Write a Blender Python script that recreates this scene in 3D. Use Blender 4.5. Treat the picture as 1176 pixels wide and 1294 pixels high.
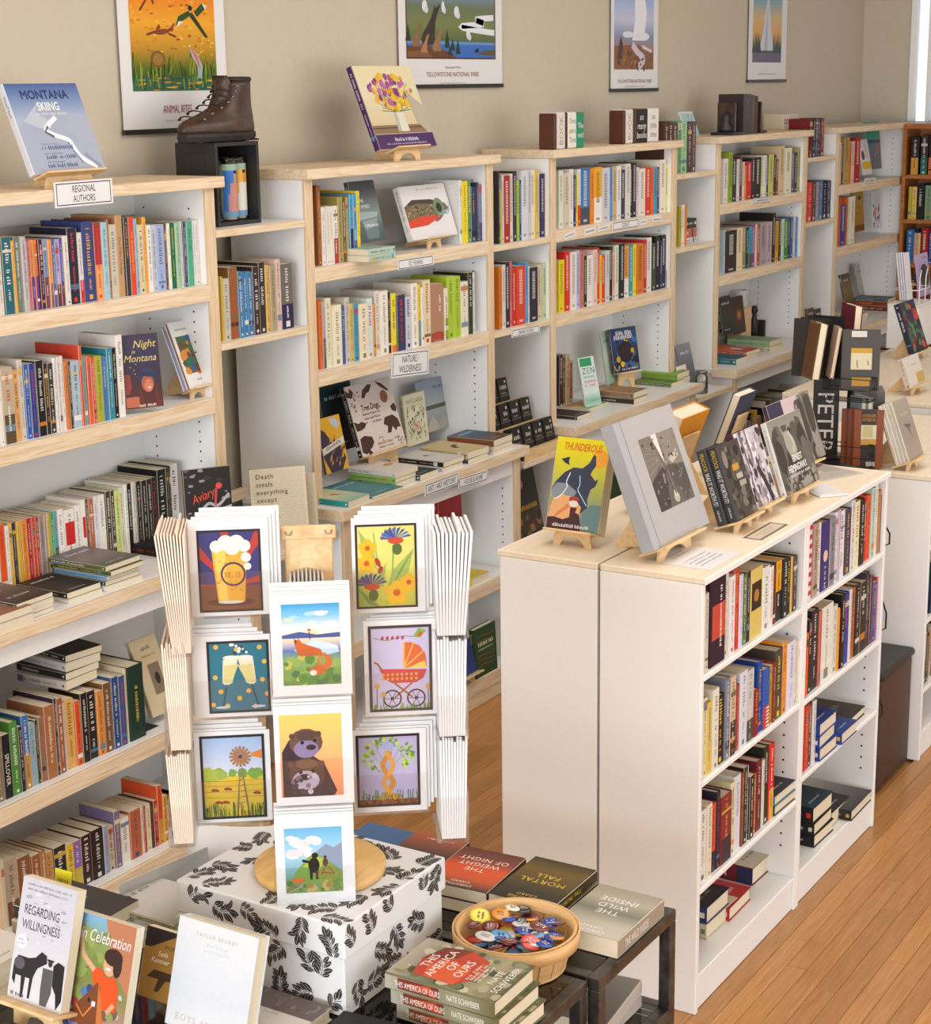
import bpy, math, random, re
from mathutils import Vector, Matrix
random.seed(7)
for _o in list(bpy.data.objects): bpy.data.objects.remove(_o)
scene = bpy.context.scene
COL = scene.collection

# ------------------------------------------------------------------ camera
YAW, PITCH, ROLL, FPX, CAMZ = 1.01665633, 0.237232549, -0.0144029782, 2229.85, 2.4
_fw = Vector((math.sin(YAW)*math.cos(PITCH), math.cos(YAW)*math.cos(PITCH), -math.sin(PITCH)))
_rt0 = Vector((math.cos(YAW), -math.sin(YAW), 0)); _up0 = _rt0.cross(_fw)
_rt = _rt0*math.cos(ROLL) + _up0*math.sin(ROLL); _up = -_rt0*math.sin(ROLL) + _up0*math.cos(ROLL)
CAMP = Vector((0, 0, CAMZ))
cd = bpy.data.cameras.new('camera'); cam = bpy.data.objects.new('camera', cd); COL.objects.link(cam)
cd.sensor_fit = 'VERTICAL'; cd.sensor_height = 24.0; cd.lens = FPX*24.0/1294.0
cd.clip_start = 0.05; cd.clip_end = 200
cam.matrix_world = Matrix(((_rt.x, _up.x, -_fw.x, 0), (_rt.y, _up.y, -_fw.y, 0), (_rt.z, _up.z, -_fw.z, CAMZ), (0, 0, 0, 1)))
scene.camera = cam

# ------------------------------------------------------------------ world, lights, exposure
w = bpy.data.worlds.new('world'); scene.world = w; w.use_nodes = True
bg = w.node_tree.nodes['Background']; bg.inputs[0].default_value = (0.93, 0.97, 1.0, 1); bg.inputs[1].default_value = 1.6
def area(name, loc, target, sx, sy, power, color):
    l = bpy.data.lights.new(name, 'AREA'); l.shape = 'RECTANGLE'; l.size = sx; l.size_y = sy; l.energy = power; l.color = color
    o = bpy.data.objects.new(name, l); COL.objects.link(o); o.location = loc
    o.rotation_euler = (Vector(target)-Vector(loc)).to_track_quat('-Z', 'Y').to_euler(); return o
area('shopfront_daylight', (4.2, -3.3, 1.95), (4.2, 3.0, 1.3), 9.0, 2.6, 165, (1.0, 0.985, 0.965))
area('side_window_daylight', (-6.3, 0.2, 2.0), (4.0, 1.0, 0.9), 6.2, 2.5, 820, (0.82, 0.91, 1.0))
area('ceiling_lamp_panel', (4.6, 1.6, 3.5), (4.6, 1.6, 0), 7.0, 1.6, 105, (1.0, 0.975, 0.94))
scene.view_settings.view_transform = 'Standard'
scene.view_settings.look = 'None'
scene.view_settings.exposure = -0.28
scene.view_settings.gamma = 1.0
scene.view_settings.use_curve_mapping = False

# ------------------------------------------------------------------ measuring helpers (a point of the photograph on a known plane of the room)
def ray(x, y): return _rt*((x-588)/FPX) + _up*(-(y-647)/FPX) + _fw
def onZ(x, y, z): d = ray(x, y); return CAMP + d*((z-CAMZ)/d.z)
def onY(x, y, Y): d = ray(x, y); return CAMP + d*(Y/d.y)
def onX(x, y, X): d = ray(x, y); return CAMP + d*(X/d.x)
def onP(x, y, p, n): d = ray(x, y); return CAMP + d*((Vector(p)-CAMP).dot(n)/d.dot(n))
def px(p):
    q = Vector(p)-CAMP; c = q.dot(_fw); return 588+FPX*q.dot(_rt)/c, 647-FPX*q.dot(_up)/c
def Xat(x, Y, z):
    a, b = 1.0, 14.0
    for _ in range(40):
        m = (a+b)/2
        if px((m, Y, z))[0] < x: a = m
        else: b = m
    return (a+b)/2

# ------------------------------------------------------------------ colours and materials
def lin(c): return c/12.92 if c <= .04045 else ((c+.055)/1.055)**2.4
def hx(s):
    s = s.lstrip('#')
    if len(s) == 3: s = ''.join(k*2 for k in s)
    return tuple(lin(int(s[i:i+2], 16)/255) for i in (0, 2, 4))
def mix(a, b, t): return tuple(x*(1-t)+y*t for x, y in zip(a, b))
MATS = {}
def mat(name, color=(.8, .8, .8), rough=.5, metal=0, **kw):
    m = bpy.data.materials.new(name); m.use_nodes = True
    b = m.node_tree.nodes['Principled BSDF']
    b.inputs['Base Color'].default_value = (*color, 1); b.inputs['Roughness'].default_value = rough; b.inputs['Metallic'].default_value = metal
    for k, v in kw.items(): b.inputs[k.replace('_', ' ')].default_value = v
    MATS[name] = m; return m
def nd(m, t, **kw):
    n = m.node_tree.nodes.new(t)
    for k, v in kw.items(): setattr(n, k, v)
    return n
def lk(m, a, ao, b, bi): m.node_tree.links.new(a.outputs[ao], b.inputs[bi])
def noisy(name, c1, c2, scale, stretch=(1, 1, 1), rough=.5, detail=6, dist=0.0, bump=0.0, c3=None, objrand=0.0):
    m = mat(name, c1, rough); b = m.node_tree.nodes['Principled BSDF']
    tc = nd(m, 'ShaderNodeTexCoord'); mp = nd(m, 'ShaderNodeMapping'); mp.inputs['Scale'].default_value = stretch
    nz = nd(m, 'ShaderNodeTexNoise'); nz.inputs['Scale'].default_value = scale; nz.inputs['Detail'].default_value = detail; nz.inputs['Distortion'].default_value = dist
    rp = nd(m, 'ShaderNodeValToRGB'); rp.color_ramp.elements[0].position = .3; rp.color_ramp.elements[1].position = .7
    rp.color_ramp.elements[0].color = (*c1, 1); rp.color_ramp.elements[1].color = (*c2, 1)
    if c3: e = rp.color_ramp.elements.new(.5); e.color = (*c3, 1)
    lk(m, tc, 'Object', mp, 0); lk(m, mp, 0, nz, 0); lk(m, nz, 0, rp, 0)
    src, so = rp, 0
    if objrand:
        oi = nd(m, 'ShaderNodeObjectInfo'); mr = nd(m, 'ShaderNodeMapRange'); mr.inputs[3].default_value = 1-objrand; mr.inputs[4].default_value = 1+objrand
        ml = nd(m, 'ShaderNodeMixRGB', blend_type='MULTIPLY'); ml.inputs[0].default_value = 1
        ad = nd(m, 'ShaderNodeVectorMath', operation='ADD'); sc = nd(m, 'ShaderNodeVectorMath', operation='SCALE'); sc.inputs[3].default_value = 40
        lk(m, oi, 'Random', mr, 0); lk(m, rp, 0, ml, 1); lk(m, mr, 0, ml, 2); src, so = ml, 0
        cb = nd(m, 'ShaderNodeCombineXYZ'); lk(m, oi, 'Random', cb, 0); lk(m, oi, 'Random', cb, 1); lk(m, cb, 0, sc, 0)
        lk(m, tc, 'Object', ad, 0); lk(m, sc, 0, ad, 1); lk(m, ad, 0, mp, 0)
    lk(m, src, so, b, 'Base Color')
    if bump:
        bp = nd(m, 'ShaderNodeBump'); bp.inputs['Strength'].default_value = bump; bp.inputs['Distance'].default_value = .002
        lk(m, nz, 0, bp, 'Height'); lk(m, bp, 0, b, 'Normal')
    return m
noisy('white_melamine', hx('e4e3e1'), hx('e7e6e4'), 120, rough=.42)
noisy('pine', hx('e2d1b8'), hx('cbac87'), 5, (1.2, 14, 22), rough=.5, dist=1.2, c3=hx('dac5a6'))
noisy('pine_upright', hx('dbc6a8'), hx('c4a580'), 5, (22, 14, 1.2), rough=.5, dist=1.0, c3=hx('d2b997'))
noisy('plywood', hx('e3c598'), hx('d2ab77'), 6, (2, 9, 9), rough=.45, dist=.8)
noisy('maple_plank', hx('bb8852'), hx('a26f3c'), 4, (1.6, 30, 30), rough=.33, dist=.6, c3=hx('b07c47'), objrand=.16)
noisy('oak_case', hx('b8732f'), hx('8f501c'), 5, (4, 4, 20), rough=.4, dist=.8)
noisy('wall_paint', hx('bdb3a0'), hx('c1b7a5'), 30, rough=.85, bump=.05)
noisy('ceiling_paint', hx('e9e6df'), hx('eeebe5'), 20, rough=.9)
noisy('pages', hx('ded3ba'), hx('cfc2a6'), 60, (30, 1, 1), rough=.8)
noisy('black_board', hx('1e1b1c'), hx('2a2627'), 80, rough=.45)
noisy('steel', hx('3a3735'), hx('6a6561'), 9, (3, 3, 3), rough=.38, detail=8)
MATS['steel'].node_tree.nodes['Principled BSDF'].inputs['Metallic'].default_value = .85
noisy('leather', hx('2e1f17'), hx('4a3426'), 30, rough=.38, bump=.4)
noisy('basket_wood', hx('d9b27c'), hx('c79a60'), 6, (2, 2, 20), rough=.55)
noisy('turntable_wood', hx('dcb474'), hx('cb9d58'), 5, (2, 14, 2), rough=.4, dist=.5)
noisy('brown_vinyl', hx('3a281f'), hx('46322a'), 60, rough=.5)
mat('grey_metal', hx('8a8885'), .35, .8)
mat('black_wire', hx('141414'), .4, .3)
mat('rubber', hx('1b1817'), .6)
mat('white_card', hx('d9d9d9'), .5)
mat('cream_card', hx('e4d2c0'), .55)
mat('window_frame_white', hx('ececea'), .5)
def glassy(name, tint, rough, trans_mix):
    m = bpy.data.materials.new(name); m.use_nodes = True; MATS[name] = m
    nt = m.node_tree; nt.nodes.remove(nt.nodes['Principled BSDF']); out = nt.nodes['Material Output']
    t = nd(m, 'ShaderNodeBsdfTransparent'); t.inputs[0].default_value = (*tint, 1)
    g = nd(m, 'ShaderNodeBsdfGlossy'); g.inputs['Roughness'].default_value = rough; g.inputs[0].default_value = (1, 1, 1, 1)
    f = nd(m, 'ShaderNodeFresnel'); f.inputs[0].default_value = 1.45
    ma = nd(m, 'ShaderNodeMath', operation='MULTIPLY_ADD'); ma.inputs[1].default_value = trans_mix; ma.inputs[2].default_value = .015
    x = nd(m, 'ShaderNodeMixShader'); lk(m, f, 0, ma, 0); lk(m, ma, 0, x, 0); lk(m, t, 0, x, 1); lk(m, g, 0, x, 2); lk(m, x, 0, out, 0)
glassy('acrylic', (.992, .992, .992), .06, .55)
glassy('table_glass', (.80, .86, .83), .03, 1.1)
glassy('window_glass', (.96, .98, 1), .02, .8)
def attr_mat(name, rough, spec=.5, fine=0.0, paper=False):
    m = mat(name, (1, 1, 1), rough); b = m.node_tree.nodes['Principled BSDF']
    a = nd(m, 'ShaderNodeAttribute'); a.attribute_name = 'Col'
    b.inputs['Specular IOR Level'].default_value = spec
    if fine:
        tc = nd(m, 'ShaderNodeTexCoord'); nz = nd(m, 'ShaderNodeTexNoise'); nz.inputs['Scale'].default_value = 90; nz.inputs['Detail'].default_value = 5
        mr = nd(m, 'ShaderNodeMapRange'); mr.inputs[3].default_value = 1-fine; mr.inputs[4].default_value = 1+fine
        ml = nd(m, 'ShaderNodeMixRGB', blend_type='MULTIPLY'); ml.inputs[0].default_value = 1
        lk(m, tc, 'Object', nz, 0); lk(m, nz, 0, mr, 0); lk(m, a, 'Color', ml, 1); lk(m, mr, 0, ml, 2); hs = nd(m, 'ShaderNodeHueSaturation'); hs.inputs['Saturation'].default_value = 1.0; hs.inputs['Value'].default_value = .86; lk(m, ml, 0, hs, 'Color'); lk(m, hs, 0, b, 'Base Color')
    else: lk(m, a, 'Color', b, 'Base Color')
    return m
attr_mat('cover_stock', .42, .28, .10)
attr_mat('printed', .45, .28, .04)
attr_mat('cloth_cover', .8, .2, .2)

# ------------------------------------------------------------------ mesh builders
class MB:
    """collects faces for ONE mesh object; optional colour per face"""
    def __init__(s): s.v = []; s.f = []; s.c = []; s.sm = []
    def add(s, vs, fs, c=None, M=None, smooth=False):
        o = len(s.v); s.v += [tuple(M @ Vector(p)) if M else tuple(p) for p in vs]
        s.f += [tuple(o+i for i in f) for f in fs]; s.c += [c]*len(fs); s.sm += [smooth]*len(fs); return s
    def box(s, a, b, c=None, M=None):
        x0, y0, z0 = a; x1, y1, z1 = b
        return s.add([(x0,y0,z0),(x1,y0,z0),(x1,y1,z0),(x0,y1,z0),(x0,y0,z1),(x1,y0,z1),(x1,y1,z1),(x0,y1,z1)],
                     [(0,3,2,1),(4,5,6,7),(0,1,5,4),(1,2,6,5),(2,3,7,6),(3,0,4,7)], c, M)
    def bbox(s, a, b, r, c=None, M=None):
        """box with chamfered edges, one closed surface"""
        x0,y0,z0 = a; x1,y1,z1 = b; vs = []; idx = {}
        for X in (0,1):
            for Y in (0,1):
                for Z in (0,1):
                    for k in range(3):
                        p = [(x1 if X else x0), (y1 if Y else y0), (z1 if Z else z0)]
                        for j in range(3):
                            if j != k: p[j] += -r if (X,Y,Z)[j] else r
                        idx[(X,Y,Z,k)] = len(vs); vs.append(tuple(p))
        fs = []
        def face(q):
            p = [Vector(vs[i]) for i in q]; n = (p[1]-p[0]).cross(p[2]-p[0]); cen = sum(p, Vector())/len(p)
            mid = Vector(((x0+x1)/2,(y0+y1)/2,(z0+z1)/2)); fs.append(tuple(q) if n.dot(cen-mid) > 0 else tuple(reversed(q)))
        for k in range(3):
            i, j = [t for t in range(3) if t != k]
            for e in (0,1):
                def key(a_, b_): t = [0,0,0]; t[k] = e; t[i] = a_; t[j] = b_; return idx[(*t,k)]
                face([key(0,0), key(1,0), key(1,1), key(0,1)])
        for k in range(3):
            i, j = [t for t in range(3) if t != k]
            for a_ in (0,1):
                for b_ in (0,1):
                    def key(e, kk): t = [0,0,0]; t[k] = e; t[i] = a_; t[j] = b_; return idx[(*t,kk)]
                    face([key(0,i), key(1,i), key(1,j), key(0,j)])
        for X in (0,1):
            for Y in (0,1):
                for Z in (0,1): face([idx[(X,Y,Z,0)], idx[(X,Y,Z,1)], idx[(X,Y,Z,2)]])
        return s.add(vs, fs, c, M)
    def prism(s, pts, h0, h1, c=None, M=None):
        """polygon in local xz (x right, z up), extruded along y from h0 to h1"""
        n = len(pts); vs = [(p[0], h0, p[1]) for p in pts]+[(p[0], h1, p[1]) for p in pts]
        return s.add(vs, [tuple(range(n)), tuple(range(2*n-1, n-1, -1))]+[(i, i+n, (i+1) % n+n, (i+1) % n) for i in range(n)], c, M)
    def lathe(s, prof, n=20, c=None, M=None, smooth=True):
        vs = []; fs = []
        for i in range(n):
            a = 2*math.pi*i/n
            for r, z in prof: vs.append((r*math.cos(a), r*math.sin(a), z))
        m = len(prof)
        for i in range(n):
            for j in range(m-1):
                fs.append((i*m+j, ((i+1) % n)*m+j, ((i+1) % n)*m+j+1, i*m+j+1))
        return s.add(vs, fs, c, M, smooth)
    def tube(s, pts, r, n=6, c=None, M=None, closed=False):
        P = [Vector(p) for p in pts]; vs = []; fs = []; N = len(P)
        for i, p in enumerate(P):
            t = (P[(i+1) % N]-P[i-1]) if closed else (P[min(i+1, N-1)]-P[max(i-1, 0)])
            t.normalize(); a = t.orthogonal().normalized() if i == 0 else (prev - t*prev.dot(t)).normalized(); prev = a; b = t.cross(a)
            for k in range(n):
                an = 2*math.pi*k/n; vs.append(tuple(p+a*(r*math.cos(an))+b*(r*math.sin(an))))
        for i in range(N if closed else N-1):
            for k in range(n):
                j = (i+1) % N; fs.append((i*n+k, i*n+(k+1) % n, j*n+(k+1) % n, j*n+k))
        if not closed: fs += [tuple(range(n-1, -1, -1)), tuple((N-1)*n+k for k in range(n))]
        return s.add(vs, fs, c, M, True)
    def mesh(s, name, material):
        me = bpy.data.meshes.new(name); me.from_pydata(s.v, [], s.f); me.materials.append(MATS[material] if isinstance(material, str) else material)
        if any(c is not None for c in s.c):
            at = me.color_attributes.new('Col', 'FLOAT_COLOR', 'CORNER'); buf = []
            for f, c in zip(s.f, s.c):
                if c is None: c = (.8, .8, .8)
                if len(c) == len(f) and isinstance(c[0], (tuple, list)):
                    for q in c: buf += [q[0], q[1], q[2], 1]
                else:
                    buf += [c[0], c[1], c[2], 1]*len(f)
            at.data.foreach_set('color', buf)
        if any(s.sm): me.polygons.foreach_set('use_smooth', s.sm)
        me.update(); return me
    def build(s, name, material, parent=None, M=None):
        o = bpy.data.objects.new(name, s.mesh(name, material)); COL.objects.link(o)
        if parent: o.parent = parent
        if M is not None: o.matrix_local = M if parent else M
        return o
def copy_of(o, parent=None, M=None):
    c = o.copy(); COL.objects.link(c)
    c.parent = parent
    if M is not None: c.matrix_basis = M
    return c
def empty(name, loc=(0, 0, 0), M=None):
    o = bpy.data.objects.new(name, None); COL.objects.link(o); o.empty_display_size = .05
    if M is not None: o.matrix_world = M
    else: o.location = loc
    return o
def tag(o, label, cat, group=None):
    o['label'] = label; o['category'] = cat
    if group: o['group'] = group
    return o
def struct(o): o['kind'] = 'structure'; return o
def basis(x, y, z, o): return Matrix(((x[0], y[0], z[0], o[0]), (x[1], y[1], z[1], o[1]), (x[2], y[2], z[2], o[2]), (0, 0, 0, 1)))
def BX(name, a, b, material, parent=None, r=0.0):
    m = MB(); (m.bbox(a, b, r) if r else m.box(a, b)); return m.build(name, material, parent)

# ------------------------------------------------------------------ flat print: polygons and lettering laid on a surface
GL = {}
def _raw(t):
    cu = bpy.data.curves.new('glyph', 'FONT'); cu.body = t; cu.size = 1; cu.resolution_u = 2
    ob = bpy.data.objects.new('glyph', cu); me = bpy.data.meshes.new_from_object(ob)
    vs = [(v.co.x, v.co.y) for v in me.vertices]; fs = [tuple(p.vertices) for p in me.polygons]
    bpy.data.objects.remove(ob); bpy.data.curves.remove(cu); bpy.data.meshes.remove(me); return vs, fs
def glyph_span(t): v, _ = _raw(t); return max(p[0] for p in v)-min(p[0] for p in v)
def glyph(ch):
    if ch not in GL:
        if 'HH' not in GL: GL['HH'] = glyph_span('HH')
        adv = glyph_span('H'+ch+'H')-GL['HH']; vs, fs = _raw(ch) if ch != ' ' else ([], [])
        GL[ch] = (vs, fs, adv)
    return GL[ch]
class Cv:
    """flat print of w x h metres; coordinates are fractions 0..1 of width and height, origin bottom left"""
    def __init__(s, w, h, bgc=None, border=0.0):
        s.w, s.h, s.L, s.items = w, h, 1, []
        if bgc is not None: s.rect(0, 0, 1, 1, bgc)
    def _c(s, c): return hx(c) if isinstance(c, str) else c
    def put(s, pts, fs, c): s.items.append(([(p[0]*s.w, p[1]*s.h, s.L) for p in pts], fs, c)); s.L += 1
    def rect(s, x, y, w, h, c): s.put([(x, y), (x+w, y), (x+w, y+h), (x, y+h)], [(0, 1, 2, 3)], s._c(c)); return s
    def grad(s, x, y, w, h, *cs):
        cs = [s._c(c) for c in cs]; n = len(cs)-1
        for i in range(n):
            a, b = cs[n-i], cs[n-i-1]
            s.put([(x, y+h*i/n), (x+w, y+h*i/n), (x+w, y+h*(i+1)/n), (x, y+h*(i+1)/n)], [(0, 1, 2, 3)], (a, a, b, b)); s.L -= 1
        s.L += 1; return s
    def poly(s, pts, c): s.put(pts, [tuple(range(len(pts)))], s._c(c)); return s
    def ell(s, cx, cy, rx, ry=None, c='000', n=14, rot=0, a0=0, a1=2*math.pi):
        ry = rx*s.w/s.h if ry is None else ry; pts = []
        k = n if a1-a0 > 6.2 else n+1
        for i in range(k):
            a = a0+(a1-a0)*i/n; u, v = rx*math.cos(a)*s.w, ry*math.sin(a)*s.h
            pts.append((cx+(u*math.cos(rot)-v*math.sin(rot))/s.w, cy+(u*math.sin(rot)+v*math.cos(rot))/s.h))
        return s.poly(pts, c)
    def ring(s, cx, cy, rx, t, c, n=18):
        ry = rx*s.w/s.h; k = 1-t
        pts = [(cx+rx*f*math.cos(2*math.pi*i/n), cy+ry*f*math.sin(2*math.pi*i/n)) for f in (1, k) for i in range(n)]
        s.put(pts, [(i, (i+1) % n, (i+1) % n+n, i+n) for i in range(n)], s._c(c)); return s
    def line(s, pts, wd, c):
        """polyline (smoothed when it has four points or more), width as a fraction of the print's width"""
        if len(pts) >= 4:
            q = [Vector(p) for p in pts]; q = [q[0]*2-q[1]]+q+[q[-1]*2-q[-2]]; o = []
            for i in range(1, len(q)-2):
                for k in range(5):
                    t = k/5; a, b, c_, d = q[i-1], q[i], q[i+1], q[i+2]
                    o.append((b*2+(c_-a)*t+(a*2-b*5+c_*4-d)*t*t+(b*3-c_*3+d-a)*t**3)*.5)
            pts = [tuple(v) for v in o]+[tuple(q[-2])]
        P = [Vector((p[0]*s.w, p[1]*s.h)) for p in pts]; hw = wd*s.w/2; L = []; Rr = []
        for i, p in enumerate(P):
            t = (P[min(i+1, len(P)-1)]-P[max(i-1, 0)]).normalized(); n = Vector((-t.y, t.x))*hw
            L.append(p+n); Rr.append(p-n)
        al = L+Rr; m = len(P); s.put([(q.x/s.w, q.y/s.h) for q in al], [(i+m, i+1+m, i+1, i) for i in range(m-1)], s._c(c)); return s
    def frame(s, t, c):
        u, v = t, t*s.w/s.h
        s.put([(0, 0), (1, 0), (1, 1), (0, 1), (u, v), (1-u, v), (1-u, 1-v), (u, 1-v)], [(0, 1, 5, 4), (1, 2, 6, 5), (2, 3, 7, 6), (3, 0, 4, 7)], s._c(c)); return s
    def frame_in(s, x, y, w, h, t, c):
        u, v = t, t*s.w/s.h
        s.put([(x, y), (x+w, y), (x+w, y+h), (x, y+h), (x+u, y+v), (x+w-u, y+v), (x+w-u, y+h-v), (x+u, y+h-v)], [(0, 1, 5, 4), (1, 2, 6, 5), (2, 3, 7, 6), (3, 0, 4, 7)], s._c(c)); return s
    def blobs(s, n, x, y, w, h, r0, r1, cols, sq=1.0, sides=7, rot=0):
        for _ in range(n):
            cx, cy = x+random.random()*w, y+random.random()*h; r = random.uniform(r0, r1)
            cx = min(max(cx, r*1.05), 1-r*1.05); a0 = random.random()*6; pts = []
            for i in range(sides):
                a = a0+2*math.pi*i/sides; k = random.uniform(.7, 1.1)
                u, v = r*k*math.cos(a), r*k*math.sin(a)*sq
                pts.append((min(max(cx+u*math.cos(rot)-v*math.sin(rot), 0), 1), min(max(cy+(u*math.sin(rot)+v*math.cos(rot))*s.w/s.h, 0), 1)))
            s.poly(pts, random.choice(cols)); s.L -= .6
        s.L = math.ceil(s.L)+1; return s
    def text(s, t, x, y, size, c, rot=0, sx=1.0, al='c', sp=0.0, shear=0.0, fit=None, bold=0):
        """size: cap height as a fraction of the print's height; fit: largest width as a fraction of the width; rot in degrees"""
        k = size*s.h/.69; gl = [glyph(q) for q in t]; tot = sum(g[2]+sp for g in gl)*k*sx
        if fit and tot > fit*(s.w if abs(rot) < 45 else s.h): sx *= fit*(s.w if abs(rot) < 45 else s.h)/tot; tot = sum(g[2]+sp for g in gl)*k*sx
        ox = {'c': -tot/2, 'l': 0, 'r': -tot}[al]; a = math.radians(rot); ca, sa = math.cos(a), math.sin(a); vs = []; fs = []
        for g in gl:
            o = len(vs)
            for vx, vy in g[0]:
                u, v = ox+(vx+shear*vy)*k*sx, vy*k - size*s.h/2
                vs.append((x+(u*ca-v*sa)/s.w, y+(u*sa+v*ca)/s.h))
            fs += [tuple(o+i for i in f) for f in g[1]]; ox += (g[2]+sp)*k*sx
        if vs:
            for d in ((0, 0), (1, 0), (-1, 0), (0, 1), (0, -1))[:5 if bold else 1]: s.put([(a_+d[0]*bold*size*s.h/s.w, b_+d[1]*bold*size) for a_, b_ in vs], fs, s._c(c))
        return s
    def fake(s, x, y, w, size, c, rot=0, dens=.5):
        """illegible small lettering: a run of short strokes, from (x,y) along rot for w metres of length, size metres high"""
        a = math.radians(rot); ca, sa = math.cos(a), math.sin(a); u = 0; vs = []; fs = []
        while u < w:
            d = size*random.uniform(.3, .7)
            if random.random() < .85:
                o = len(vs); hgt = size*random.choice((1, 1, .7, .85))
                for p, q in ((u, 0), (min(u+d*dens, w), 0), (min(u+d*dens, w), hgt), (u, hgt)):
                    q -= size/2; vs.append((x+(p*ca-q*sa)/s.w, y+(p*sa+q*ca)/s.h))
                fs.append((o, o+1, o+2, o+3))
            u += d
        if vs: s.put(vs, fs, s._c(c))
        return s
    def build(s, name, parent, M, material='printed'):
        m = MB(); st = min(2e-5, .0011/max(1, s.L))
        for vs, fs, c in s.items: m.add([(a, b, .00004+z*st) for a, b, z in vs], fs, c)
        if not m.f: return None
        o = m.build(name, material, parent); o.matrix_local = M
        if name in ('leaf_print', 'spine_print'): o['kind'] = 'stuff'
        return o
# ================================================================== THE ROOM
WY, WX, XL, YF_, ZC = 3.935, 11.27, -6.5, -3.5, 3.6
fl = struct(BX('floor', (XL, YF_, -.06), (12.6, WY+.1, -.0125), 'maple_plank'))
plank_data = []
for L_ in (.55, .8, 1.05, 1.3):
    plank_data.append((L_, MB().bbox((0, 0, -.014), (L_-.0012, .0562, 0), .0009).mesh('plank', 'maple_plank')))
def in_frame(x0, x1, y0, y1, z=0, pad=15):
    P = [px((x, y, z)) for x in (x0, (x0+x1)/2, x1) for y in (y0, y1)]
    return max(p[0] for p in P) > -pad and min(p[0] for p in P) < 1176+pad and max(p[1] for p in P) > -pad and min(p[1] for p in P) < 1294+pad
rf = random.Random(3); yy = .30; NPL = 0
while yy < 3.46:
    xx = 2.2+rf.random()*.8
    while xx < 7.6:
        L_, me = rf.choice(plank_data); x1 = xx+L_
        q = [px((a, yy, 0)) for a in (xx, x1)]; qa, qb = q[0][0], q[1][0]; hid = False
        if yy > 1.74 and qa > 632: hid = True
        if yy > 1.95 and qb < 425: hid = True
        if yy < 1.74 and qb < 700: hid = True
        if 1.76 < yy < 2.28 and xx > 3.92 and x1 < 5.3: hid = True
        if in_frame(xx, x1, yy, yy+.057) and not hid:
            o = bpy.data.objects.new('plank', me); COL.objects.link(o); o.parent = fl; o.location = (xx, yy, 0); NPL += 1
        xx = x1
    yy += .0572
struct(BX('wall_back', (XL, WY, 0), (WX+.2, WY+.12, ZC), 'wall_paint'))
wr = MB().box((WX, 3.64, 0), (WX+.14, WY, ZC)).box((WX, YF_, 0), (WX+.14, 3.64, 2.135)).box((WX, YF_, 3.25), (WX+.14, 3.64, ZC)).box((WX, YF_, 2.135), (WX+.14, 1.0, 3.25))
struct(wr.build('wall_right', 'wall_paint'))
wl = MB().box((XL-.12, YF_, 0), (XL, WY, .75)).box((XL-.12, YF_, 3.25), (XL, WY, ZC)).box((XL-.12, YF_, .75), (XL, -2.4, 3.25)).box((XL-.12, 2.8, .75), (XL, WY, 3.25))
struct(wl.build('wall_left', 'wall_paint'))
wf = MB().box((XL, YF_-.12, 0), (WX, YF_, .5)).box((XL, YF_-.12, 3.3), (WX, YF_, ZC)).box((XL, YF_-.12, .5), (-.5, YF_, 3.3)).box((9.0, YF_-.12, .5), (WX, YF_, 3.3))
struct(wf.build('wall_front', 'wall_paint'))
struct(BX('ceiling', (XL, YF_, ZC), (WX, WY, ZC+.1), 'ceiling_paint'))
# window in the far wall: frame, mullion, glass
w1 = struct(empty('window_1', (WX, 2.3, 2.135)))
BX('window_sill', (-.06, -1.36, -.03), (.12, 1.34, .0), 'window_frame_white', w1, .004)
for y0, y1 in ((1.30, 1.34), (-1.34, -1.30), (1.20, 1.225), (-.02, .02)): BX('window_frame', (.03, y0, 0), (.09, y1, 1.115), 'window_frame_white', w1, .003)
BX('window_pane', (.055, -1.3, 0), (.06, 1.3, 1.115), 'window_glass', w1)
# roller blind behind the pane, pale and bright with the daylight behind it
m = mat('blind_fabric', hx('f1f3f4'), .9); 
bl = BX('window_blind', (.075, -1.3, .0), (.078, 1.19, 1.115), 'blind_fabric', w1)
_nt = MATS['blind_fabric'].node_tree; _b = _nt.nodes['Principled BSDF']; _b.inputs['Transmission Weight'].default_value = 0
_tr = nd(MATS['blind_fabric'], 'ShaderNodeBsdfTranslucent'); _tr.inputs[0].default_value = (.85, .88, .92, 1)
_mx = nd(MATS['blind_fabric'], 'ShaderNodeMixShader'); _mx.inputs[0].default_value = .6
lk(MATS['blind_fabric'], _b, 0, _mx, 1); lk(MATS['blind_fabric'], _tr, 0, _mx, 2); lk(MATS['blind_fabric'], _mx, 0, _nt.nodes['Material Output'], 0)

# ================================================================== WALL BOOKCASES
UF, UB, BF = 3.566, 3.89, 3.452       # front of the upper shelves, back of the cases, front of the deeper base
ZTOP, ZS1, ZS2, ZL, ZB1, ZB0 = 2.137, 1.808, 1.453, .994, .495, .115
PW, CW, PITCHX, CX0 = .042, 1.222, 1.69, 3.09
ST = .052
def part_box(name, a, b, material, parent, r=.0015): return BX(name, a, b, material, parent, r)
def panel(parent, x0, x1, y0, y1, z0, z1):
    p = part_box('side_panel', (x0, y0+.012, z0), (x1, y1, z1), 'white_melamine', parent)
    part_box('edge_band', (x0-.0005, y0, z0), (x1+.0005, y0+.012, z1), 'pine_upright', p)
def shelf(parent, x0, x1, y0, y1, zt, th, name='shelf', eb=None):
    p = part_box(name, (x0, y0+.014, zt-.02), (x1, y1, zt), 'white_melamine', parent)
    part_box('edge_band', (x0, y0, zt-(eb or th)), (x1, y0+.014, zt), 'pine', p); return p
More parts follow.
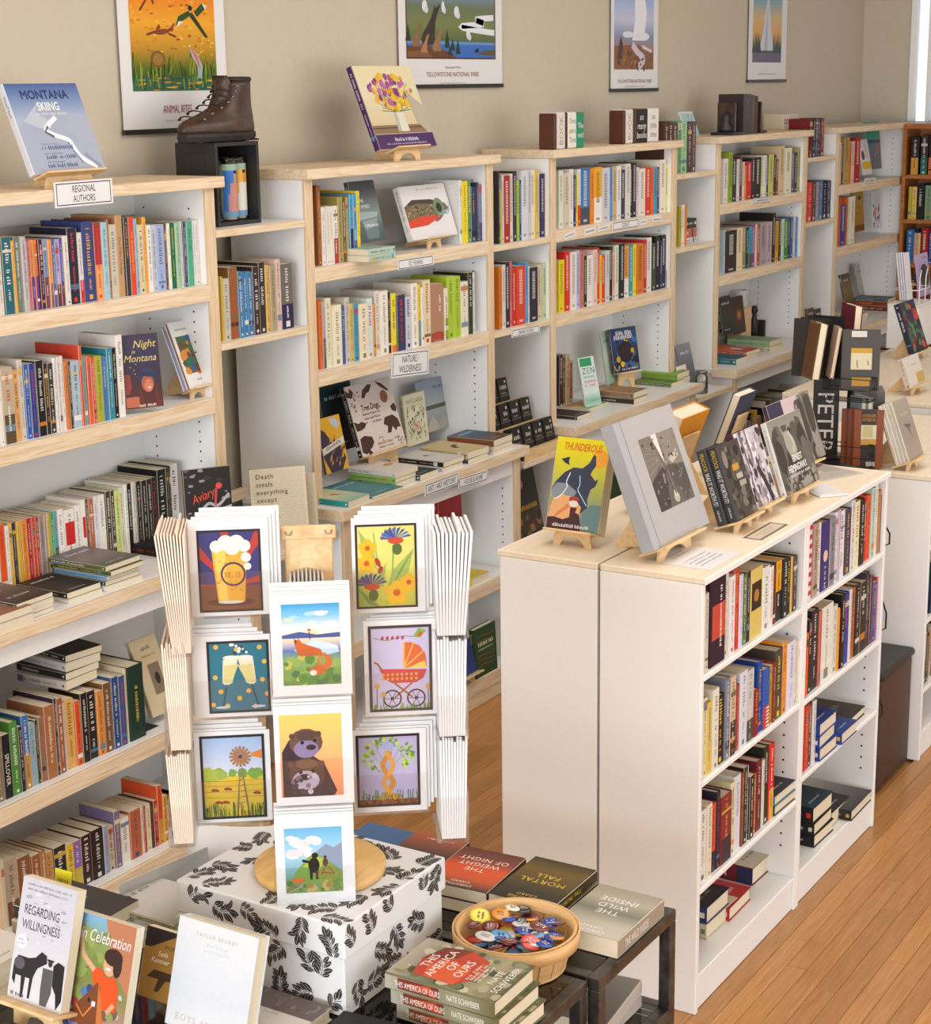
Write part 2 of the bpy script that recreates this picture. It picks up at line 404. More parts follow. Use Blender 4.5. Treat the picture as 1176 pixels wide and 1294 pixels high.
def holes(parent, x, sgn, zs, ys):
    m = MB()
    for z in zs:
        for y in ys: m.box((x-.0008, y-.0028, z-.0028), (x+.0008, y+.0028, z+.0028))
    o = m.build('peg_holes', 'rubber', parent); o['kind'] = 'stuff'
def make_case(x0):
    c = empty('bookcase', (x0, 0, 0))
    panel(c, 0, PW, UF, UB, ZL, ZTOP-.034); panel(c, CW-PW, CW, UF, UB, ZL, ZTOP-.034)
    t = part_box('top_board', (-.006, UF-.02, ZTOP-.034), (CW+.03, UB+.005, ZTOP), 'pine', c, .002)
    part_box('back_panel', (PW, UB-.014, 0.02), (CW-PW, UB-.004, ZTOP-.034), 'white_melamine', c)
    part_box('nail_rail', (PW, UB-.032, ZTOP-.12), (CW-PW, UB-.0145, ZTOP-.036), 'white_melamine', c)
    shelf(c, PW, CW-PW, UF, UB-.014, ZS1, ST); shelf(c, PW, CW-PW, UF, UB-.014, ZS2, ST)
    l = part_box('ledge', (-.02, BF-.008, ZL-.022), (CW+.02, UB-.014, ZL), 'white_melamine', c)
    part_box('edge_band', (-.034, BF-.024, ZL-.038), (CW+.034, BF-.008, ZL), 'pine', l)
    for a, b in ((-.034, -.02), (CW+.02, CW+.034)): part_box('edge_band', (a, BF-.0075, ZL-.038), (b, UF-.003, ZL), 'pine', l)
    part_box('rail', (PW, BF+.012, ZL-.108), (CW-PW, BF+.03, ZL-.024), 'white_melamine', c)
    panel(c, 0, PW, BF, UB, 0, ZL-.024); panel(c, CW-PW, CW, BF, UB, 0, ZL-.024)
    shelf(c, PW, CW-PW, BF, UB-.014, ZB1, ST); shelf(c, PW, CW-PW, BF+.002, UB-.014, ZB0, .05, eb=.06)
    part_box('plinth', (PW, BF+.006, 0), (CW-PW, BF+.024, ZB0-.062), 'pine', c)
    zs = [z for z in [1.08+.032*i for i in range(31)] if min(abs(z-ZS1+.03), abs(z-ZS2+.03)) > .045]
    holes(c, CW-PW, -1, zs, (UF+.07, UB-.07)); holes(c, PW, 1, zs, (UB-.07,))
    holes(c, CW-PW, -1, [.6+.032*i for i in range(8)]+[.2+.032*i for i in range(6)], (BF+.06,))
    return c
case0 = make_case(CX0)
tag(case0, 'white bookcase with pine edges under the regional authors sign', 'bookcase', 'wall bookcases')
CASES = [case0]
for i, lab in ((1, 'white and pine bookcase holding the fly fishing and nature wilderness shelves'),
               (2, 'white and pine bookcase with the science shelf label and small round-book sets on top'),
               (3, 'white and pine bookcase with dark bookends standing on its top'),
               (4, 'farthest white and pine bookcase, in the corner beside the window')):
    c = copy_of(case0); c.location.x = CX0+PITCHX*i; c['label'] = lab; CASES.append(c)
    for ch in list(case0.children):
        k = copy_of(ch, c)
        for g in ch.children: copy_of(g, k)
def filler(i, zs, lab):
    x0 = CX0+PITCHX*i+CW+.036; x1 = CX0+PITCHX*(i+1)-.002; w_ = x1-x0
    c = empty('gap_shelves', (x0, 0, 0)); tag(c, lab, 'shelf', 'narrow shelves between the bookcases')
    e = -.033
    for z in zs: shelf(c, e, w_, UF+.002, UB-.01, z, .024)
    l = part_box('ledge', (.0, BF+.014, .896), (w_-.036, UB-.01, .918), 'white_melamine', c)
    part_box('edge_band', (.0, BF, .894), (w_-.036, BF+.014, .918), 'pine', l)
    part_box('back_rail', (e, UB-.03, .99), (w_, UB-.012, 1.03), 'pine', c)
    shelf(c, e, w_, BF+.01, UB-.02, .50, .03)
    part_box('back_panel', (e, UB-.012, .0), (w_, UB-.004, .9), 'white_melamine', c)
    return c
filler(0, (1.972, 1.617), 'narrow pine-edged shelves between the regional authors and fly fishing bookcases')
filler(1, (1.785, 1.443), 'narrow pine-edged shelves with graphic novels between fly fishing and science bookcases')
filler(2, (1.978, 1.632), 'narrow pine-edged shelves beside the science bookcase with green antique books')
filler(3, (1.985, 1.630), 'narrow pine-edged shelves just before the farthest corner bookcase')
# oak bookcase on the far wall under the window
oc = empty('oak_bookcase', (WX-.30, 2.3, 0)); tag(oc, 'brown oak bookcase standing under the bright window', 'bookcase')
part_box('side_panel', (0, 1.23, 0), (.29, 1.25, 2.12), 'oak_case', oc); part_box('side_panel', (0, .86, 0), (.29, .88, 2.12), 'oak_case', oc)
part_box('top_board', (-.02, .84, 2.10), (.295, 1.27, 2.13), 'oak_case', oc)
part_box('back_panel', (.272, .88, 0), (.288, 1.23, 2.1), 'oak_case', oc)
for z in (1.82, 1.545, 1.27, .98, .6, .2): part_box('shelf', (.0, .88, z-.025), (.272, 1.23, z), 'oak_case', oc)

# ================================================================== ISLAND OF LOW WHITE BOOKCASES
IX0, IX1, IX2, IYF, IYM, IYB, IZ = 3.90, 4.622, 5.322, 1.718, 2.012, 2.313, 1.2
def low_case(x0, x1, yf, yb, zs, lab, flip=False):
    c = empty('low_bookcase', (x0, yf, 0)); tag(c, lab, 'bookcase', 'back-to-back island bookcases')
    W_ = x1-x0; D = abs(yb-yf); s = -1 if flip else 1
    def B(n, a, b, material='white_melamine', r=.002, par=c):
        ya, yb_ = sorted((a[1]*s, b[1]*s)); return part_box(n, (a[0], ya, a[2]), (b[0], yb_, b[2]), material, par, r)
    t = B('top_board', (0, 0, IZ-.017), (W_-.001, D, IZ), 'birch_top')
    B('edge_band', (0, -.004, IZ-.018), (W_-.001, 0, IZ-.0005), 'white_melamine', .0018, t)
    B('side_panel', (0, .004, 0), (.018, D, IZ-.0175)); B('side_panel', (W_-.019, .004, 0), (W_-.001, D, IZ-.0175))
    B('back_panel', (.018, D-.012, .05), (W_-.019, D-.004, IZ-.018))
    for z in zs: B('shelf', (.0185, .003, z-.018), (W_-.0195, D-.012, z), r=.004)
    B('bottom_shelf', (.0185, .006, .09), (W_-.0195, D-.012, .106)); B('plinth', (.0185, .012, 0), (W_-.0195, .028, .0895))
    if not flip:
        holes(c, W_-.0195, -1, [z for z in [.2+.0385*i for i in range(25)] if min(abs(z-q+.01) for q in zs) > .04], (.05,))
    return c
noisy('birch_top', hx('e9dcc6'), hx('e0d0b6'), 5, (1.5, 12, 12), rough=.4, dist=.6)
low_case(IX0, IX1, IYF, IYM-.002, (.94, .653, .354), 'low white bookcase of the island with the grey photo book on top')
low_case(IX1, IX2, IYF, IYM-.002, (.94, .648, .41), 'low white bookcase of the island with stacked blue books, nearer the vinyl trunk')
low_case(IX0, IX1, IYB, IYM+.006, (.94, .653, .354), 'low white bookcase backing the island, under the yellow wolf book', True)
low_case(IX1, IX2, IYB, IYM+.006, (.94, .653, .354), 'low white bookcase backing the island at its far end', True)
# second island further off
i2 = empty('low_bookcase', (5.95, 1.766, 0)); tag(i2, 'white low bookcase end beyond the vinyl trunk, notebooks rack on top', 'bookcase')
part_box('side_panel', (0, .004, 0), (.018, .62, 1.035), 'white_melamine', i2); part_box('side_panel', (1.1, .004, 0), (1.118, .62, 1.035), 'white_melamine', i2)
part_box('top_board', (-.002, 0, 1.036), (1.12, .64, 1.054), 'birch_top', i2)
part_box('back_panel', (.018, .3, .05), (1.1, .31, 1.036), 'white_melamine', i2)
for z in (.80, .53, .27): part_box('shelf', (.0185, .004, z-.018), (1.0995, .3, z), 'white_melamine', i2)
part_box('bottom_shelf', (.0185, .006, .09), (1.0995, .3, .106), 'white_melamine', i2); part_box('plinth', (.0185, .012, 0), (1.0995, .028, .0895), 'white_melamine', i2)
# dark vinyl trunk
tk = empty('trunk', (5.60, 1.806, 0)); tag(tk, 'dark brown vinyl storage trunk on the floor behind the island', 'trunk')
part_box('body', (0, 0, 0), (.335, .42, .40), 'brown_vinyl', tk, .006); part_box('lid', (-.008, -.008, .401), (.343, .428, .43), 'black_board', tk, .008)
# ================================================================== BOOKS
import colorsys
def cname(s):
    s = s.lstrip('#'); r, g, b = (int(s[i:i+2], 16)/255 for i in (0, 2, 4)); h, sa, v = colorsys.rgb_to_hsv(r, g, b); h *= 360
    if v < .2: return 'black'
    if sa < .10: return 'white' if v > .84 else 'pale grey' if v > .7 else 'grey' if v > .35 else 'charcoal'
    if sa < .24 and v > .78: return 'cream' if 20 < h < 75 else 'pale lilac' if 220 < h < 320 else 'pale blue' if 160 < h <= 220 else 'pale green' if 75 <= h <= 160 else 'blush white'
    if v < .30 and sa < .45: return 'near-black'
    if h < 12 or h >= 345: return 'red' if v > .62 and sa > .55 else 'maroon' if v < .62 else 'pink'
    if h < 40: return ('orange' if sa > .66 and v > .8 else 'tan' if v > .66 else 'brown' if v > .3 else 'dark brown')
    if h < 68: return 'yellow' if sa > .55 and v > .7 else 'khaki' if v > .45 else 'dark olive'
    if h < 165: return 'lime green' if v > .7 and sa > .5 else 'green' if v > .4 else 'dark green'
    if h < 195: return 'teal' if v < .75 else 'pale teal'
    if h < 255: return ('light blue' if v > .72 else 'blue' if v > .48 else 'navy')
    if h < 310: return 'lavender' if v > .7 else 'purple' if v > .35 else 'dark purple'
    return 'plum'
ORD = ['', 'first', 'second', 'third', 'fourth', 'fifth', 'sixth', 'seventh', 'eighth', 'ninth', 'tenth', 'eleventh', 'twelfth', 'thirteenth', 'fourteenth', 'fifteenth', 'sixteenth',
       'seventeenth', 'eighteenth', 'nineteenth', 'twentieth']
def ordn(i): return ORD[i] if i <= 20 else {2: 'twenty-', 3: 'thirty-', 4: 'forty-', 5: 'fifty-'}[i//10]+ORD[i % 10] if i % 10 else {3: 'thirtieth', 4: 'fortieth'}[i//10]
def lum(c): return .3*c[0]+.6*c[1]+.1*c[2]
NB = 0
def book(name, t, h, w, M, col, label, group=None, hard=False, spine='auto', front=None, back=None, pages=True, low=None, rnd=None, split=.45, cat='book'):
    """cover (the thing itself) wrapped round a page block, spine print and cover print as parts. local axes: x thickness (front cover +x), -y spine, z up"""
    global NB; NB += 1
    R = rnd or random
    base = hx(col); lo = hx(low) if low else None
    c = .0024 if hard else .0007; c = min(c, t*.2); r = min(.0025, t*.25); o = .0035 if hard else .0006
    out = [(0, w), (0, r), (r, 0), (t-r, 0), (t, r), (t, w)]; q = c*.9
    inn = [(c, w), (c, r+q), (r+q, c), (t-r-q, c), (t-c, r+q), (t-c, w)]
    n = 6; V = [(x, y, z) for z in (0, h) for x, y in out]+[(x, y, z) for z in (0, h) for x, y in inn]; F = []
    for i in range(5):
        F.append((i, i+1, n+i+1, n+i)); F.append((2*n+i+1, 2*n+i, 3*n+i, 3*n+i+1)); F.append((i+1, i, 2*n+i, 2*n+i+1)); F.append((n+i, n+i+1, 3*n+i+1, 3*n+i))
    F += [(0, n, 3*n, 2*n), (5, 2*n+5, 3*n+5, n+5)]
    m = MB().add(V, F, base)
    for i in (1, 5, 9, 13, 17): pass
    ob = m.build(name, 'cloth_cover' if hard and front is None and R.random() < .25 else 'cover_stock'); ob.matrix_world = M
    tag(ob, label, cat, group)
    if pages: BX('pages', (c+.0001, c+.0002, o), (t-c-.0001, w-(o if hard else .0002), h-o), 'pages', ob)
    if spine:
        cv = Cv(t-2*r, h)
        if callable(spine): spine(cv)
        else:
            if lo: cv.rect(0, 0, 1, split, lo)
            L0 = lum(base); ink = mix(hx('f2efe6'), base, .25) if L0 < .25 else mix(hx('1c1a1c'), base, .3)
            if R.random() < .3: ink = hx(R.choice(['e8c23c', 'f0e6d0', 'd0342c', 'd8a040'])) if L0 < .22 else hx(R.choice(['b02a28', '24508c', '2c5a3c', '3a2a50', 'c05a20']))
            k = R.random(); tt = t-2*r
            if k < .25: cv.rect(0, R.uniform(.72, .86), 1, R.uniform(.03, .12), mix(base, hx(R.choice(['e8dcc0', '2a2a34', 'c03a30', '2f5a8c', 'd8b040'])), .8))
            if R.random() < .3: cv.rect(0, R.uniform(.08, .2), 1, R.uniform(.03, .10), mix(base, hx(R.choice(['f0ece4', '1a1a1e', 'd88030', '4a7a9a'])), .8))
            sz = min(tt*R.uniform(.28, .5), .015)
            y0 = R.uniform(.9, .95); ln = h*R.uniform(.35, .58)
            cv.fake(.5, y0, ln, sz, ink, -90)
            if R.random() < .8: cv.fake(.5, y0-ln/h-.06, max(.02, h*(y0-ln/h-.06)-.035), sz*.62, ink if not lo else (hx('f2efe6') if lum(lo) < .25 else hx('1c1a1c')), -90)
            if tt > .006 and R.random() < .6: cv.rect(.32, .03, .36, .3*tt/h+.006, ink)
        cv.build('spine_print', ob, basis((1, 0, 0), (0, 0, 1), (0, -1, 0), (r, -.0001, 0)))
    if front:
        cv = Cv(w-r, h); front(cv); cv.build('cover_print', ob, basis((0, 1, 0), (0, 0, 1), (1, 0, 0), (t+.0001, r, 0)))
    if back:
        cv = Cv(w-r, h); back(cv); cv.build('back_print', ob, basis((0, -1, 0), (0, 0, 1), (-1, 0, 0), (-.0001, w, 0)))
    return ob
MASS = MB()
def mass_book(x, y, z, t, h, wd, c, lo, R, split):
    base = hx(c); MASS.box((x, y, z), (x+t, y+wd, z+h), base)
    def q(x0, z0, x1, z1, cc, k=1): MASS.add([(x+x0, y-.0003*k, z+z0), (x+x1, y-.0003*k, z+z0), (x+x1, y-.0003*k, z+z1), (x+x0, y-.0003*k, z+z1)], [(0, 1, 2, 3)], cc)
    MASS.add([(x+.001, y+.001, z+h+.0003), (x+t-.001, y+.001, z+h+.0003), (x+t-.001, y+wd, z+h+.0003), (x+.001, y+wd, z+h+.0003)], [(0, 1, 2, 3)], hx('d8cdb4'))
    if lo: q(0, 0, t, h*split, hx(lo))
    ink = mix(hx('f2efe6'), base, .5) if lum(base) < .25 else mix(hx('1c1a1c'), base, .55)
    u = h*R.uniform(.04, .1); e = h*R.uniform(.5, .75)
    while u < e:
        d = R.uniform(.004, .012); q(t*.32, h-u-d*.7, t*.68, h-u, ink, 2); u += d
    q(t*.3, h*.05, t*.7, h*.09, ink, 2)
def row(spec, ox, oy, s, end, Y, z, zmax, dmax, where, group, hard=.14, titles={}, depth=None, plain=False, kind=None, jit=.006, mass=False):
    R = random.Random(hash_(where)); E_ = []
    for e in spec.split():
        a = e.split(','); E_.append((float(a[0]), float(a[1]), a[2]))
    names = []
    for i, (x, top, c) in enumerate(E_):
        x2 = E_[i+1][0] if i+1 < len(E_) else end
        xa = Xat(ox+x/s, Y, z+.06); xb = Xat(ox+x2/s, Y, z+.06); t = xb-xa-.0006
        if t < .0035: continue
        h = onY(ox+(x+x2)/2/s, oy+top/s, Y).z-z
        h = max(.09, min(h, zmax-z-.006)); cc = c.split('|')
        wd = depth or (R.uniform(.125, .15) if h < .22 else R.uniform(.15, .175) if h < .26 else R.uniform(.18, .21)); wd = min(wd, dmax)
        hb = hard if isinstance(hard, bool) else R.random() < hard
        yj = Y+R.uniform(0, jit)
        if mass: mass_book(xa, yj, z, t, h, wd, cc[0], cc[1] if len(cc) > 1 else None, R, R.uniform(.3, .5)); continue
        nm = kind or ('hardcover_book' if hb else 'paperback_book')
        lab = f"{cname(cc[0])} {'hardcover' if hb else 'paperback'}, {ordn(i+1)} from left {where}"
        M = Matrix.Translation((xa, yj, z))
        book(nm, t, h, wd, M, cc[0], lab, group, hb, titles.get(i, 'auto'), pages=not plain, low=cc[1] if len(cc) > 1 else None, rnd=R, split=R.uniform(.3, .5))
def hash_(t):
    k = 7
    for q in t: k = (k*31+ord(q)) & 0xffffff
    return k
def T(txt, c, y=.5, size=.5, bands=(), fit=.8):
    def f(cv):
        for b in bands: cv.rect(*b)
        k = size*cv.w/cv.h; cv.text(txt, .5, y, k, c, -90, fit=fit)
    return f

SP = UF+.026
row('0,600,d8cfc0 38,585,22606a 112,610,efa52a 134,580,6f7a68 182,578,b5b0b4 218,610,c06a72 247,602,e08a3a|4a3a88 277,602,d9763f|5a3a8a 305,602,4a1c2c 340,598,7a9ac8|7a3a52 375,600,e89038|7a4a6a 400,602,5b5f86 430,600,a8a0d0|6e2a34 466,590,4a3f98|6e2a34 492,573,ddd5cc 530,515,23263c 604,550,d9d6d2|c8262e 640,465,3a4478 722,478,a83434|f0a060 778,472,9cc5d3 822,450,a5603f 838,490,c9c2b0 892,420,bf9468 940,440,35353c 975,435,d9472f 1018,445,7fb2de 1040,490,d8c79a 1085,435,eda53a 1110,495,eae4da 1145,495,b8c0d8 1181,490,9fb0dc 1241,482,5a3b36 1262,482,e8e4de 1284,482,1f6b45 1316,475,9fc0a0 1354,468,cfd3dc 1376,472,36406a 1401,467,4fa98a 1446,460,dcdcdc 1466,457,e4e2e0 1496,452,ece9e6',
    0, 200, 5.88, 1530, SP, ZS1, ZTOP-.036, .2, 'on the shelf beneath the regional authors sign', 'regional authors shelf books',
    titles={22: T('Four Fifths a Grizzly', '3a362e', .5, .42), 24: T('THE WOLVERINE WAY', 'd8c050', .55, .42, fit=.6), 37: T('IVAN DOIG', '1a5a48', .72, .5, fit=.35)})
row('0,330,e8e0d8 24,350,b8a890|5a4a34 86,365,d9a062 118,310,c9c4bb 145,335,2458a8 172,330,1f3f88 205,315,1c1a1e 248,330,2a1f22 272,330,3a3a34 303,300,e8e6e2 320,295,d6d0cc 338,290,e4dcd4 357,318,d97a3e 378,320,3a3028 395,315,a9bccb 440,235,d84a34 455,300,6aa0a0 475,295,d85a3a 498,300,cf5038 518,290,a5a83a 555,295,3d76b0 582,250,2a8aa0 612,248,1d1d1f 638,178,ebe5de',
    0, 380, 4.2, 672, SP, ZS2, ZS1-.054, .2, 'on the second shelf of the regional authors case', 'regional authors second shelf books',
    titles={21: T('TOM McGUANE', '3a8aa8', .5, .5)} and {})
row('0,520,e8e4dc 12,505,e2582a 55,515,efece6 80,498,e2b52f 102,495,3b2d44 130,485,d9b23a 155,478,e08a30 190,468,b8242c 222,460,c8342f 245,460,b03030 268,450,9a8a86 300,440,b0a098 318,440,e0b030|e8e4dc 335,435,3f9a48|3a3a34 358,425,5aaac0|4a5a4a 385,412,f0ece6 425,410,ece6e0|e8e0d8 490,385,efe8e2 530,350,ece8e4 560,348,6a4038 580,345,b06a4a 612,330,dcdcea 640,320,e8e4de 685,300,3c3c34 715,295,403e3a 740,292,c9dd7a 770,275,d9dcc0 800,255,e8e6dc 822,250,1c1c1e 850,240,d5d0c6 875,235,18181a 905,230,222226 940,220,2a2724 975,210,232124 1005,160,141214 1060,150,1a1214 1078,140,202024 1092,128,d8d6d0',
    0, 560, 4.977, 1142, 3.685, ZL, ZS2-.054, .19, 'standing on the ledge of the regional authors case', 'regional authors ledge books',
    titles={16: lambda cv: cv.rect(0, .45, 1, .35, 'd02a2c').fake(.5, .92, .12, .01, '8a2a28', -90), 18: lambda cv: cv.rect(.2, .45, .8, .3, 'd02a2c')})
row('-14,575,8a7a60 22,575,1f2022 66,510,4f8a3a 105,535,2c2530 128,480,3f6fb0|b88a4a 163,520,88a8b8 192,505,2a2a22 210,490,8a6a50 234,430,a56a45 285,395,2f2438 300,395,9a5a3c 330,420,c8c8d0 340,400,d9a85a 385,410,d9582a 415,370,241e1c 450,360,2a2422 492,360,d98a3e 525,320,7a5230 565,290,2f4a80 600,285,3a5488 632,250,d8c8a8 645,230,1f3a2c',
    0, 780, 3.92, 722, BF+.04, ZB1, ZL-.112, .2, 'on the upper base shelf below the regional authors ledge', 'base shelf paperbacks',
    titles={1: T('SPILLOVER', 'f0ece0', .45, .5, fit=.5), 21: T('Sex in the Museum', 'd8b04a', .5, .3) and (lambda cv: cv.fake(.5, .75, .12, .012, 'd8b04a', -90)), 8: (lambda cv: cv.fake(.5, .85, .14, .010, 'e8d8c0', -90))})
row('-10,1200,d8d0c0 40,1190,b8a890|7a4a30 105,1180,8a5a3a 170,1170,9a6038 215,1150,a8764a 240,1160,c09050 280,1130,2a2a2a 340,1120,d8b838 375,1105,8a6ab0|c8b040 415,1075,3a2420 465,1045,2a201c 520,1030,8aa0b8 545,1030,c8b090 575,955,7a6a8a 605,990,e8e2d8 650,950,b8623a 705,935,e0d8c8 718,930,b02c28 730,925,e2d4b4 755,915,4a3a28 770,905,a83028 790,830,d8542a|d99a3a 815,880,d99a3a 838,880,8a3a28',
    0, 780, 3.92, 858, BF+.05, ZB0, ZB1-.054, .2, 'on the lowest shelf of the regional authors case', 'lowest shelf paperbacks')
# fly fishing bookcase
row('138,320,9a5a34 165,480,e8e0d8 195,475,e4dfd6 222,475,e8e2d6 250,470,e6dfd6|a8323a 285,405,a09050 315,400,6a5a2a 345,405,b5a468 370,385,4f9fc4|26306a 398,380,4aa0c8|2a3470 425,360,ead22a',
    380, 180, 5.88, 450, SP, ZS1, ZTOP-.036, .2, 'on the fly fishing shelf', 'fly fishing books')
row('126,398,dedcd8 145,405,ead22a 190,405,5a8a5a 215,450,2a3a5a 250,415,2a3048 265,425,7a80a0|4a4a6a 325,425,e0dcd8|4a4a6a 360,420,3a3a6a',
    560, 160, 5.88, 383, SP, ZS1, ZTOP-.036, .2, 'right of the fish book on the fly fishing shelf', 'fly fishing books')
row('150,0,e8702a 178,5,b8b0c0|5a5a48 200,-20,e6dcc0 245,30,ece4c4 312,35,3d5a9a 338,-25,c8bfae 375,20,d8b850 400,20,4f96ae 440,20,ecdcc0 507,-20,cfe0e0 548,25,d8964a 568,-75,dcd4cc 600,-75,ede6d8 658,-60,1f1f20 682,-55,e8d82a|e87a3a 720,-45,3a3a5a 783,-30,c8cad8 835,-130,efe6da 880,-125,e6c43a|4a8ac8 903,-100,eeeadf 920,-155,e2d2ac 972,-125,b08468 1072,-95,e2dcc8|8aa83a 1098,-183,a9c832 1146,-183,a5c42f 1193,-143,e8dfc8 1248,-209,2a3a2a 1283,-209,d8dcd8',
    380, 380, 5.88, 1303, SP, ZS2, ZS1-.054, .2, 'on the nature wilderness shelf', 'nature and wilderness books',
    titles={14: T('SKATING POOL', '1a1a1a', .6, .5) and (lambda cv: cv.rect(0, 0, 1, .12, 'e87a3a').fake(.5, .92, .12, .011, '1a1a1a', -90)), 21: T('WILD LORE', 'f0e6dc', .6, .34) and (lambda cv: [cv.line([(0, .02+.03*k), (.5, .05+.03*k), (1, .02+.03*k)], .06, 'a83a2a') for k in range(5)] and cv.fake(.72, .8, .06, .014, 'f0e6dc', -90))})
row('485,995,e0b82a 500,1010,c8c0b0 545,925,8a6038 608,960,3a78a8 643,960,3a78a8 678,960,3a78a8 718,920,3a2c30 765,890,35302c 812,910,d8a850 840,910,a89878 885,865,d8b8b0 922,900,6a665e|2a2448',
    200, 180, 5.88, 1012, SP, 1.617, 1.94, .2, 'on the narrow shelf between the first two bookcases', 'narrow shelf books')
row('415,330,4a4440 425,470,c8c83a 441,360,d8c8c0 453,365,a82c2c 500,350,d8d0c8 526,330,3a3434 550,395,9ac83a 570,395,3a3a78 583,325,d4d4da 630,320,c8c8d0 655,318,e8dcc0 690,320,d8b84a 707,340,d8d0c0 722,350,2f2a5a 755,430,d8a830 772,355,9a3a2a 808,350,e6cc3a',
    560, 160, 5.88, 822, SP, 1.785, 2.08, .2, 'on the upper narrow shelf left of the science bookcase', 'narrow shelf picture books', mass=True)
row('418,-136,e07a2a 440,-150,d8d0d0 466,-170,2a2a34 500,-175,d86a6a 520,-120,c8302a 545,-140,d8442a 610,-170,5a9ad0 632,-140,d8d4c0 642,-130,22283a 702,-150,d8c0a8 735,-160,b8c89a',
    560, 360, 5.88, 770, SP, 1.443, 1.75, .2, 'above the graphic novels sign', 'graphic novels', mass=True)
row('42,385,e0e0d0 75,400,d0c8b0 115,375,e8e0d8 145,420,1f2a6a 163,415,e0d82a 182,375,e8e4dc|d8342a 205,365,3a7ab8|4a5058 272,370,e88a2a 300,360,e8ac2a|ece8e0 360,365,cfcfd4 420,360,5a98d0 440,355,c8b088 468,350,e8e2d8 500,380,2f3a5a 530,335,ded8cc 568,345,2a2a4a 586,325,3a2a2c 615,360,d8c8d8 634,370,e8ded4 678,362,d83a2a 720,362,e8702a 743,360,4a9ac8 766,360,4a4a4a 784,305,ece6d8 828,340,e8dc2a 860,340,e4e0d0',
    700, 150, 5.88, 885, SP, ZS1, ZTOP-.036, .2, 'on the science shelf', 'science books', mass=True)
row('42,1050,e8d02a 84,985,d83028 122,990,e8e2d8 168,980,b8b8e0 195,985,c87a6a 222,1020,2a2a24 246,1015,e8e4dc 292,975,e8c8c0 322,960,d8302a 343,1015,e8c83a 360,1015,d83028 385,980,d0d0ce 415,950,2a2826 440,990,e8b0a8 458,940,dce0c8 486,930,22262c 521,945,e8a050|e8e4dc 560,940,3a98a8 588,935,ead82a 612,930,d87a2a 665,900,c82a2c 689,885,e8e4dc 729,930,3a4a3a 755,870,241c20 788,910,2a3a78 801,865,20181a 834,865,d8d0c8|3a2a20',
    700, 150, 5.88, 862, SP, ZS2, ZS1-.054, .2, 'on the shelf below the science books', 'second science bookcase shelf', mass=True)
row('205,415,e8e0d8 238,365,8ea83a 267,420,2c2628 300,420,e0d8d0 318,400,6a2a3a 339,440,e0d4c8 359,470,e8882a 374,440,cc2a2c 407,410,2a2628 431,405,1f1d22 477,430,dcd8a0 500,390,e2e0dc 520,385,3a342c 536,385,c8c86a 573,385,2a2a2e 590,420,8a4a2a 611,320,d8c09a 650,335,e6e4c8 703,360,5a5a7a 725,370,2a2830 746,330,a8a878',
    880, 130, 5.88, 770, SP, ZS1, ZTOP-.036, .2, 'on the top shelf under the dark bookends', 'far bookcase books', mass=True)
row('205,945,b8c8d0 215,950,2a2426 297,930,e8d8b0 343,920,8a8a5a 371,925,2a2420 388,920,3aa0c8|6a4a30 411,905,8a3a7a 435,905,e0d0c0 448,905,a8502a 470,890,a898a0 520,885,b8a8b0 560,820,241f22 582,880,d8a030 610,865,3a3a30 626,865,c8e0c8 648,865,2f8a3a 681,870,2a2a30 697,850,3a5aa8 715,845,e8e0d8 736,850,4a8ac0',
    880, 130, 5.88, 748, SP, ZS2, ZS1-.054, .2, 'on the second shelf of the bookends bookcase', 'far bookcase second shelf books', mass=True)
row('395,390,d8c8b0 411,400,3a2420 425,350,b89a5a 470,390,e8742a 490,380,d8cfc0 516,350,b8242c', 1000, 120, 6.47, 555, SP, ZS1, ZTOP-.036, .2, 'on the top shelf of the corner bookcase', 'corner bookcase books', mass=True)
row('385,840,d86a2a 400,895,3a3a98 440,840,d8682a 460,835,e0d8c0 475,830,e8e2d0', 1000, 120, 6.47, 512, SP, ZS2, ZS1-.054, .2, 'on the second shelf of the corner bookcase', 'corner bookcase books', mass=True)
row('818,20,5a3a30 852,25,4a2c28 885,28,5a342e 920,15,7aa078 945,20,9cc89a 992,20,4a3430 1022,20,5a3c38', 700, 150, 5.88, 1052, SP+.02, 1.978, 2.35, .15, 'of the antique row beside the science bookcase', 'antique bindings', hard=True)
row('935,650,b8a83a 950,640,e8e0d8 975,640,e88a2a', 700, 150, 5.88, 992, SP, 1.632, 1.94, .2, 'on the narrow shelf below the antique row', 'narrow shelf books beyond science', mass=True)
row('842,120,7a2a28 862,120,3a3a4a 884,118,4a5068 908,118,2a2a34 922,112,7a2424', 880, 130, 5.88, 946, SP, 1.985, 2.35, .15, 'on the upper narrow shelf before the corner bookcase', 'bindings before the corner bookcase', hard=True)
row('828,590,d8342a 860,585,5a2a34 890,590,a8a8a8 910,580,4a6a9a 938,580,2a2c40 970,578,22263c', 880, 130, 5.88, 1000, SP, 1.630, 1.95, .17, 'on the lower narrow shelf before the corner bookcase', 'bindings before the corner bookcase', hard=True)
def mass_row(x0, x1, Y, z, hs, cols, seed):
    R = random.Random(seed); x = x0
    while x < x1-.03:
        t = R.uniform(.012, .034); mass_book(x, Y+R.uniform(0, .012), z, t-.0006, R.uniform(*hs), .15, R.choice(cols), None, R, .4); x += t
DK = ['2a2826', '3a2c28', '8a3a2c', '4a5a3c', 'd8a03a', 'c8c0b0', '2a3a58', '6a2a30', '5a4a38', 'b87a4a', '1e1e20', '8a8478', '3a5a6a', 'e0d8c8']
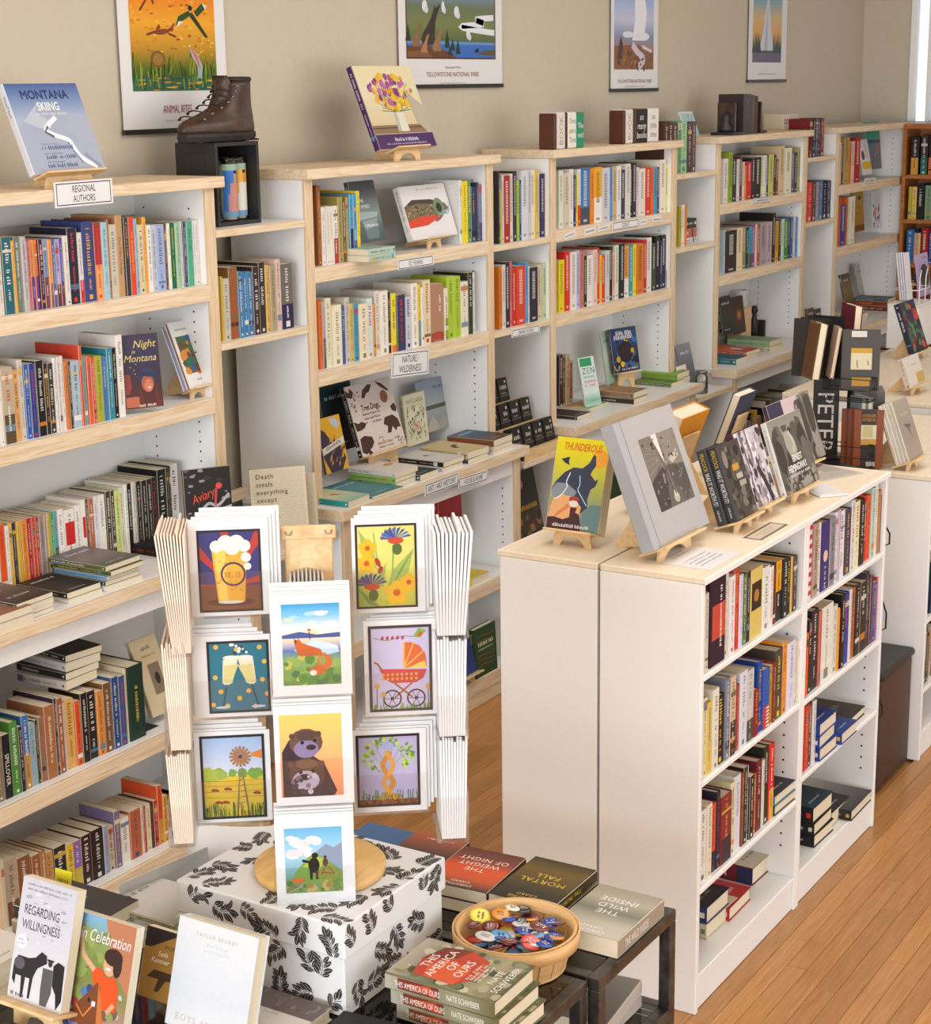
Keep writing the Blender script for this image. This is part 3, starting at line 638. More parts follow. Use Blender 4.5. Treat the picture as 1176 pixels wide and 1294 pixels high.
for i_, xs in ((2, (.7, 1.17)), (3, (.06, 1.17)), (4, (.06, 1.17))):
    mass_row(CX0+PITCHX*i_+xs[0], CX0+PITCHX*i_+xs[1], BF+.05, ZB1+.0005, (.17, .25), DK, 40+i_); mass_row(CX0+PITCHX*i_+xs[0], CX0+PITCHX*i_+xs[1], BF+.05, ZB0+.0005, (.17, .25), DK, 50+i_)
mass_row(6.0, 7.03, 1.782, .8005, (.16, .22), DK, 60); mass_row(6.0, 7.03, 1.782, .5305, (.16, .22), DK, 61); mass_row(6.0, 7.03, 1.782, .2705, (.16, .22), DK, 62)
# island
IS = IYF+.014
def uni(cv): pass
row('130,180,d8d0bc 158,65,3a2030|2a242c 272,30,d8d0c0 306,50,e8e4e8 345,5,c83028 383,40,d8d0e0 409,40,5a7a4a 436,20,2a2420 465,-10,dcc46a 556,-20,e4e4e0 605,-20,ece4dc 632,-40,3a2420 656,-60,e8a820|2a2a2c 701,-80,22262c 736,-85,1c1c1e 761,-92,d8a850 774,-95,4a3a38',
    870, 720, 5.88, 805, IS, .94, IZ-.02, .2, 'on the top shelf of the nearer island case', 'island hardcovers', hard=.75,
    titles={1: lambda cv: cv.rect(.1, .3, .9, .4, 'c8483a').fake(.7, .9, .17, .012, 'f0e6dc', -90), 8: lambda cv: cv.rect(.08, .4, .84, .4, '2a2420').ell(.5, .6, .22, None, 'b07a3a'), 10: T('COME FLY THE WORLD', 'c83a2c', .55, .6, fit=.8)})
row('115,960,e0d4a8 147,990,e0c04a 178,890,e6e0d0 222,940,3a2a24 275,810,7a8090 310,800,d8b8a0|3a2a2a 352,820,3a2a2a 366,860,a83a34 387,760,d8dce8 440,750,c8c8c4|4a4a44 492,890,8a2a2c 525,690,2a4a98 556,740,3a5aa8|c83a34 603,720,b8923a 630,690,8a3a2a 646,600,4a443c|5a4a24 700,545,e8902a 733,540,dcd8e6 790,540,d8d4cc 810,520,e0d8c0 850,490,e8602a',
    870, 720, 5.88, 893, IS-.004, .653, .92, .21, 'on the second shelf of the nearer island case', 'island hardcovers', hard=.75, titles={12: lambda cv: [cv.rect(0, 0, 1, .38, 'c83a34')]+[cv.rect(.5, .02+.06*k, .5, .03, 'ece8e0') for k in range(6)]})
row('90,620,e0dccf 140,570,e8dcc8 175,570,d8522c|28243a 212,480,22283a 240,500,8a2a34|3a2a3a 320,410,e0d8b0 350,360,dcdce6 396,340,8a4a2a 411,300,2a2624 441,290,e0dccc 452,360,1f1f20 486,350,c8602a 510,250,6a2430 549,245,ddd8cc 566,150,2a2a20 602,130,d8302a|e0b04a',
    870, 920, 5.88, 640, IS, .354, .63, .2, 'on the third shelf of the nearer island case', 'island hardcovers', hard=.7, titles={6: T('KLOSTERMAN', '6a6a78', .68, .4, fit=.45)})
row('372,590,e8e0dc 396,600,b8988a 430,600,e6e2d8 458,590,3a2f78 516,560,8a8a90 556,520,e4e4ee 581,500,c8a8c8 594,510,e4e4dc 636,500,4a3f58 681,430,d8d8d8 704,440,e6e0b8 741,430,2a2422 776,400,c8342a 801,395,e8582a 827,340,b8d0c0 851,300,e6e2da 873,360,b87a4a 896,380,2a3a4a|2f5a4a',
    960, 560, 5.88, 936, IS, .94, IZ-.02, .2, 'on the top shelf of the farther island case', 'island hardcovers far', hard=.75, titles={0: lambda cv: [cv.rect(0, .05+.12*k, 1, .06, 'c0303a') for k in range(8)], 3: lambda cv: cv.ell(.5, .5, .3, None, 'e8c8a8').fake(.5, .35, .07, .012, 'e8dcc0', -90)})
row('138,545,2a2220 170,470,2a2a30 222,475,c87060 241,430,e8e4dc 340,430,d8d4cc 376,450,e0a02a 386,460,d83a2a 401,340,1c1a1c 428,335,2a3f98 474,300,e0dcd4 490,290,b86a3a 523,260,2a2420 560,240,2a2826 605,165,3a3844 631,190,6a2a28 646,190,2a3048 666,240,3a3f98 696,190,c83a3a',
    1000, 700, 6.47, 727, IS, .648, .92, .2, 'on the second shelf of the farther island case', 'island hardcovers far', hard=.75)
row('238,-40,c83a30 274,-60,3a2a34 298,-80,e0dcd8', 976, 900, 5.88, 322, IS, .41, .62, .17, 'beside the stacked blue books', 'island thin hardcovers', hard=True)

_ms = MASS.build('far_shelf_books', 'cover_stock'); _ms['kind'] = 'stuff'; _ms['label'] = 'small upright books filling the far science, bookends and corner bookcase shelves'; _ms['category'] = 'books'
# ================================================================== DISPLAY HELPERS
Zv = Vector((0, 0, 1))
def frame_of(face, lean):
    a = math.radians(face); th = math.radians(lean); nh = Vector((math.cos(a), math.sin(a), 0))
    n = nh*math.cos(th)+Zv*math.sin(th); up = Zv*math.cos(th)-nh*math.sin(th); return n, up, up.cross(n), nh
def disp(bl, br, tl, label, col, front, face=-90, lean=18, Y=None, X=None, z=None, t=.018, hard=False, spine='auto', group=None, name=None, low=None, dz=0, w=None, h=None):
    """a book shown front out; bl, br, tl: where the cover's corners show in the photograph"""
    P = onY(*bl, Y) if Y is not None else onX(*bl, X) if X is not None else onZ(*bl, z)
    n, up, rt, nh = frame_of(face, lean)
    w = w or max(.05, abs((onP(*br, P, n)-P).dot(rt))); h = h or max(.05, (onP(*tl, P, n)-P).dot(up))
    P = P+Zv*dz
    o = book(name or ('hardcover_book' if hard else 'paperback_book'), t, h, w, basis(n, rt, up, P-n*t), col, label, group, hard, spine, front, low=low)
    return o, P, w, h
def flatM(x, y, z, ang):
    b = Vector((math.cos(math.radians(ang)), math.sin(math.radians(ang)), 0)); return basis(Zv, b.cross(Zv), b, (x, y, z))
def stack(corner, z, items, where, Y=None, group=None, ang=90, hard=False):
    """books lying flat one on another, spines facing the entrance; corner: nearest bottom corner in the photograph. items: (t, h, w, colour, top art or None, dx, dy)"""
    P = onZ(*corner, z); R = random.Random(hash_(where)); zz = z; N = len(items)
    for i, it in enumerate(items):
        t, h, w, c = it[:4]; fr = it[4] if len(it) > 4 else None; dx, dy = (it[5], it[6]) if len(it) > 6 else (R.uniform(0, .006), R.uniform(0, .006)); sp = it[7] if len(it) > 7 else 'auto'
        pos = 'alone' if N == 1 else 'top' if i == N-1 else 'bottom' if i == 0 else ordn(i+1)+' up'
        lab = f"{cname(c)} book lying flat {where}" if N == 1 else f"{cname(c)} book, {pos} of the pile {where}"
        book('hardcover_book' if hard else 'paperback_book', t, h, w, flatM(P.x+dx, P.y+dy, zz, ang+R.uniform(-2, 2)), c, lab, group or 'books lying in piles', hard, sp, fr, rnd=R); zz += t+.0004
EAS = 0
def easel(P, zs, face, lean, w, bh, label, tbook=.02, material='plywood'):
    n, up, rt, nh = frame_of(face, lean); c = P
    e = empty('book_easel', (c.x, c.y, zs)); tag(e, label, 'book stand', 'small wooden book easels')
    H = P.z-zs-.0065
    F = basis(rt, -nh, Zv, (0, 0, 0)); Lf = basis(rt, -n, up, (0, 0, P.z-zs))
    pts = [(-.5*w, 0), (-.33*w, 0)]+[(-.30*w*math.cos(a), .68*H*math.sin(a)) for a in [math.pi*k/8 for k in range(1, 8)]]+[(.33*w, 0), (.5*w, 0), (.45*w, H), (-.45*w, H)]
    MB().prism(pts, .006, .014, M=F).build('foot_board', material, e)
    MB().bbox((-.62*w, -.028, -.0065), (.62*w, tbook+.012, -.0003), .0015, M=Lf).build('ledge', material, e)
    MB().bbox((-.36*w, tbook+.002, .0), (.36*w, tbook+.009, bh*.72), .0015, M=Lf).build('back_board', material, e)
    yb = tbook+.02+math.tan(math.radians(lean))*bh*.3
    MB().prism([(tbook+.016, .012), (tbook+.02+math.sin(math.radians(lean))*bh*.3, P.z-zs+bh*.3), (yb+.075, 0), (yb+.05, 0)], -.004, .004, M=basis(-nh, rt, Zv, (0, 0, 0))).build('strut', material, e)
    return e
def sign(lines, tl, tr, bl, Y, label, tone='efedea', ink='2a2422', fake=False, frame=True, size=.27):
    A = onY(*tl, Y); B = onY(*tr, Y); C_ = onY(*bl, Y); w, h = B.x-A.x, A.z-C_.z; tilt = (B.z-A.z)/w
    o = MB().bbox((0, -.0012, 0), (w, 0, h), .0004).build('shelf_sign', 'white_card'); o.location = (A.x, Y, C_.z); o.rotation_euler = (0, -math.atan(tilt), 0)
    tag(o, label, 'sign', 'shelf signs'); cv = Cv(w, h)
    if frame: cv.frame_in(.035, .07, .93, .86, .011, ink)
    k = len(lines)
    for i, t in enumerate(lines):
        y = .5+(k-1)*.19-i*.38
        if fake: cv.fake(.12, y, w*.76, h*.28, ink)
        else: cv.text(t, .5, y, size if k > 1 else size*1.75, ink, sx=.7, fit=.86)
    cv.build('lettering', o, basis((1, 0, 0), (0, 0, 1), (0, -1, 0), (0, -.0014, 0)))
SY = UF-.0225
sign(['REGIONAL', 'AUTHORS'], (67.2, 230.6), (141, 225), (67.5, 263.6), UF-.0225, 'white regional authors sign on the top edge of the first bookcase')
sign(['FLY FISHING'], (501.6, 328.8), (547.5, 322), (501.6, 341.6), UF-.0015, 'white fly fishing sign on a pine shelf edge')
sign(['NATURE /', 'WILDERNESS'], (493.1, 446), (540.7, 441.6-1), (493.1, 478.6), UF-.0015, 'white nature wilderness sign on a pine shelf edge')
sign(['ART / ART HISTORY'], (536, 612.7), (579.4, 596.5), (536, 628), BF-.0255, 'white art history sign below the ledge of the second bookcase')
sign(['HOUSE & HOME'], (578.5, 605), (616, 594), (578.5, 617.8), BF-.0255, 'white house and home sign below the ledge of the second bookcase')
sign(['GRAPHIC NOVELS'], (645.9, 417), (681.6, 410.5), (645.9, 427.2), UF+.0005, 'white graphic novels sign on the narrow shelf edge')
sign(['SCIENCE'], (773, 281), (806.3, 276.2), (773, 292), UF-.0015, 'white science sign on a pine shelf edge')
for (a, b, c), lb in ((((712.5, 296), (727, 290), (712.5, 304)), 'nearest the upright left of the science sign'), (((737.8, 290), (752, 286), (737.8, 298)), 'midway left of the science sign'),
                      (((755.3, 287), (769.4, 283), (755.3, 293.5)), 'just left of the science sign'), (((807.5, 277.5), (817.3, 275.8), (807.5, 285)), 'just right of the science sign'), (((822.8, 275), (836, 273.5), (822.8, 281)), 'second to the right of the science sign')):
    sign(['x'], a, b, c, UF-.0016, 'small white strip label '+lb, fake=True, frame=False)
sign(['x'], (951.8, 250.4), (972.7, 248.2), (951.8, 257.6), UF-.0015, 'small white sign on the shelf edge under the dark bookends', fake=True)
sign(['x'], (1092, 225), (1106.6, 223.6), (1092, 233), UF-.0015, 'small white sign on the shelf edge of the corner bookcase', fake=True)

# ================================================================== POSTERS ON THE WALL
def poster(bl, br, art_in, hgt, label, fn):
    A = onY(*bl, WY-.012); B = onY(*br, WY-.012); w = B.x-A.x
    e = empty('poster', (A.x, WY-.012, A.z)); tag(e, label, 'poster', 'posters on the back wall')
    MB().box((0, 0, .012), (w, .0012, hgt)).build('sheet', 'white_card', e)
    for z, nm in ((0, 'hanger_bar'), (hgt-.012, 'hanger_bar')): MB().bbox((-.004, -.006, z), (w+.004, .006, z+.016), .002).build(nm, 'black_board', e)
    cv = Cv(w, hgt); fn(cv, *art_in); cv.build('poster_print', e, basis((1, 0, 0), (0, 0, 1), (0, -1, 0), (0, -.0004, 0)))
    return e
def pa1(cv, l, b, r, t):
    W_, H_ = r-l, t-b
    cv.grad(l, b, W_, H_, 'c8641c', 'e88a20', 'eda828', 'c89428', '5a6a1c', '2e4a20')
    for k in range(120):
        x = l+random.random()*W_; y = b+H_*random.uniform(.32, .98); c = random.choice(['f2b43c', 'd8741c', 'f0c84c', 'a85418', 'c8861e']); cv.ell(min(max(x, l+.02), r-.02), y, random.uniform(.008, .02), random.uniform(.003, .010), c, 6)
    cv.rect(l, b, W_, H_*.13, '3c6a4c'); [cv.ell(random.uniform(l+.05, r-.05), b+H_*random.uniform(.01, .12), random.uniform(.02, .06), .004, random.choice(['d8b83a', '2a5a5c', 'e08a2a', '1e4030']), 6) for _ in range(40)]
    for k in range(70):
        x = l+random.random()*W_; y0 = b+H_*random.uniform(.0, .16); cv.line([(x, y0), (min(max(x+random.uniform(-.03, .03), l), r), y0+random.uniform(.05, .16))], .008, random.choice(['6a8a24', '3c5a1c', '9aa838', '24401c']))
    # hare, bird, fish: plain silhouettes
    hx_, hy = l+.36*W_, b+.52*H_
    cv.ell(hx_, hy, .075, .018, '8a3c20', 12, .1).ell(hx_+.085, hy+.016, .025, .013, '8a3c20', 8).line([(hx_+.09, hy+.02), (hx_+.12, hy+.055)], .014, '8a3c20').line([(hx_-.06, hy), (hx_-.14, hy-.02)], .014, '7a3018').line([(hx_+.06, hy-.01), (hx_+.13, hy-.03)], .012, '7a3018').line([(hx_-.05, hy+.005), (hx_-.02, hy+.04)], .02, '8a3c20')
    bx_, by_ = l+.75*W_, b+.66*H_
    cv.poly([(bx_-.02, by_+.03), (bx_+.13, by_-.13), (bx_+.10, by_-.13), (bx_-.05, by_+.01)], '24381c').poly([(bx_-.03, by_+.01), (bx_-.18, by_-.06), (bx_-.15, by_), (bx_-.05, by_+.04)], '2c4a24').poly([(bx_-.15, by_-.03), (bx_-.18, by_-.075), (bx_-.10, by_-.03)], 'dcdcd4').poly([(bx_, by_+.03), (bx_+.08, by_+.09), (bx_+.12, by_+.06), (bx_+.03, by_+.0)], '2c4a24').poly([(bx_+.08, by_+.09), (bx_+.13, by_+.075), (bx_+.11, by_+.045)], 'd4d4d0').ell(bx_-.035, by_+.055, .02, .018, '1a2418')
    fx, fy = l+.74*W_, b+.25*H_
    cv.poly([(fx-.06, fy+.10), (fx+.02, fy+.06), (fx+.07, fy-.02), (fx+.06, fy-.10), (fx+.02, fy-.10), (fx+.02, fy-.02), (fx-.03, fy+.04)], '9cb4bc').poly([(fx-.05, fy+.095), (fx+.02, fy+.05), (fx+.05, fy-.04), (fx+.04, fy-.04), (fx, fy+.03)], 'd86a5c')
    cv.ell(l+.3*W_, b+.28*H_, .07, .055, '7a5a24', 9).ell(l+.3*W_, b+.28*H_, .05, .04, '9a7430', 9)
    cv.line([(l+.25*W_, b+.97*H_), (l+.2*W_, b+.8*H_), (l+.12*W_, b+.7*H_)], .016, '7a3a1c').line([(l+.2*W_, b+.97*H_), (l+.28*W_, b+.76*H_)], .016, '7a3a1c')
    cv.text('ANIMAL RITES', .5, .155, .05, 'a83a34', sx=.62, shear=.08).fake(.38, .08, cv.w*.3, .006, 'c8c4bc')
def pa2(cv, l, b, r, t):
    W_, H_ = r-l, t-b
    cv.grad(l, b, W_, H_, 'b8c8e8', '8a98c0', '6a7a5c', '7a8450', '5a6a44', '3a6ab8')
    cv.rect(l, b, W_, .17*H_, '3c70c0').poly([(l, b+.17*H_), (r, b+.17*H_), (r, b+.20*H_), (l, b+.21*H_)], '6a94c8')
    cv.line([(r-.02, b+.5*H_), (r-.2, b+.47*H_), (r-.12, b+.42*H_), (r-.36, b+.38*H_), (r-.1, b+.33*H_), (r-.01, b+.32*H_)], .03, 'e6eaf2')
    for x, y, s in ((.55, .55, .05), (.68, .30, .04), (.40, .6, .03), (.2, .6, .05)): cv.ell(l+x*W_, b+y*H_, s*.5, .05, 'e4e8f0', 9).ell(l+x*W_+.015, b+y*H_-.03, s*.4, .03, 'd4dce8', 8)
    cv.poly([(l, b), (l+.55*W_, b), (l+.50*W_, b+.06*H_), (l+.36*W_, b+.12*H_), (l+.2*W_, b+.17*H_), (l, b+.14*H_)], '6a4428').poly([(l, b), (l+.3*W_, b), (l+.2*W_, b+.1*H_), (l, b+.08*H_)], '855a38')
    def wolf(x, y, s, c): cv.poly([(x+a*s*.9, y+b*s*1.5) for a, b in ((-.02, 0), (.09, 0), (.092, .015), (.075, .03), (.08, .06), (.085, .1), (.098, .13), (.125, .168), (.118, .178), (.09, .158), (.082, .172), (.07, .152), (.05, .118), (.02, .085), (-.015, .05), (-.03, .02))], c)
    wolf(l+.2*W_, b+.16*H_, 1.3, '3c3430'); wolf(l+.08*W_, b+.14*H_, .8, '8a6a4c'); wolf(l+.3*W_, b+.09*H_, .8, '9a7450'); wolf(l+.17*W_, b+.07*H_, .6, 'a87e58')
    for x, y, s in ((.44, .13, .22), (.5, .1, .14), (.56, .06, .18), (.47, .05, .1), (.02, .2, .2)): cv.poly([(l+x*W_-.025, b+y*H_), (l+x*W_+.025, b+y*H_), (l+x*W_, b+(y+s)*H_)], '24382a')
    cv.poly([(r, b+.04*H_), (r-.2, b+.06*H_), (r-.12, b+.10*H_), (r, b+.12*H_)], '5a5a34').poly([(l+.75*W_, b+.08*H_), (l+.8*W_, b+.08*H_), (l+.8*W_, b+.13*H_), (l+.76*W_, b+.12*H_)], '2a2420')
    cv.frame_in(l, b, W_, H_, .008, '5a3030').text('Restoring the Wolf to', .5, .18, .02, '8a6a5c', fit=.4).text('YELLOWSTONE NATIONAL PARK', .5, .12, .04, 'a0583c', fit=.74).fake(.38, .045, cv.w*.24, .005, 'c0b8b0')
def pa3(cv, l, b, r, t):
    W_, H_ = r-l, t-b
    cv.grad(l, b, W_, H_, '9ab4e0', 'a8bce4', 'c8cce4', '8a94b4', 'a8764a', '7a4a2c')
    cv.poly([(l+.45*W_, b+.35*H_), (l+.75*W_, b+.35*H_), (l+.82*W_, b+.7*H_), (l+.72*W_, b+.99*H_), (l+.5*W_, b+.99*H_), (l+.52*W_, b+.6*H_)], 'eef0f6').ell(l+.35*W_, b+.42*H_, .12, .03, 'e4e6f0').ell(l+.7*W_, b+.4*H_, .16, .04, 'e8eaf2')
    cv.poly([(l, b), (r, b), (r, b+.2*H_), (l+.6*W_, b+.3*H_), (l, b+.28*H_)], '8a5a34').line([(l+.45*W_, b+.30*H_), (l+.6*W_, b+.2*H_), (l+.75*W_, b+.12*H_), (l+.6*W_, b+.02*H_)], .07, 'd0c8d4').line([(l+.7*W_, b+.28*H_), (l+.95*W_, b+.22*H_)], .03, 'd8d0d8')
    cv.poly([(l+.08*W_, b+.12*H_), (l+.2*W_, b+.12*H_), (l+.22*W_, b+.3*H_), (l+.17*W_, b+.4*H_), (l+.12*W_, b+.3*H_)], '4a2f28').blobs(24, l+.05, b, W_-.1, .2*H_, .01, .03, ['6a4428', 'a8744a', '5a3420'])
    cv.text('YELLOWSTONE NATIONAL PARK', .5, .1, .034, '8a4a2c', fit=.86).fake(.28, .05, cv.w*.45, .006, 'b8b0a8')
def pa4(cv, l, b, r, t):
    W_, H_ = r-l, t-b
    cv.grad(l, b, W_, H_, '6a94b4', '8aacb8', 'd8b878', 'e0a85c', '4a5030', '24281c'); cv.rect(l, b, W_, .13*H_, '6a5a70')
    cv.poly([(l+.22*W_, b+.16*H_), (l+.72*W_, b+.16*H_), (l+.62*W_, b+.5*H_), (l+.54*W_, b+.85*H_), (l+.5*W_, b+.96*H_), (l+.46*W_, b+.8*H_), (l+.36*W_, b+.45*H_)], 'd4d4e0').poly([(l+.4*W_, b+.16*H_), (l+.5*W_, b+.16*H_), (l+.5*W_, b+.8*H_)], 'b0b4c8')
    for k in range(10): x = l+W_*random.choice((random.uniform(.02, .25), random.uniform(.72, .98))); cv.poly([(x-.03, b+.13*H_), (x+.03, b+.13*H_), (x, b+random.uniform(.3, .42)*H_)], '2a3820')
    cv.fake(.24, .09, cv.w*.5, .009, 'c8c4bc')
poster((157, 171), (289, 158.5), (.10, .27, .90, .985), .50, 'orange wildlife poster hanging above the hiking boot', pa1)
poster((505, 112.5), (634.5, 109), (.065, .25, .93, .985), .46, 'blue and green wolf landscape poster left of the wall centre, text at its foot', pa2)
poster((771.5, 116.5), (830.5, 114.5), (.06, .21, .90, .985), .50, 'pale blue geyser basin poster above the science bookcase', pa3)
poster((944.5, 104.5), (992, 103.5), (.10, .21, .86, .985), .52, 'poster of a white spouting geyser at dusk, nearest the window', pa4)

# ================================================================== COVER ART
def plain(*cs):
    def f(cv):
        cv.grad(0, 0, 1, 1, *cs); cv.fake(.14, .82, cv.w*.7, cv.h*.06, mix(hx(cs[0]), (1, 1, 1) if lum(hx(cs[0])) < .3 else (0, 0, 0), .8)); cv.fake(.2, .12, cv.w*.5, cv.h*.03, mix(hx(cs[-1]), (1, 1, 1) if lum(hx(cs[-1])) < .3 else (0, 0, 0), .7))
    return f
def a_ski(cv):
    cv.grad(0, 0, 1, 1, '44609a', '7a92bc', 'a8b4cc', 'b4bccc', 'bcc2ce', 'a4aabc')
    cv.poly([(0, .5), (.2, .66), (.36, .78), (.52, .73), (.75, .68), (1, .64), (1, 0), (0, 0)], 'a4aec2').poly([(.36, .78), (.3, .68), (.42, .6), (.45, .5), (.3, .5), (.1, .58), (.2, .66)], 'bcc4d2').poly([(1, .64), (.75, .68), (.6, .5), (.8, .35), (1, .3)], 'a8b0c4')
    cv.line([(.55, .62), (.42, .54), (.36, .48), (.46, .42), (.62, .36), (.66, .28), (.72, .16), (.9, .04)], .05, 'eceff4').line([(.40, .52), (.34, .46), (.44, .4)], .03, '5a6478').line([(.6, .34), (.64, .24), (.72, .1)], .02, '7a8498').line([(.78, .2), (.86, .12), (.95, .04)], .04, '8a94a8')
    cv.text('MONTANA', .5, .875, .095, '24386c', fit=.9, bold=.05).text('SKIING', .5, .745, .09, 'f4f6f8', sx=.8, fit=.6, bold=.02).fake(.3, .66, cv.w*.45, .007, 'dfe4ec')
    for y in (.285, .18, .085): cv.fake(.22, y, cv.w*.42, .011, '3a5088'); cv.fake(.22, y+.04, cv.w*.25, .004, '7a86a0')
def a_flowers(cv):
    cv.grad(0, 0, 1, 1, 'e8dcb0', 'e4d8b4', 'd8c8a0', 'b89a70'); cv.rect(0, .18, 1, .1, '8a7050').rect(0, .24, 1, .012, '4a3a30')
    cv.poly([(.42, .2), (.62, .2), (.60, .46), (.44, .46)], 'dcdcc8').poly([(.42, .2), (.48, .2), (.49, .46), (.44, .46)], 'b8b8a0')
    for k in range(40): x = random.uniform(.2, .85); cv.line([(.53, .44), (x, random.uniform(.45, .8))], .008, random.choice(['4a6a34', '6a8444', '3a5428']))
    for k in range(110):
        a, rr = random.random()*6.28, random.random()**.6; cv.ell(.52+.36*rr*math.cos(a), .68+.22*rr*math.sin(a), random.uniform(.02, .045), None, random.choice(['e8b820', 'f0c838', 'd8a018', '9a4a90', 'b868a8', '7a3a80', 'e8c030']), 6)
    cv.poly([(.75, .7), (1, .5), (1, .1), (.8, .3)], 'b8b09a').rect(0, 0, 1, .17, '4a2460').fake(.27, .105, cv.w*.46, .013, 'e8e0ec').fake(.14, .055, cv.w*.7, .007, 'c8b8d4')
def a_optimist(cv):
    cv.grad(0, 0, 1, 1, '4a4e52', '5a5e60', '7c8a88', '5a6a6c', '48545a'); cv.poly([(.1, .36), (.85, .4), (.9, .48), (.1, .5)], '9cb0ae').poly([(.3, .05), (.75, .05), (.85, .35), (.2, .35)], '6c7c7e').poly([(.2, .35), (.85, .38), (.7, .25), (.3, .2)], '8c9c9c')
    cv.text('THE', .32, .68, .055, 'f0ece0', fit=.3).text('OPTIMIST', .45, .58, .055, 'f0ece0', sx=.75, fit=.8).fake(.3, .27, cv.w*.5, .010, 'e8ece8')
def a_fish(cv):
    cv.rect(0, 0, 1, 1, 'e4e2e2').fake(.35, .92, cv.w*.5, .006, '8a8a8a').poly([(0, .62), (.2, .74), (.6, .72), (.9, .62), (.97, .5), (.8, .4), (.4, .34), (0, .28)], '7a6a4c').poly([(0, .62), (.2, .74), (.6, .72), (.9, .62), (.7, .62), (.3, .66)], '4a4234').poly([(0, .34), (.3, .42), (.6, .42), (.7, .36), (.4, .24), (0, .22)], 'd84a34')
    for k in range(60): cv.ell(random.uniform(.02, .7), random.uniform(.42, .66), .012, None, random.choice(['c8b48a', '3a3228', 'a8946a', '6a8a8a']), 6)
    cv.ell(.74, .55, .12, None, '7a8a6a').ell(.74, .55, .06, None, '2a3230').ell(.68, .34, .1, .03, '9a5a5c', 10, .3).line([(.8, .45), (.95, .5), (.98, .62)], .015, 'a8c0d0').line([(.7, .42), (.9, .42), (.97, .5)], .015, '9ab0b8')
def a_night(cv):
    cv.grad(0, 0, 1, 1, '3c3448', '34304c', '3a2c40', '4a2a2c', '5a2a24'); cv.ell(.62, .42, .24, .12, '2e3a5c').ell(.62, .33, .17, .12, 'a85a44').ell(.64, .3, .12, .09, 'c87a58').ell(.66, .27, .05, .012, 'e8d0c0').ell(.56, .34, .015, None, '2a1818').ell(.7, .34, .015, None, '2a1818')
    cv.poly([(.38, .44), (.88, .40), (.9, .46), (.4, .5)], '26304c').poly([(.4, .3), (.5, .02), (.36, .02)], '6a2c24').poly([(.82, .32), (.95, .02), (.8, .02)], '6a2c24').poly([(0, .48), (.15, .46), (.18, .3), (.1, .2), (0, .2)], '8a3c34').rect(0, .02, .35, .14, 'b8684a')
    for p in ((.28, .52), (.18, .56), (.34, .6), (.3, .47)): cv.ell(*p, .012, None, 'e8d890')
    cv.text('Night', .6, .87, .1, 'd8c078', shear=.3, fit=.62).text('in', .3, .77, .05, 'd8c078', shear=.3).text('Montana', .46, .68, .095, 'd8c078', shear=.3, fit=.9).fake(.3, .035, cv.w*.5, .008, 'e8d8c0')
def a_bro(cv): cv.rect(0, 0, 1, 1, 'e6e4e0').rect(.1, .22, .8, .56, '4a6a4a').blobs(26, .1, .25, .8, .5, .05, .16, ['c8542c', '3a5a98', '6a4a28', '2e6a5c', 'd88a3a']).text('LITHOGRAPHS'[:0] or ' ', .5, .9, .03, '8a8a8a').fake(.2, .88, cv.w*.6, .006, '8a8a8a').fake(.4, .12, cv.w*.2, .006, '6a6a6a')
def a_tree(cv):
    cv.rect(0, 0, 1, 1, 'd8ccc4')
    for pts in ([(0, .95), (.06, .9), (.1, .97), (.16, .9), (.1, .82), (0, .85)], [(.3, .80), (.36, .9), (.5, .96), (.58, .95), (.5, .86), (.42, .84), (.36, .78)], [(.66, .98), (.8, .93), (.92, .82), (.9, .8), (.76, .88)], [(.86, .58), (.96, .62), (1, .55), (.96, .48), (.88, .52)], [(.62, .36), (.68, .45), (.86, .46), (.96, .38), (.98, .26), (.9, .27), (.86, .22), (.8, .3), (.74, .22), (.66, .22), (.7, .32)], [(0, .5), (.1, .46), (.16, .48), (.26, .44), (.2, .38), (.1, .36), (.02, .36)], [(.04, .25), (.14, .28), (.22, .26), (.3, .24), (.32, .16), (.26, .10), (.1, .02), (.02, .06)], [(.12, .06), (.18, .08), (.24, .02), (.16, 0)]):
        cv.poly(pts, '4a3028')
    for k in range(34): x, y = random.choice([(.08, .74), (.12, .68), (.2, .86), (.28, .44), (.5, .16), (.85, .12), (.92, .06), (.1, .84)]); cv.ell(x+random.uniform(-.06, .06), y+random.uniform(-.05, .05), .022, .008, random.choice(['4a3428', '6a4030', '3a2820']), 6, random.random()*3)
    cv.ell(.78, .74, .085, None, '8a5a3c').text('Tree Dogs,', .44, .655, .085, '3a2c28', sx=.8, fit=.66, bold=.02).text('Banshee Fingers and', .42, .565, .035, '5a4a44', fit=.55).text('Other Irish Words', .42, .5, .035, '5a4a44', fit=.5).text('for Nature', .5, .44, .035, '5a4a44', fit=.35).text('Manchán Magan', .55, .12, .04, 'b8826a', fit=.5).fake(.4, .06, cv.w*.32, .006, '8a7a74')
def a_iwi(cv):
    cv.rect(0, 0, 1, 1, 'cfccb0').text('IWÍGARA', .5, .86, .10, '6a6c5c', fit=.86).fake(.1, .77, cv.w*.8, .005, '8a8a78')
    for k in range(70): x, y = random.uniform(.1, .9), random.uniform(.06, .7); cv.line([(x, y), (x+random.uniform(-.06, .06), y+random.uniform(.02, .08))], .012, '5a6048'); cv.ell(x, y+.05, random.uniform(.02, .05), .015, random.choice(['5a6450', '7a8468', '3e4838', '94987c']), 6, random.random()*3)
    for k in range(8): a = k*.785; cv.ell(.5+.1*math.cos(a), .36+.07*math.sin(a), .06, .02, 'd8a890', 7, a)
    cv.ell(.5, .36, .04, None, 'b87a5c')
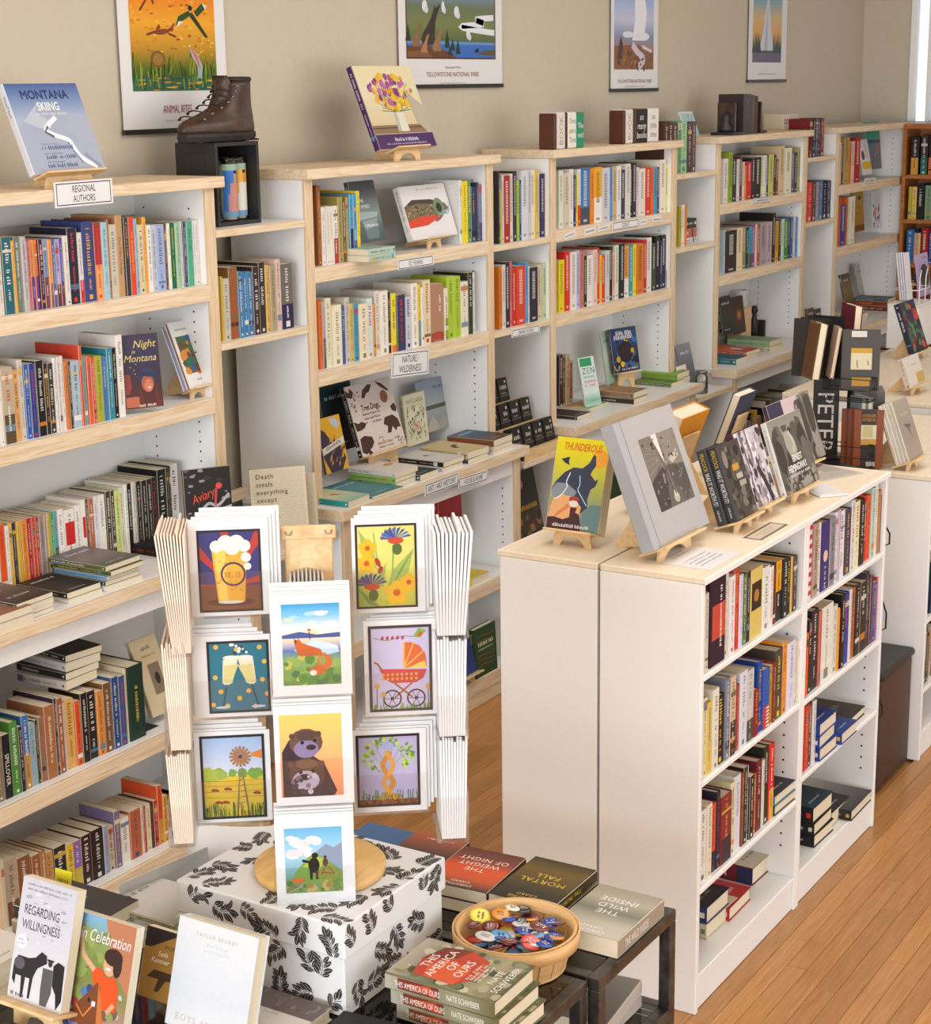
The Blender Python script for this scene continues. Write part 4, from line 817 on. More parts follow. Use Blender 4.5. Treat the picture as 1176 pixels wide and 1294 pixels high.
def a_land(cv): cv.grad(0, 0, 1, 1, '8a98b0', '98a4b4', 'a8b0b4', '9aa0a0', '8a8c84'); cv.rect(0, .42, 1, .08, '5a5a44').poly([(.1, .0), (.35, .3), (.6, 0)], 'b8b0a0').poly([(.4, 0), (.7, .26), (1, .1), (1, 0)], 'a8a49a').fake(.5, .84, cv.w*.4, .01, '3a4a6a')
def a_butter(cv):
    cv.rect(0, 0, 1, 1, 'd8a42a').poly([(0, .85), (.25, .75), (.5, .5), (.8, .45), (.95, .2), (.7, .0), (.2, 0), (0, .3)], '3a3040').poly([(.5, .95), (.75, .97), (.95, .85), (.8, .75), (.6, .84)], 'b8bcc8')
    for k in range(26): x, y = random.uniform(.2, .9), random.uniform(.02, .6); cv.poly([(x, y), (x+.09, y+.03), (x+.12, y+.09), (x+.03, y+.07)], random.choice(['e0a82a', 'c8902a', '2a2430', 'b0884a', '6a5a50']))
    cv.poly([(0, .34), (1, .48), (1, .6), (0, .46)], 'd4ccc4').fake(.15, .43, cv.w*.7, .012, '5a4a44', 12)
def a_zen(cv):
    cv.rect(0, 0, 1, 1, 'd4e2da').rect(.05, .82, .75, .16, '3a9a68').grad(0, 0, 1, .3, 'd4e2da', '8cc0a8', 'b8d8c8')
    cv.text('Z', .24, .73, .12, '2c4a8c').text('E', .5, .73, .12, '3a9a5c').text('N', .78, .73, .12, '2c4a8c').fake(.15, .61, cv.w*.7, .010, '5a8a9a').fake(.15, .52, cv.w*.75, .012, 'd86a7a').fake(.15, .44, cv.w*.7, .012, 'd86a7a').fake(.2, .14, cv.w*.6, .008, '5aa88a')
def a_blue(cv):
    cv.grad(0, 0, 1, 1, '2c4460', '30508a', '2a3a58', '28304a', '2a3450'); cv.blobs(30, 0, .05, 1, .8, .05, .12, ['3a6aa0', '2a2c38', '4a6a7a', 'd8b83a', '22283a']).ell(.5, .45, .3, .25, '2c2830').ell(.4, .5, .1, .08, '3a2c2c').ell(.62, .48, .1, .08, '3a2c2c').ell(.2, .3, .08, None, 'c8a02a').ell(.78, .46, .07, None, 'c8a430')
    cv.text('And So', .45, .88, .07, 'f0ece0', shear=.2, fit=.5) if False else cv.fake(.2, .88, cv.w*.6, .02, 'f0ece0'); cv.fake(.12, .79, cv.w*.7, .02, 'f0ece0').fake(.3, .06, cv.w*.6, .009, 'e0e4ec')
def a_aviary(cv):
    cv.rect(0, 0, 1, 1, '24201f').blobs(46, 0, 0, 1, 1, .03, .09, ['1a1818', '3a3634', '5a5a58', '8a8e90', '2c2a30'], .5)
    cv.line([(.3, .2), (.5, .35), (.7, .3), (.95, .5)], .06, 'a8acac').line([(.6, .02), (.75, .2), (1, .25)], .1, 'b0b4b4').line([(.64, .3), (.68, .62)], .05, 'c8404c').ell(.74, .66, .07, .06, 'd84a4c').text('Aviary', .38, .5, .16, 'd8502c', rot=18, shear=.3, fit=.5)
def a_death(cv):
    cv.rect(0, 0, 1, 1, 'd9ccb2')
    for k in range(46): cv.fake(.04, .98-.021*k, cv.w*.92, .0028, 'b4a88e')
    for i, t in enumerate(('Death', 'steals', 'everything', 'except', 'our', 'stories.')): cv.text(t, .1, 1-(.13+.139*i)*cv.w/cv.h, .082*cv.w/cv.h, '3a3430', al='l', sp=.06, fit=.82)

disp_o = []
def show(bl, br, tl, label, col, front, est=None, **kw):
    o, P, w, h = disp(bl, br, tl, label, col, front, **kw); f, ln = kw.get('face', -90), kw.get('lean', 18)
    if est: n, up, rt, nh = frame_of(f, ln); easel(P+rt*w/2, est[0], f, ln, min(w*.8, .17) if len(est) < 3 else est[2], h, est[1], kw.get('t', .018))
    return o
show((43.5, 221), (131, 206), (-5, 106), 'large blue and white mountain skiing book on an easel atop the first bookcase', 'd4d8e0', a_ski, (ZTOP, 'wooden easel holding the skiing book on the first bookcase', .19), Y=3.575, lean=22, t=.022, spine=lambda cv: cv.text('MONTANA', .5, .75, .5*cv.w/cv.h, '3c4a78', -90))
show((480.3, 188.8), (550, 179.3), (446.3, 83.3), 'purple-banded book with a flower bouquet cover on top of the second bookcase', '4a2258', a_flowers, (ZTOP, 'wooden easel under the flower bouquet book', .17), Y=3.60, lean=22, t=.026)
show((456.5, 309), (488, 303), (443.8, 231), 'grey book leaning upright on two mint books, fly fishing shelf', '4a5254', a_optimist, Y=3.60, lean=14, t=.02, dz=.004)
show((522, 304.1), (577.3, 292.2), (507.6, 236.1), 'white book with a trout close-up cover on a small easel', 'e2e0e0', a_fish, (ZS1, 'small wooden easel holding the trout book', .09), Y=3.595, lean=18, t=.028)
show((160, 518), (207.1, 514), (157.1, 424), 'dark Montana night book with a smiling face cover, second regional shelf', '3a2c3c', a_night, Y=3.60, lean=6, t=.012, face=-116)
_o, _P, _w, _h = disp((240.5, 491.9), (259.5, 482.9), (203.6, 409.8), 'white booklet with a colourful painting, front of the angled set on an easel', 'e4e2dc', a_bro, Y=3.60, lean=22, t=.004, name='booklet', w=.115)
easel(_P+Vector((.045, 0, 0)), ZS2, -90, 22, .07, _h, 'small wooden easel holding the white booklets on the second regional shelf', .03)
for k, c in enumerate(('a85a40', 'e0dcd8', '8a9ac8', 'd8d4e0')):
    n, up, rt, nh = frame_of(-90, 22); book('booklet', .0045, _h-.004*k, .113, basis(n, rt, up, _P-n*(.0045*(k+2))-rt*.004*k), c, f'thin {cname(c)} booklet, {ordn(k+2)} back in the set on the easel', 'booklets on the easel', pages=False)
show((414, 487.5+88), (470, 561), (414, 487.5), 'tall dark teal book behind the tree dogs book', '1c3a40', plain('1c4248', '2a2c34', '4a3040'), Y=3.765, lean=8, t=.02, spine='auto', w=.2)
show((458.2, 578.1), (514.4, 563.7), (431, 490.5), 'white tree dogs book with brown animal silhouettes on the ledge', '1a1a1c', a_tree, (ZL, 'wooden easel under the tree dogs book', .2), Y=3.64, lean=17, t=.02)
show((515.5, 565), (541.6, 556), (497.3, 504), 'sage green botanical book standing beside the tree dogs book', 'c4c0a4', a_iwi, Y=3.68, lean=6, t=.02, w=.15)
show((535, 549), (574.7, 540.7), (513.5, 487), 'grey-blue landscape book leaning at the back of the second ledge', '8a94a4', a_land, Y=3.76, lean=10, t=.012)
show((413, 600), (440.4, 585), (406, 529), 'yellow and black butterfly book leaning in the corner of the second ledge', '3a3038', a_butter, Y=3.60, lean=12, t=.012)
show((741, 516.5), (760.7, 513.5), (725.8, 453.5), 'pale green zen book standing on the science bookcase ledge', 'cfe0d8', a_zen, z=.996, lean=14, t=.012, face=-104)
show((776.6, 472.2), (808.9, 466.3), (767.2, 417), 'dark blue book with dark figures on the science ledge easel', '28304a', a_blue, (ZL, 'wooden easel under the dark blue book', .12), Y=3.67, lean=10, t=.014, face=-104)
show((768, 485.9), (778, 484), (757, 420.4), 'pale green framed book leaning behind the zen book', 'b8ccb8', plain('a8c8b0', 'c8d4c4', '9ab8a4'), Y=3.69, lean=10, t=.01, w=.12)
show((234.7, 656), (294.2, 651), (233, 606.7), 'black aviary book with a red bird, end of the first ledge', '24201f', a_aviary, Y=3.50, lean=4, t=.014, h=.17, dz=-.02, face=-122)
row('868,520,3a2a2a 893,540,8a4a34 915,520,d8c89a 946,580,c8383a 962,560,e0d8c8', 560, 360, 5.88, 972, 3.72, ZL, ZS2-.054, .15, 'on the science ledge behind the zen book', 'science ledge books')
# newspaper-print text boards on the narrow ledge
for k, (bl, br, tl, lb, dy) in enumerate((((322, 690), (392, 684), (313, 594.6), 'newspaper-print text board reading death steals everything, front one', 0), ((335, 700), (404, 690), (331, 603), 'newspaper-print text board half hidden behind the first text board', .022))):
    P = onY(*bl, 3.52+dy); n, up, rt, nh = frame_of(-128, 8); w_ = (onP(*br, P, n)-P).dot(rt); P.z = .9185; h_ = (onP(*tl, P, n)-P).dot(up)
    o = MB().bbox((0, 0, 0), (w_, .004, h_), .0008).build('text_board', 'newsprint' if 'newsprint' in MATS else noisy('newsprint', hx('d9ccb2'), hx('cfc1a5'), 30, rough=.7)); o.matrix_world = basis(rt, -n, up, P); tag(o, lb, 'print', 'text boards')
    cv = Cv(w_, h_); a_death(cv); cv.build('lettering', o, basis((1, 0, 0), (0, 0, 1), (0, -1, 0), (0, -.0002, 0)))

# ================================================================== BOOKS LYING FLAT ON LEDGES
pg = '2a2a2c'
stack((135, 748.5), ZL, [(.016, .215, .15, 'dcd8d2'), (.014, .20, .14, '2e3034'), (.014, .205, .14, '6a9ac0'), (.015, .22, .145, '4a5430', None, .01, -.01), (.016, .22, .15, '5a6434', plain('6a6e7a', '8a7e78', '5a5a50'), 0, 0)], 'with the green book, first ledge')
stack((85.4, 764), ZL, [(.012, .2, .14, 'd8d4ca'), (.018, .2, .135, '2a2622', plain('2a2826', '34302a', '3a2e24'))], 'with the dark cover, middle of the first ledge')
stack((23, 789), ZL, [(.014, .2, .14, '2a3f88'), (.012, .2, .14, 'd8dcd4'), (.014, .2, .14, 'dcdce0'), (.014, .21, .14, '4a4038', lambda cv: (cv.grad(0, 0, 1, 1, '8a8478', '5a5048', '3a322c'), cv.ell(.4, .66, .2, .07, 'c8543c'), cv.ell(.4, .95, .15, .05, '4a9a90'), cv.fake(.2, .3, cv.w*.6, .012, 'd8d0c4')))], 'with the orange oval, first ledge')
stack((-6, 803), ZL, [(.025, .2, .14, 'c8c4cc'), (.022, .2, .14, '9a6a54')], 'at the entrance end of the first ledge')
stack((207, 705.7), ZL, [(.03, .18, .15, '18171a', plain('1e1c20', '2a282c', '1a181c'))], 'in black at the end of the first ledge', hard=True)
stack((440, 642.4), ZL, [(.022, .2, .135, '2a9a9a', lambda cv: (cv.grad(0, 0, 1, 1, 'c8d4a8', 'dcdcb4', '9cc8b8'), cv.ell(.5, .55, .14, .04, 'd87a2c', 9), cv.poly([(.4, .5), (.7, .42), (.6, .5)], '5a4a3a')))], 'with the teal spine, second ledge')
stack((471, 631.5), ZL, [(.01, .24, .19, '4a8490', plain('5a929c', '6a9aa0', '4a8490'))], 'with the slate blue cover, second ledge')
stack((500, 617), ZL, [(.018, .2, .14, '7aa848'), (.018, .2, .14, '8ab850'), (.02, .21, .145, 'e0d8d0', lambda cv: cv.rect(0, 0, 1, 1, 'e6dfd8').ell(.72, .5, .2, .07, 'd89a3c').fake(.2, .75, cv.w*.5, .006, 'c8604a'))], 'with two green spines, second ledge')
stack((530, 608.5), ZL, [(.022, .19, .13, '2a3a44', plain('2c3c48', '26323c'))], 'tucked between piles on the second ledge')
stack((560, 597), ZL, [(.016, .21, .15, 'd8d4d4'), (.02, .22, .15, '1c1c1e', lambda cv: cv.rect(0, 0, 1, 1, 'dcdad6').ell(.55, .55, .2, .04, 'c8b890').ell(.5, .58, .08, .04, '4a4a58').rect(.55, .42, .1, .03, 'e0c838'))], 'with the white bird cover, second ledge')
stack((591, 587), ZL, [(.018, .22, .15, '2a3a5c'), (.026, .22, .155, 'c8b484', lambda cv: cv.grad(0, 0, 1, 1, 'd8c494', 'd0ba86').poly([(.3, .4), (.45, .58), (.7, .62), (.75, .54), (.55, .5), (.5, .38)], '4a3a34'))], 'with the tan cover, second ledge')
stack((623.5, 575), ZL, [(.014, .2, .15, 'dcdce0'), (.016, .2, .15, 'd0ccc0'), (.026, .21, .155, '7a5434', plain('4a6a84', '3a4a58', '6a4a34'))], 'with the blue and brown cover, second ledge')
stack((730, 531.5), ZL, [(.016, .2, .14, '2e2a28', plain('342e2c', '3c3430'))], 'in dark grey, front corner of the science ledge')
stack((745, 519), ZL, [(.008, .26, .2, 'c8c4a0', lambda cv: [cv.rect(0, k/6, 1, 1/6, q) for k, q in enumerate(('9ab88a', 'd8c86a', 'd89a7a', 'c8d8c0', 'e0d8c8', '8aa884'))])], 'with stripes, under the zen book')
stack((801, 511.5), ZL, [(.024, .2, .14, '3a3228'), (.028, .22, .145, 'a08058', plain('9a7a54', 'b09068', '8a6a48'))], 'with the brown cover, science ledge')
stack((848, 490), ZL, [(.02, .2, .14, '6a8a3c')], 'in olive green at the front of the science ledge')
stack((857, 488), ZL+.0, [(.026, .19, .14, '7aa838', None, .03, .02), (.026, .19, .14, '82b23c', plain('86b640', '78a838'), .03, .02)], 'in bright green, far end of the science ledge')
stack((930.5, 462), ZL, [(.03, .2, .15, '2a7078', plain('2c747c', '286a74'))], 'in teal, front corner of the bookends case ledge')
stack((943, 455), ZL, [(.02, .2, .15, '3a3a6a'), (.02, .22, .17, 'c8583c', lambda cv: cv.grad(0, 0, 1, 1, 'c84a34', 'd87a5c', 'a83a2c').rect(.4, .3, .25, .3, 'e0d8d0'))], 'with the orange cover, bookends case ledge')
stack((973, 446), ZL, [(.03, .2, .16, 'c8c0a8'), (.028, .24, .18, '8aa880', plain('9ab490', '7a9a78', 'a8b490'))], 'with the sage cover, bookends case ledge')
stack((1086, 408), ZL, [(.026, .2, .14, 'c8b8a0'), (.02, .2, .14, 'd0c8b8')], 'in cream at the corner bookcase ledge front')
stack((1121, 394), ZL, [(.03, .22, .16, '7a3024'), (.03, .22, .16, '8a3828'), (.016, .22, .16, '3a4a60', plain('3a5a78', '2a3a4a'))], 'in dark red, corner bookcase ledge')
stack((1143, 386), ZL, [(.024, .2, .14, '8a8ab8'), (.03, .19, .14, 'd8ccb0')], 'at the far end of the corner ledge')
stack((500, 326.5), ZS1, [(.022, .165, .1, 'a8c4b4', None, 0, 0), (.022, .16, .1, 'acc8b8', None, -.004, 0)], 'in mint on the fly fishing shelf', ang=180)
# bookcase 2 base shelves
stack((629, 714), ZB1, [(.02, .2, .15, 'e0dcd4'), (.028, .2, .15, 'c8c88a'), (.024, .22, .16, '9a2a30', plain('5a4238', '6a4a3c'))], 'with the red spine, inside the second base')
stack((596, 741), ZB1, [(.03, .18, .13, 'e0c83a', plain('e8d040', 'dcc030'))], 'in yellow inside the second base')
show((602, 858.5), (628.8, 848), (597, 798), 'green cloth book standing in the lowest shelf of the second bookcase', '2a4a2c', lambda cv: (cv.rect(0, 0, 1, 1, '2c4e30'), [cv.line([(.1, .2+.1*k), (.4, .23+.1*k), (.7, .2+.1*k), (.9, .22+.1*k)], .02, '8a5a34') for k in range(7) if k not in (3, 4)], cv.rect(.1, .5, .8, .2, '2c4e30'), cv.fake(.15, .66, cv.w*.7, .016, 'e8dcc0'), cv.fake(.15, .55, cv.w*.7, .007, 'd8c8a0')), z=ZB0+.001, lean=3, t=.03, hard=True)
show((581, 859), (603, 848), (579, 790), 'blue book with a white bird on an easel in the lowest second shelf', '2a3a70', lambda cv: cv.grad(0, 0, 1, 1, '34467e', '2c3c74', '30427c').poly([(.3, .45), (.6, .62), (.7, .5), (.6, .35), (.4, .3)], 'd8d0d4').ell(.4, .5, .1, .12, '2a2024'), (ZB0, 'wooden easel in the lowest second shelf', .12), z=ZB0+.045, lean=14, t=.015)
show((662, 690), (690, 668), (662, 599), 'dark brown and gold art book leaning under the graphic novels shelves', '2c2620', lambda cv: (cv.grad(0, 0, 1, 1, '3a3028', '2c2a22', '4a3828', '2a2018'), cv.blobs(20, 0, .05, 1, .4, .05, .14, ['4a3a28', '6a5a40', '2a2420', '8a6a44']), cv.ell(.3, .84, .18, .06, 'a87a8a'), cv.fake(.1, .55, cv.w*.8, .02, 'c8962c'), cv.fake(.1, .1, cv.w*.7, .012, 'd8a02a')), Y=3.52, lean=12, t=.02, h=.34, dz=-.04, w=.2)
show((556, 690), (574, 680), (545, 641), 'red book with a black spine band standing inside the second base', 'b02830', plain('b42a30', 'a82830', '1a1a1c'), Y=3.6, lean=2, t=.03, h=.26, w=.17)

# ================================================================== ORNAMENTS ON THE CASE TOPS
# black display cube with glass candles, hiking boot on top
QY = 3.635; QX = Xat(274, QY, 2.1); QZ = 1.9725
q = empty('display_cube', (QX, QY, QZ)); tag(q, 'black open display cube on the narrow shelf under the boot', 'display box')
cw, cdp, chh = Xat(328.5, QY, 2.1)-QX, .165, .262
for nm, a, b in (('side_panel', (0, 0, 0), (.012, cdp, chh)), ('side_panel', (cw-.012, 0, 0), (cw, cdp, chh)), ('top_panel', (.0125, 0, chh-.012), (cw-.0125, cdp, chh)), ('bottom_panel', (.0125, 0, 0), (cw-.0125, cdp, .012)), ('back_panel', (.0125, cdp-.008, .0125), (cw-.0125, cdp, chh-.0125))): BX(nm, a, b, 'black_board', q, .001)
mat('candle_wax', hx('e4dcc4'), .5); glassy('candle_glass', (.95, .97, .95), .04, .9)
for k, (x_, y_, bgc, robe, lb) in enumerate(((cw*.5-.064, .075, 'e8b428', 'e4e0d0', 'yellow-haloed'), (cw*.5, .045, '3a78c8', 'c88a80', 'blue-backed'), (cw*.5+.064, .06, 'e8b020', 'dcdccc', 'gold-haloed'))):
    c = empty('glass_candle', (QX+x_, QY+y_, QZ+.0125)); tag(c, f'tall glass candle with a {lb} printed figure, {ordn(k+1)} in the display cube', 'candle', 'candles in the display cube')
    MB().lathe([(0, 0), (.029, 0), (.031, .004), (.031, .195), (.029, .2), (.027, .2), (.0275, .19), (.0275, .19)], 18).build('glass', 'candle_glass', c)
    MB().lathe([(0, .004), (.0268, .004), (.0268, .165), (0, .165)], 16).build('wax', 'candle_wax', c)
    lb_ = MB(); N_ = 14
    for i in range(N_):
        a0, a1 = math.pi*(1.02+.96*i/N_), math.pi*(1.02+.96*(i+1)/N_); r_ = .0313; u = (i+.5)/N_
        for z0, z1, cc in ((.012, .03, '6a98b8'), (.03, .085, bgc if abs(u-.5) > .32 else robe), (.085, .12, bgc if abs(u-.5) > .24 else robe), (.12, .15, bgc if abs(u-.5) > .09 else 'c89070'), (.15, .16, bgc if abs(u-.5) > .09 else '3a2420'), (.16, .18, '9ab8a0')):
            lb_.add([(r_*math.cos(a0), r_*math.sin(a0), z0), (r_*math.cos(a1), r_*math.sin(a1), z0), (r_*math.cos(a1), r_*math.sin(a1), z1), (r_*math.cos(a0), r_*math.sin(a0), z1)], [(0, 1, 2, 3)], hx(cc))
    lb_.build('label_print', 'printed', c)
def boot():
    e = empty('hiking_boot', (QX+.12, QY+.08, QZ+chh+.0005)); tag(e, 'worn brown leather hiking boot standing on the black display cube', 'boot'); e.rotation_euler = (0, 0, math.radians(4)); e.scale = (1.36, 1.15, .93)
    # sections along the sole: upper as rings stacked in z, toe towards -x
    def ring(z, x0, x1, wd, n=20, pw=2.4):
        pts = []
        for i in range(n):
            a = 2*math.pi*i/n; cx, sx_ = math.cos(a), math.sin(a)
            x = (x0+x1)/2+(x1-x0)/2*math.copysign(abs(cx)**(2/pw), cx); u = (x-x0)/(x1-x0); ww = wd*(.82+.3*math.sin(math.pi*min(1, u*1.1)) if z < .08 else 1)
            pts.append((x, ww/2*math.copysign(abs(sx_)**(2/pw), sx_), z))
        return pts
    def loft(secs, cap=True):
        n = len(secs[0]); vs = [p for s_ in secs for p in s_]; fs = []
        for j in range(len(secs)-1):
            for i in range(n): fs.append((j*n+i, j*n+(i+1) % n, (j+1)*n+(i+1) % n, (j+1)*n+i))
        if cap: fs += [tuple(range(n-1, -1, -1)), tuple((len(secs)-1)*n+i for i in range(n))]
        return vs, fs
    up = [ring(.028, -.15, .135, .094), ring(.045, -.152, .137, .096), ring(.06, -.147, .136, .092), ring(.072, -.13, .134, .086), ring(.085, -.095, .131, .08), ring(.10, -.055, .127, .075), ring(.118, -.018, .122, .072), ring(.14, .008, .118, .073), ring(.165, .022, .115, .076), ring(.19, .03, .114, .078), ring(.202, .032, .113, .077)]
    v, f = loft(up); m = MB(); m.add(v, f, smooth=True); m.build('upper', 'leather', e)
    m = MB(); v, f = loft([ring(.0, -.138, .132, .086), ring(.004, -.15, .138, .094), ring(.020, -.154, .142, .1), ring(.030, -.15, .14, .099)]); m.add(v, f); m.build('sole', 'rubber', e)
    m = MB()
    for k in range(14): m.box((-.122+.018*k, -.036, -.0), (-.112+.018*k, .036, .006)) if k not in (7, 8) else None
    m.build('lug', 'rubber', e)['kind'] = 'stuff'
    v, f = loft([ring(.2025, .03, .115, .08), ring(.208, .028, .117, .083), ring(.216, .03, .115, .08), ring(.218, .036, .108, .07)]); MB().add(v, f, smooth=True).build('collar', 'rubber', e)
    t_ = MB(); v, f = loft([ring(.11, -.03, .03, .05, 12), ring(.16, .0, .034, .052, 12), ring(.2, .008, .034, .056, 12), ring(.222, .004, .02, .05, 12)]); t_.add(v, f, smooth=True); t_.build('tongue', 'leather', e)
    mat('lace', hx('3a2c20'), .8)
    for k in range(7):
        z = .078+.018*k; x = (-.118, -.085, -.048, -.02, .0, .012, .02)[k]
        MB().tube([(x+.006, -.038, z-.002), (x-.008, -.018, z+.008), (x-.010, .0, z+.011), (x-.008, .018, z+.008), (x+.006, .038, z-.002)], .0026, 5).build('lace', 'lace', e)
        for s_ in (-1, 1): MB().lathe([(0, 0), (.005, 0), (.005, .003), (.002, .004)], 8, M=Matrix.Translation((x+.014, s_*.041, z)) @ Matrix.Rotation(math.radians(90*s_), 4, 'X') @ Matrix.Rotation(math.pi if s_ > 0 else math.pi, 4, 'X')).build('eyelet', 'grey_metal', e)
    MB().tube([(-.02, -.01, .205), (-.045, -.03, .19), (-.05, -.035, .165), (-.035, -.03, .155), (-.025, -.015, .17)], .0026, 5).build('lace', 'lace', e)
    return e
boot()
# word blocks: little book-shaped decor pairs
def blocks(px0, z, Y, seq, lb):
    x = Xat(px0, Y, z)
    for k, (w_, h_, c, txt, ink, sd) in enumerate(seq):
        o = MB().bbox((0, 0, 0), (w_, .075, h_), .004, hx(c)).build('book_block', 'cover_stock'); o.location = (x, Y, z+.0002); tag(o, f'{txt[0]} of the {lb}', 'ornament', lb)
        cv = Cv(w_-.008, h_-.008); txt[1](cv); cv.build('lettering', o, basis((1, 0, 0), (0, 0, 1), (0, -1, 0), (.004, -.0002, .004)))
        x += w_+.001
def tx(lines, ink, bgc=None, rot=0, size=.16):
    def f(cv):
        if bgc: cv.rect(0, 0, 1, 1, bgc)
        if rot: cv.text(lines[0], .5, .5, .55*cv.w/cv.h, ink, rot, fit=.85)
        else:
            for i, t in enumerate(lines): cv.text(t, .5, .5+(len(lines)-1)*.14-.28*i, size, ink, fit=.86, shear=.15)
    return f
blocks(700.5, ZTOP, 3.575, [(.022, .145, '5a3424', ('narrow brown block', lambda cv: None), '', 0), (.07, .15, 'd8d4d0', ('grey block lettered book', tx(['BOOK'], 'b88a4a', 'dedad6', 90)), '', 0), (.022, .148, '4a2c20', ('second narrow brown block', lambda cv: None), '', 0), (.075, .148, 'ece4d4', ('cream block lettered once upon a time', tx(['Once', 'upon a', 'Time'], '2a3430', 'ece6d8')), '', 0), (.068, .146, '2a8a68', ('green block lettered the end', tx(['The', 'end'], 'f0ece0', '2c8e6c')), '', 0)], 'word blocks left on the science bookcase')
blocks(788, ZTOP, 3.578, [(.02, .145, '5a3020', ('brown end block', lambda cv: None), '', 0), (.07, .15, 'd8d4d0', ('grey block lettered book', tx(['BOOK'], 'c08a4a', 'dedad6', 90)), '', 0), (.022, .148, '4a2c20', ('brown spacer block', lambda cv: None), '', 0), (.125, .15, '6a3a20', ('black-faced block lettered so many books', tx(['so', 'many', 'books'], 'f0ece4', '1c1a1c', size=.2)), '', 0), (.115, .15, 'e4e0d8', ('white block lettered so little time', tx(['so', 'little', 'time'], '3a3634', 'e6e2dc', size=.18)), '', 0)], 'word blocks right on the science bookcase')
# pale blue ornate book on an easel behind the antique row
show((875, 199), (896, 197), (849, 142), 'pale blue ornate pattern book on an easel beside the antique row', 'c4dce0', lambda cv: (cv.rect(0, 0, 1, 1, 'b4d0d4'), cv.frame(.05, 'd8e8ea'), cv.blobs(60, .08, .08, .84, .84, .02, .06, ['8ab0b0', '9cc0c4', 'c8dcd8', '6a9a94'])), (1.978, 'wooden easel under the pale blue ornate book', .10), Y=3.70, lean=20, t=.012, w=.16)
stack((880, 306), 1.632, [(.028, .2, .14, 'd8d0cc'), (.045, .2, .145, 'b06a58', plain('b4705c', 'a86450')), (.045, .2, .145, '24321f', plain('2a3a24', '1e2a1a'))], 'with the dark green top below the antiques', ang=180, hard=True)
# dark bookends with two books between on the fourth bookcase
be = ZTOP
for k, (x_, nm) in enumerate(((925, 'left'), (969, 'right'))):
    xb = Xat(x_, 3.60, ZTOP); e = empty('bookend', (xb, 3.60, ZTOP)); tag(e, f'dark carved {nm} bookend on top of the fourth bookcase', 'bookend', 'dark bookends')
    s_ = 1 if k == 0 else -1
    BX('base', (-.0, .0, 0), (.16*s_, .12, .014) if s_ > 0 else (0, .12, .014), 'black_board', e, .003) if s_ > 0 else BX('base', (-.08, 0, 0), (.0, .12, .014), 'black_board', e, .003)
    xo = .06 if s_ > 0 else -.06
    BX('upright', (xo, .01, .0145), (xo+.012, .11, .16), 'leather', e, .003)
    MB().lathe([(0, 0), (.032, .0), (.036, .02), (.02, .05), (.026, .075), (.012, .095), (0, .1)], 10, M=Matrix.Translation((xo-.02*s_ if s_ > 0 else xo+.03, .055, .0146))).build('carving', 'black_board', e)
xb = Xat(945, 3.60, ZTOP)
for k, (dx, t_, c) in enumerate(((-.05, .095, '3a302c'), (.047, .05, '4a3a34'), (.099, .04, '54443c'))): book('hardcover_book', t_-.002, .2-.006*k, .14, Matrix.Translation((xb+dx, 3.605, ZTOP+.0145 if False else ZTOP+.0003)), c, f'{["thick","middle","narrow"][k]} dark antique book between the carved bookends', 'antique books between bookends', True, spine=(lambda cv: cv.fake(.5, .85, .06, .012, '8a7050', -90)))
# pale patterned box beside them
o = MB().bbox((0, 0, 0), (.22, .12, .085), .002, hx('d8ccb4')).build('patterned_box', 'printed'); o.location = (Xat(993, 3.70, 1.986), 3.72, 2.138); o.location.z = ZTOP+.0003; tag(o, 'cream box with dark scroll pattern on the fourth bookcase top', 'box')
cv = Cv(.216, .08); [cv.ring(.1+.16*k, .5, .07, .35, '3a3a44') for k in range(6)]; cv.build('scroll_print', o, basis((1, 0, 0), (0, 0, 1), (0, -1, 0), (.002, -.0003, .0025)))
# graphic-novel gap: stepped wooden rack with little black boxed books
rk = empty('stepped_rack', (6.06, 3.47, .9185)); tag(rk, 'stepped pine rack for small black boxes below the graphic novels', 'display rack')
for k in range(3):
    y0, z0 = .0+.11*k, .02+.075*k
    MB().bbox((0, y0, z0), (.36, y0+.1, z0+.008), .001).build('step', 'plywood', rk); MB().bbox((0, y0-.006, z0-.004 if k else 0), (.36, y0-.0005, z0+.02), .001).build('lip', 'plywood', rk)
    for j in range(4):
        o = MB().bbox((0, 0, 0), (.078, .035, .098), .001, hx('24211f')).build('mini_box', 'printed'); o.location = (6.066+.089*j, 3.47+y0+.045, .9185+z0+.0085); o.rotation_euler = (math.radians(-12), 0, 0)
        tag(o, f'small black boxed book, {ordn(j+1)} along the {("front", "middle", "back")[k]} step of the pine rack', 'book', 'small black boxed books'); cv = Cv(.074, .094); cv.fake(.15, .6, .05, .016, 'd8d4c8').fake(.2, .35, .04, .007, 'a8a498').rect(.7, .78, .14, .12, 'c8c4bc').rect(.0, .2, 1, .06, '5a564e'); cv.build('lettering', o, basis((1, 0, 0), (0, 0, 1), (0, -1, 0), (.002, -.0003, .002)))
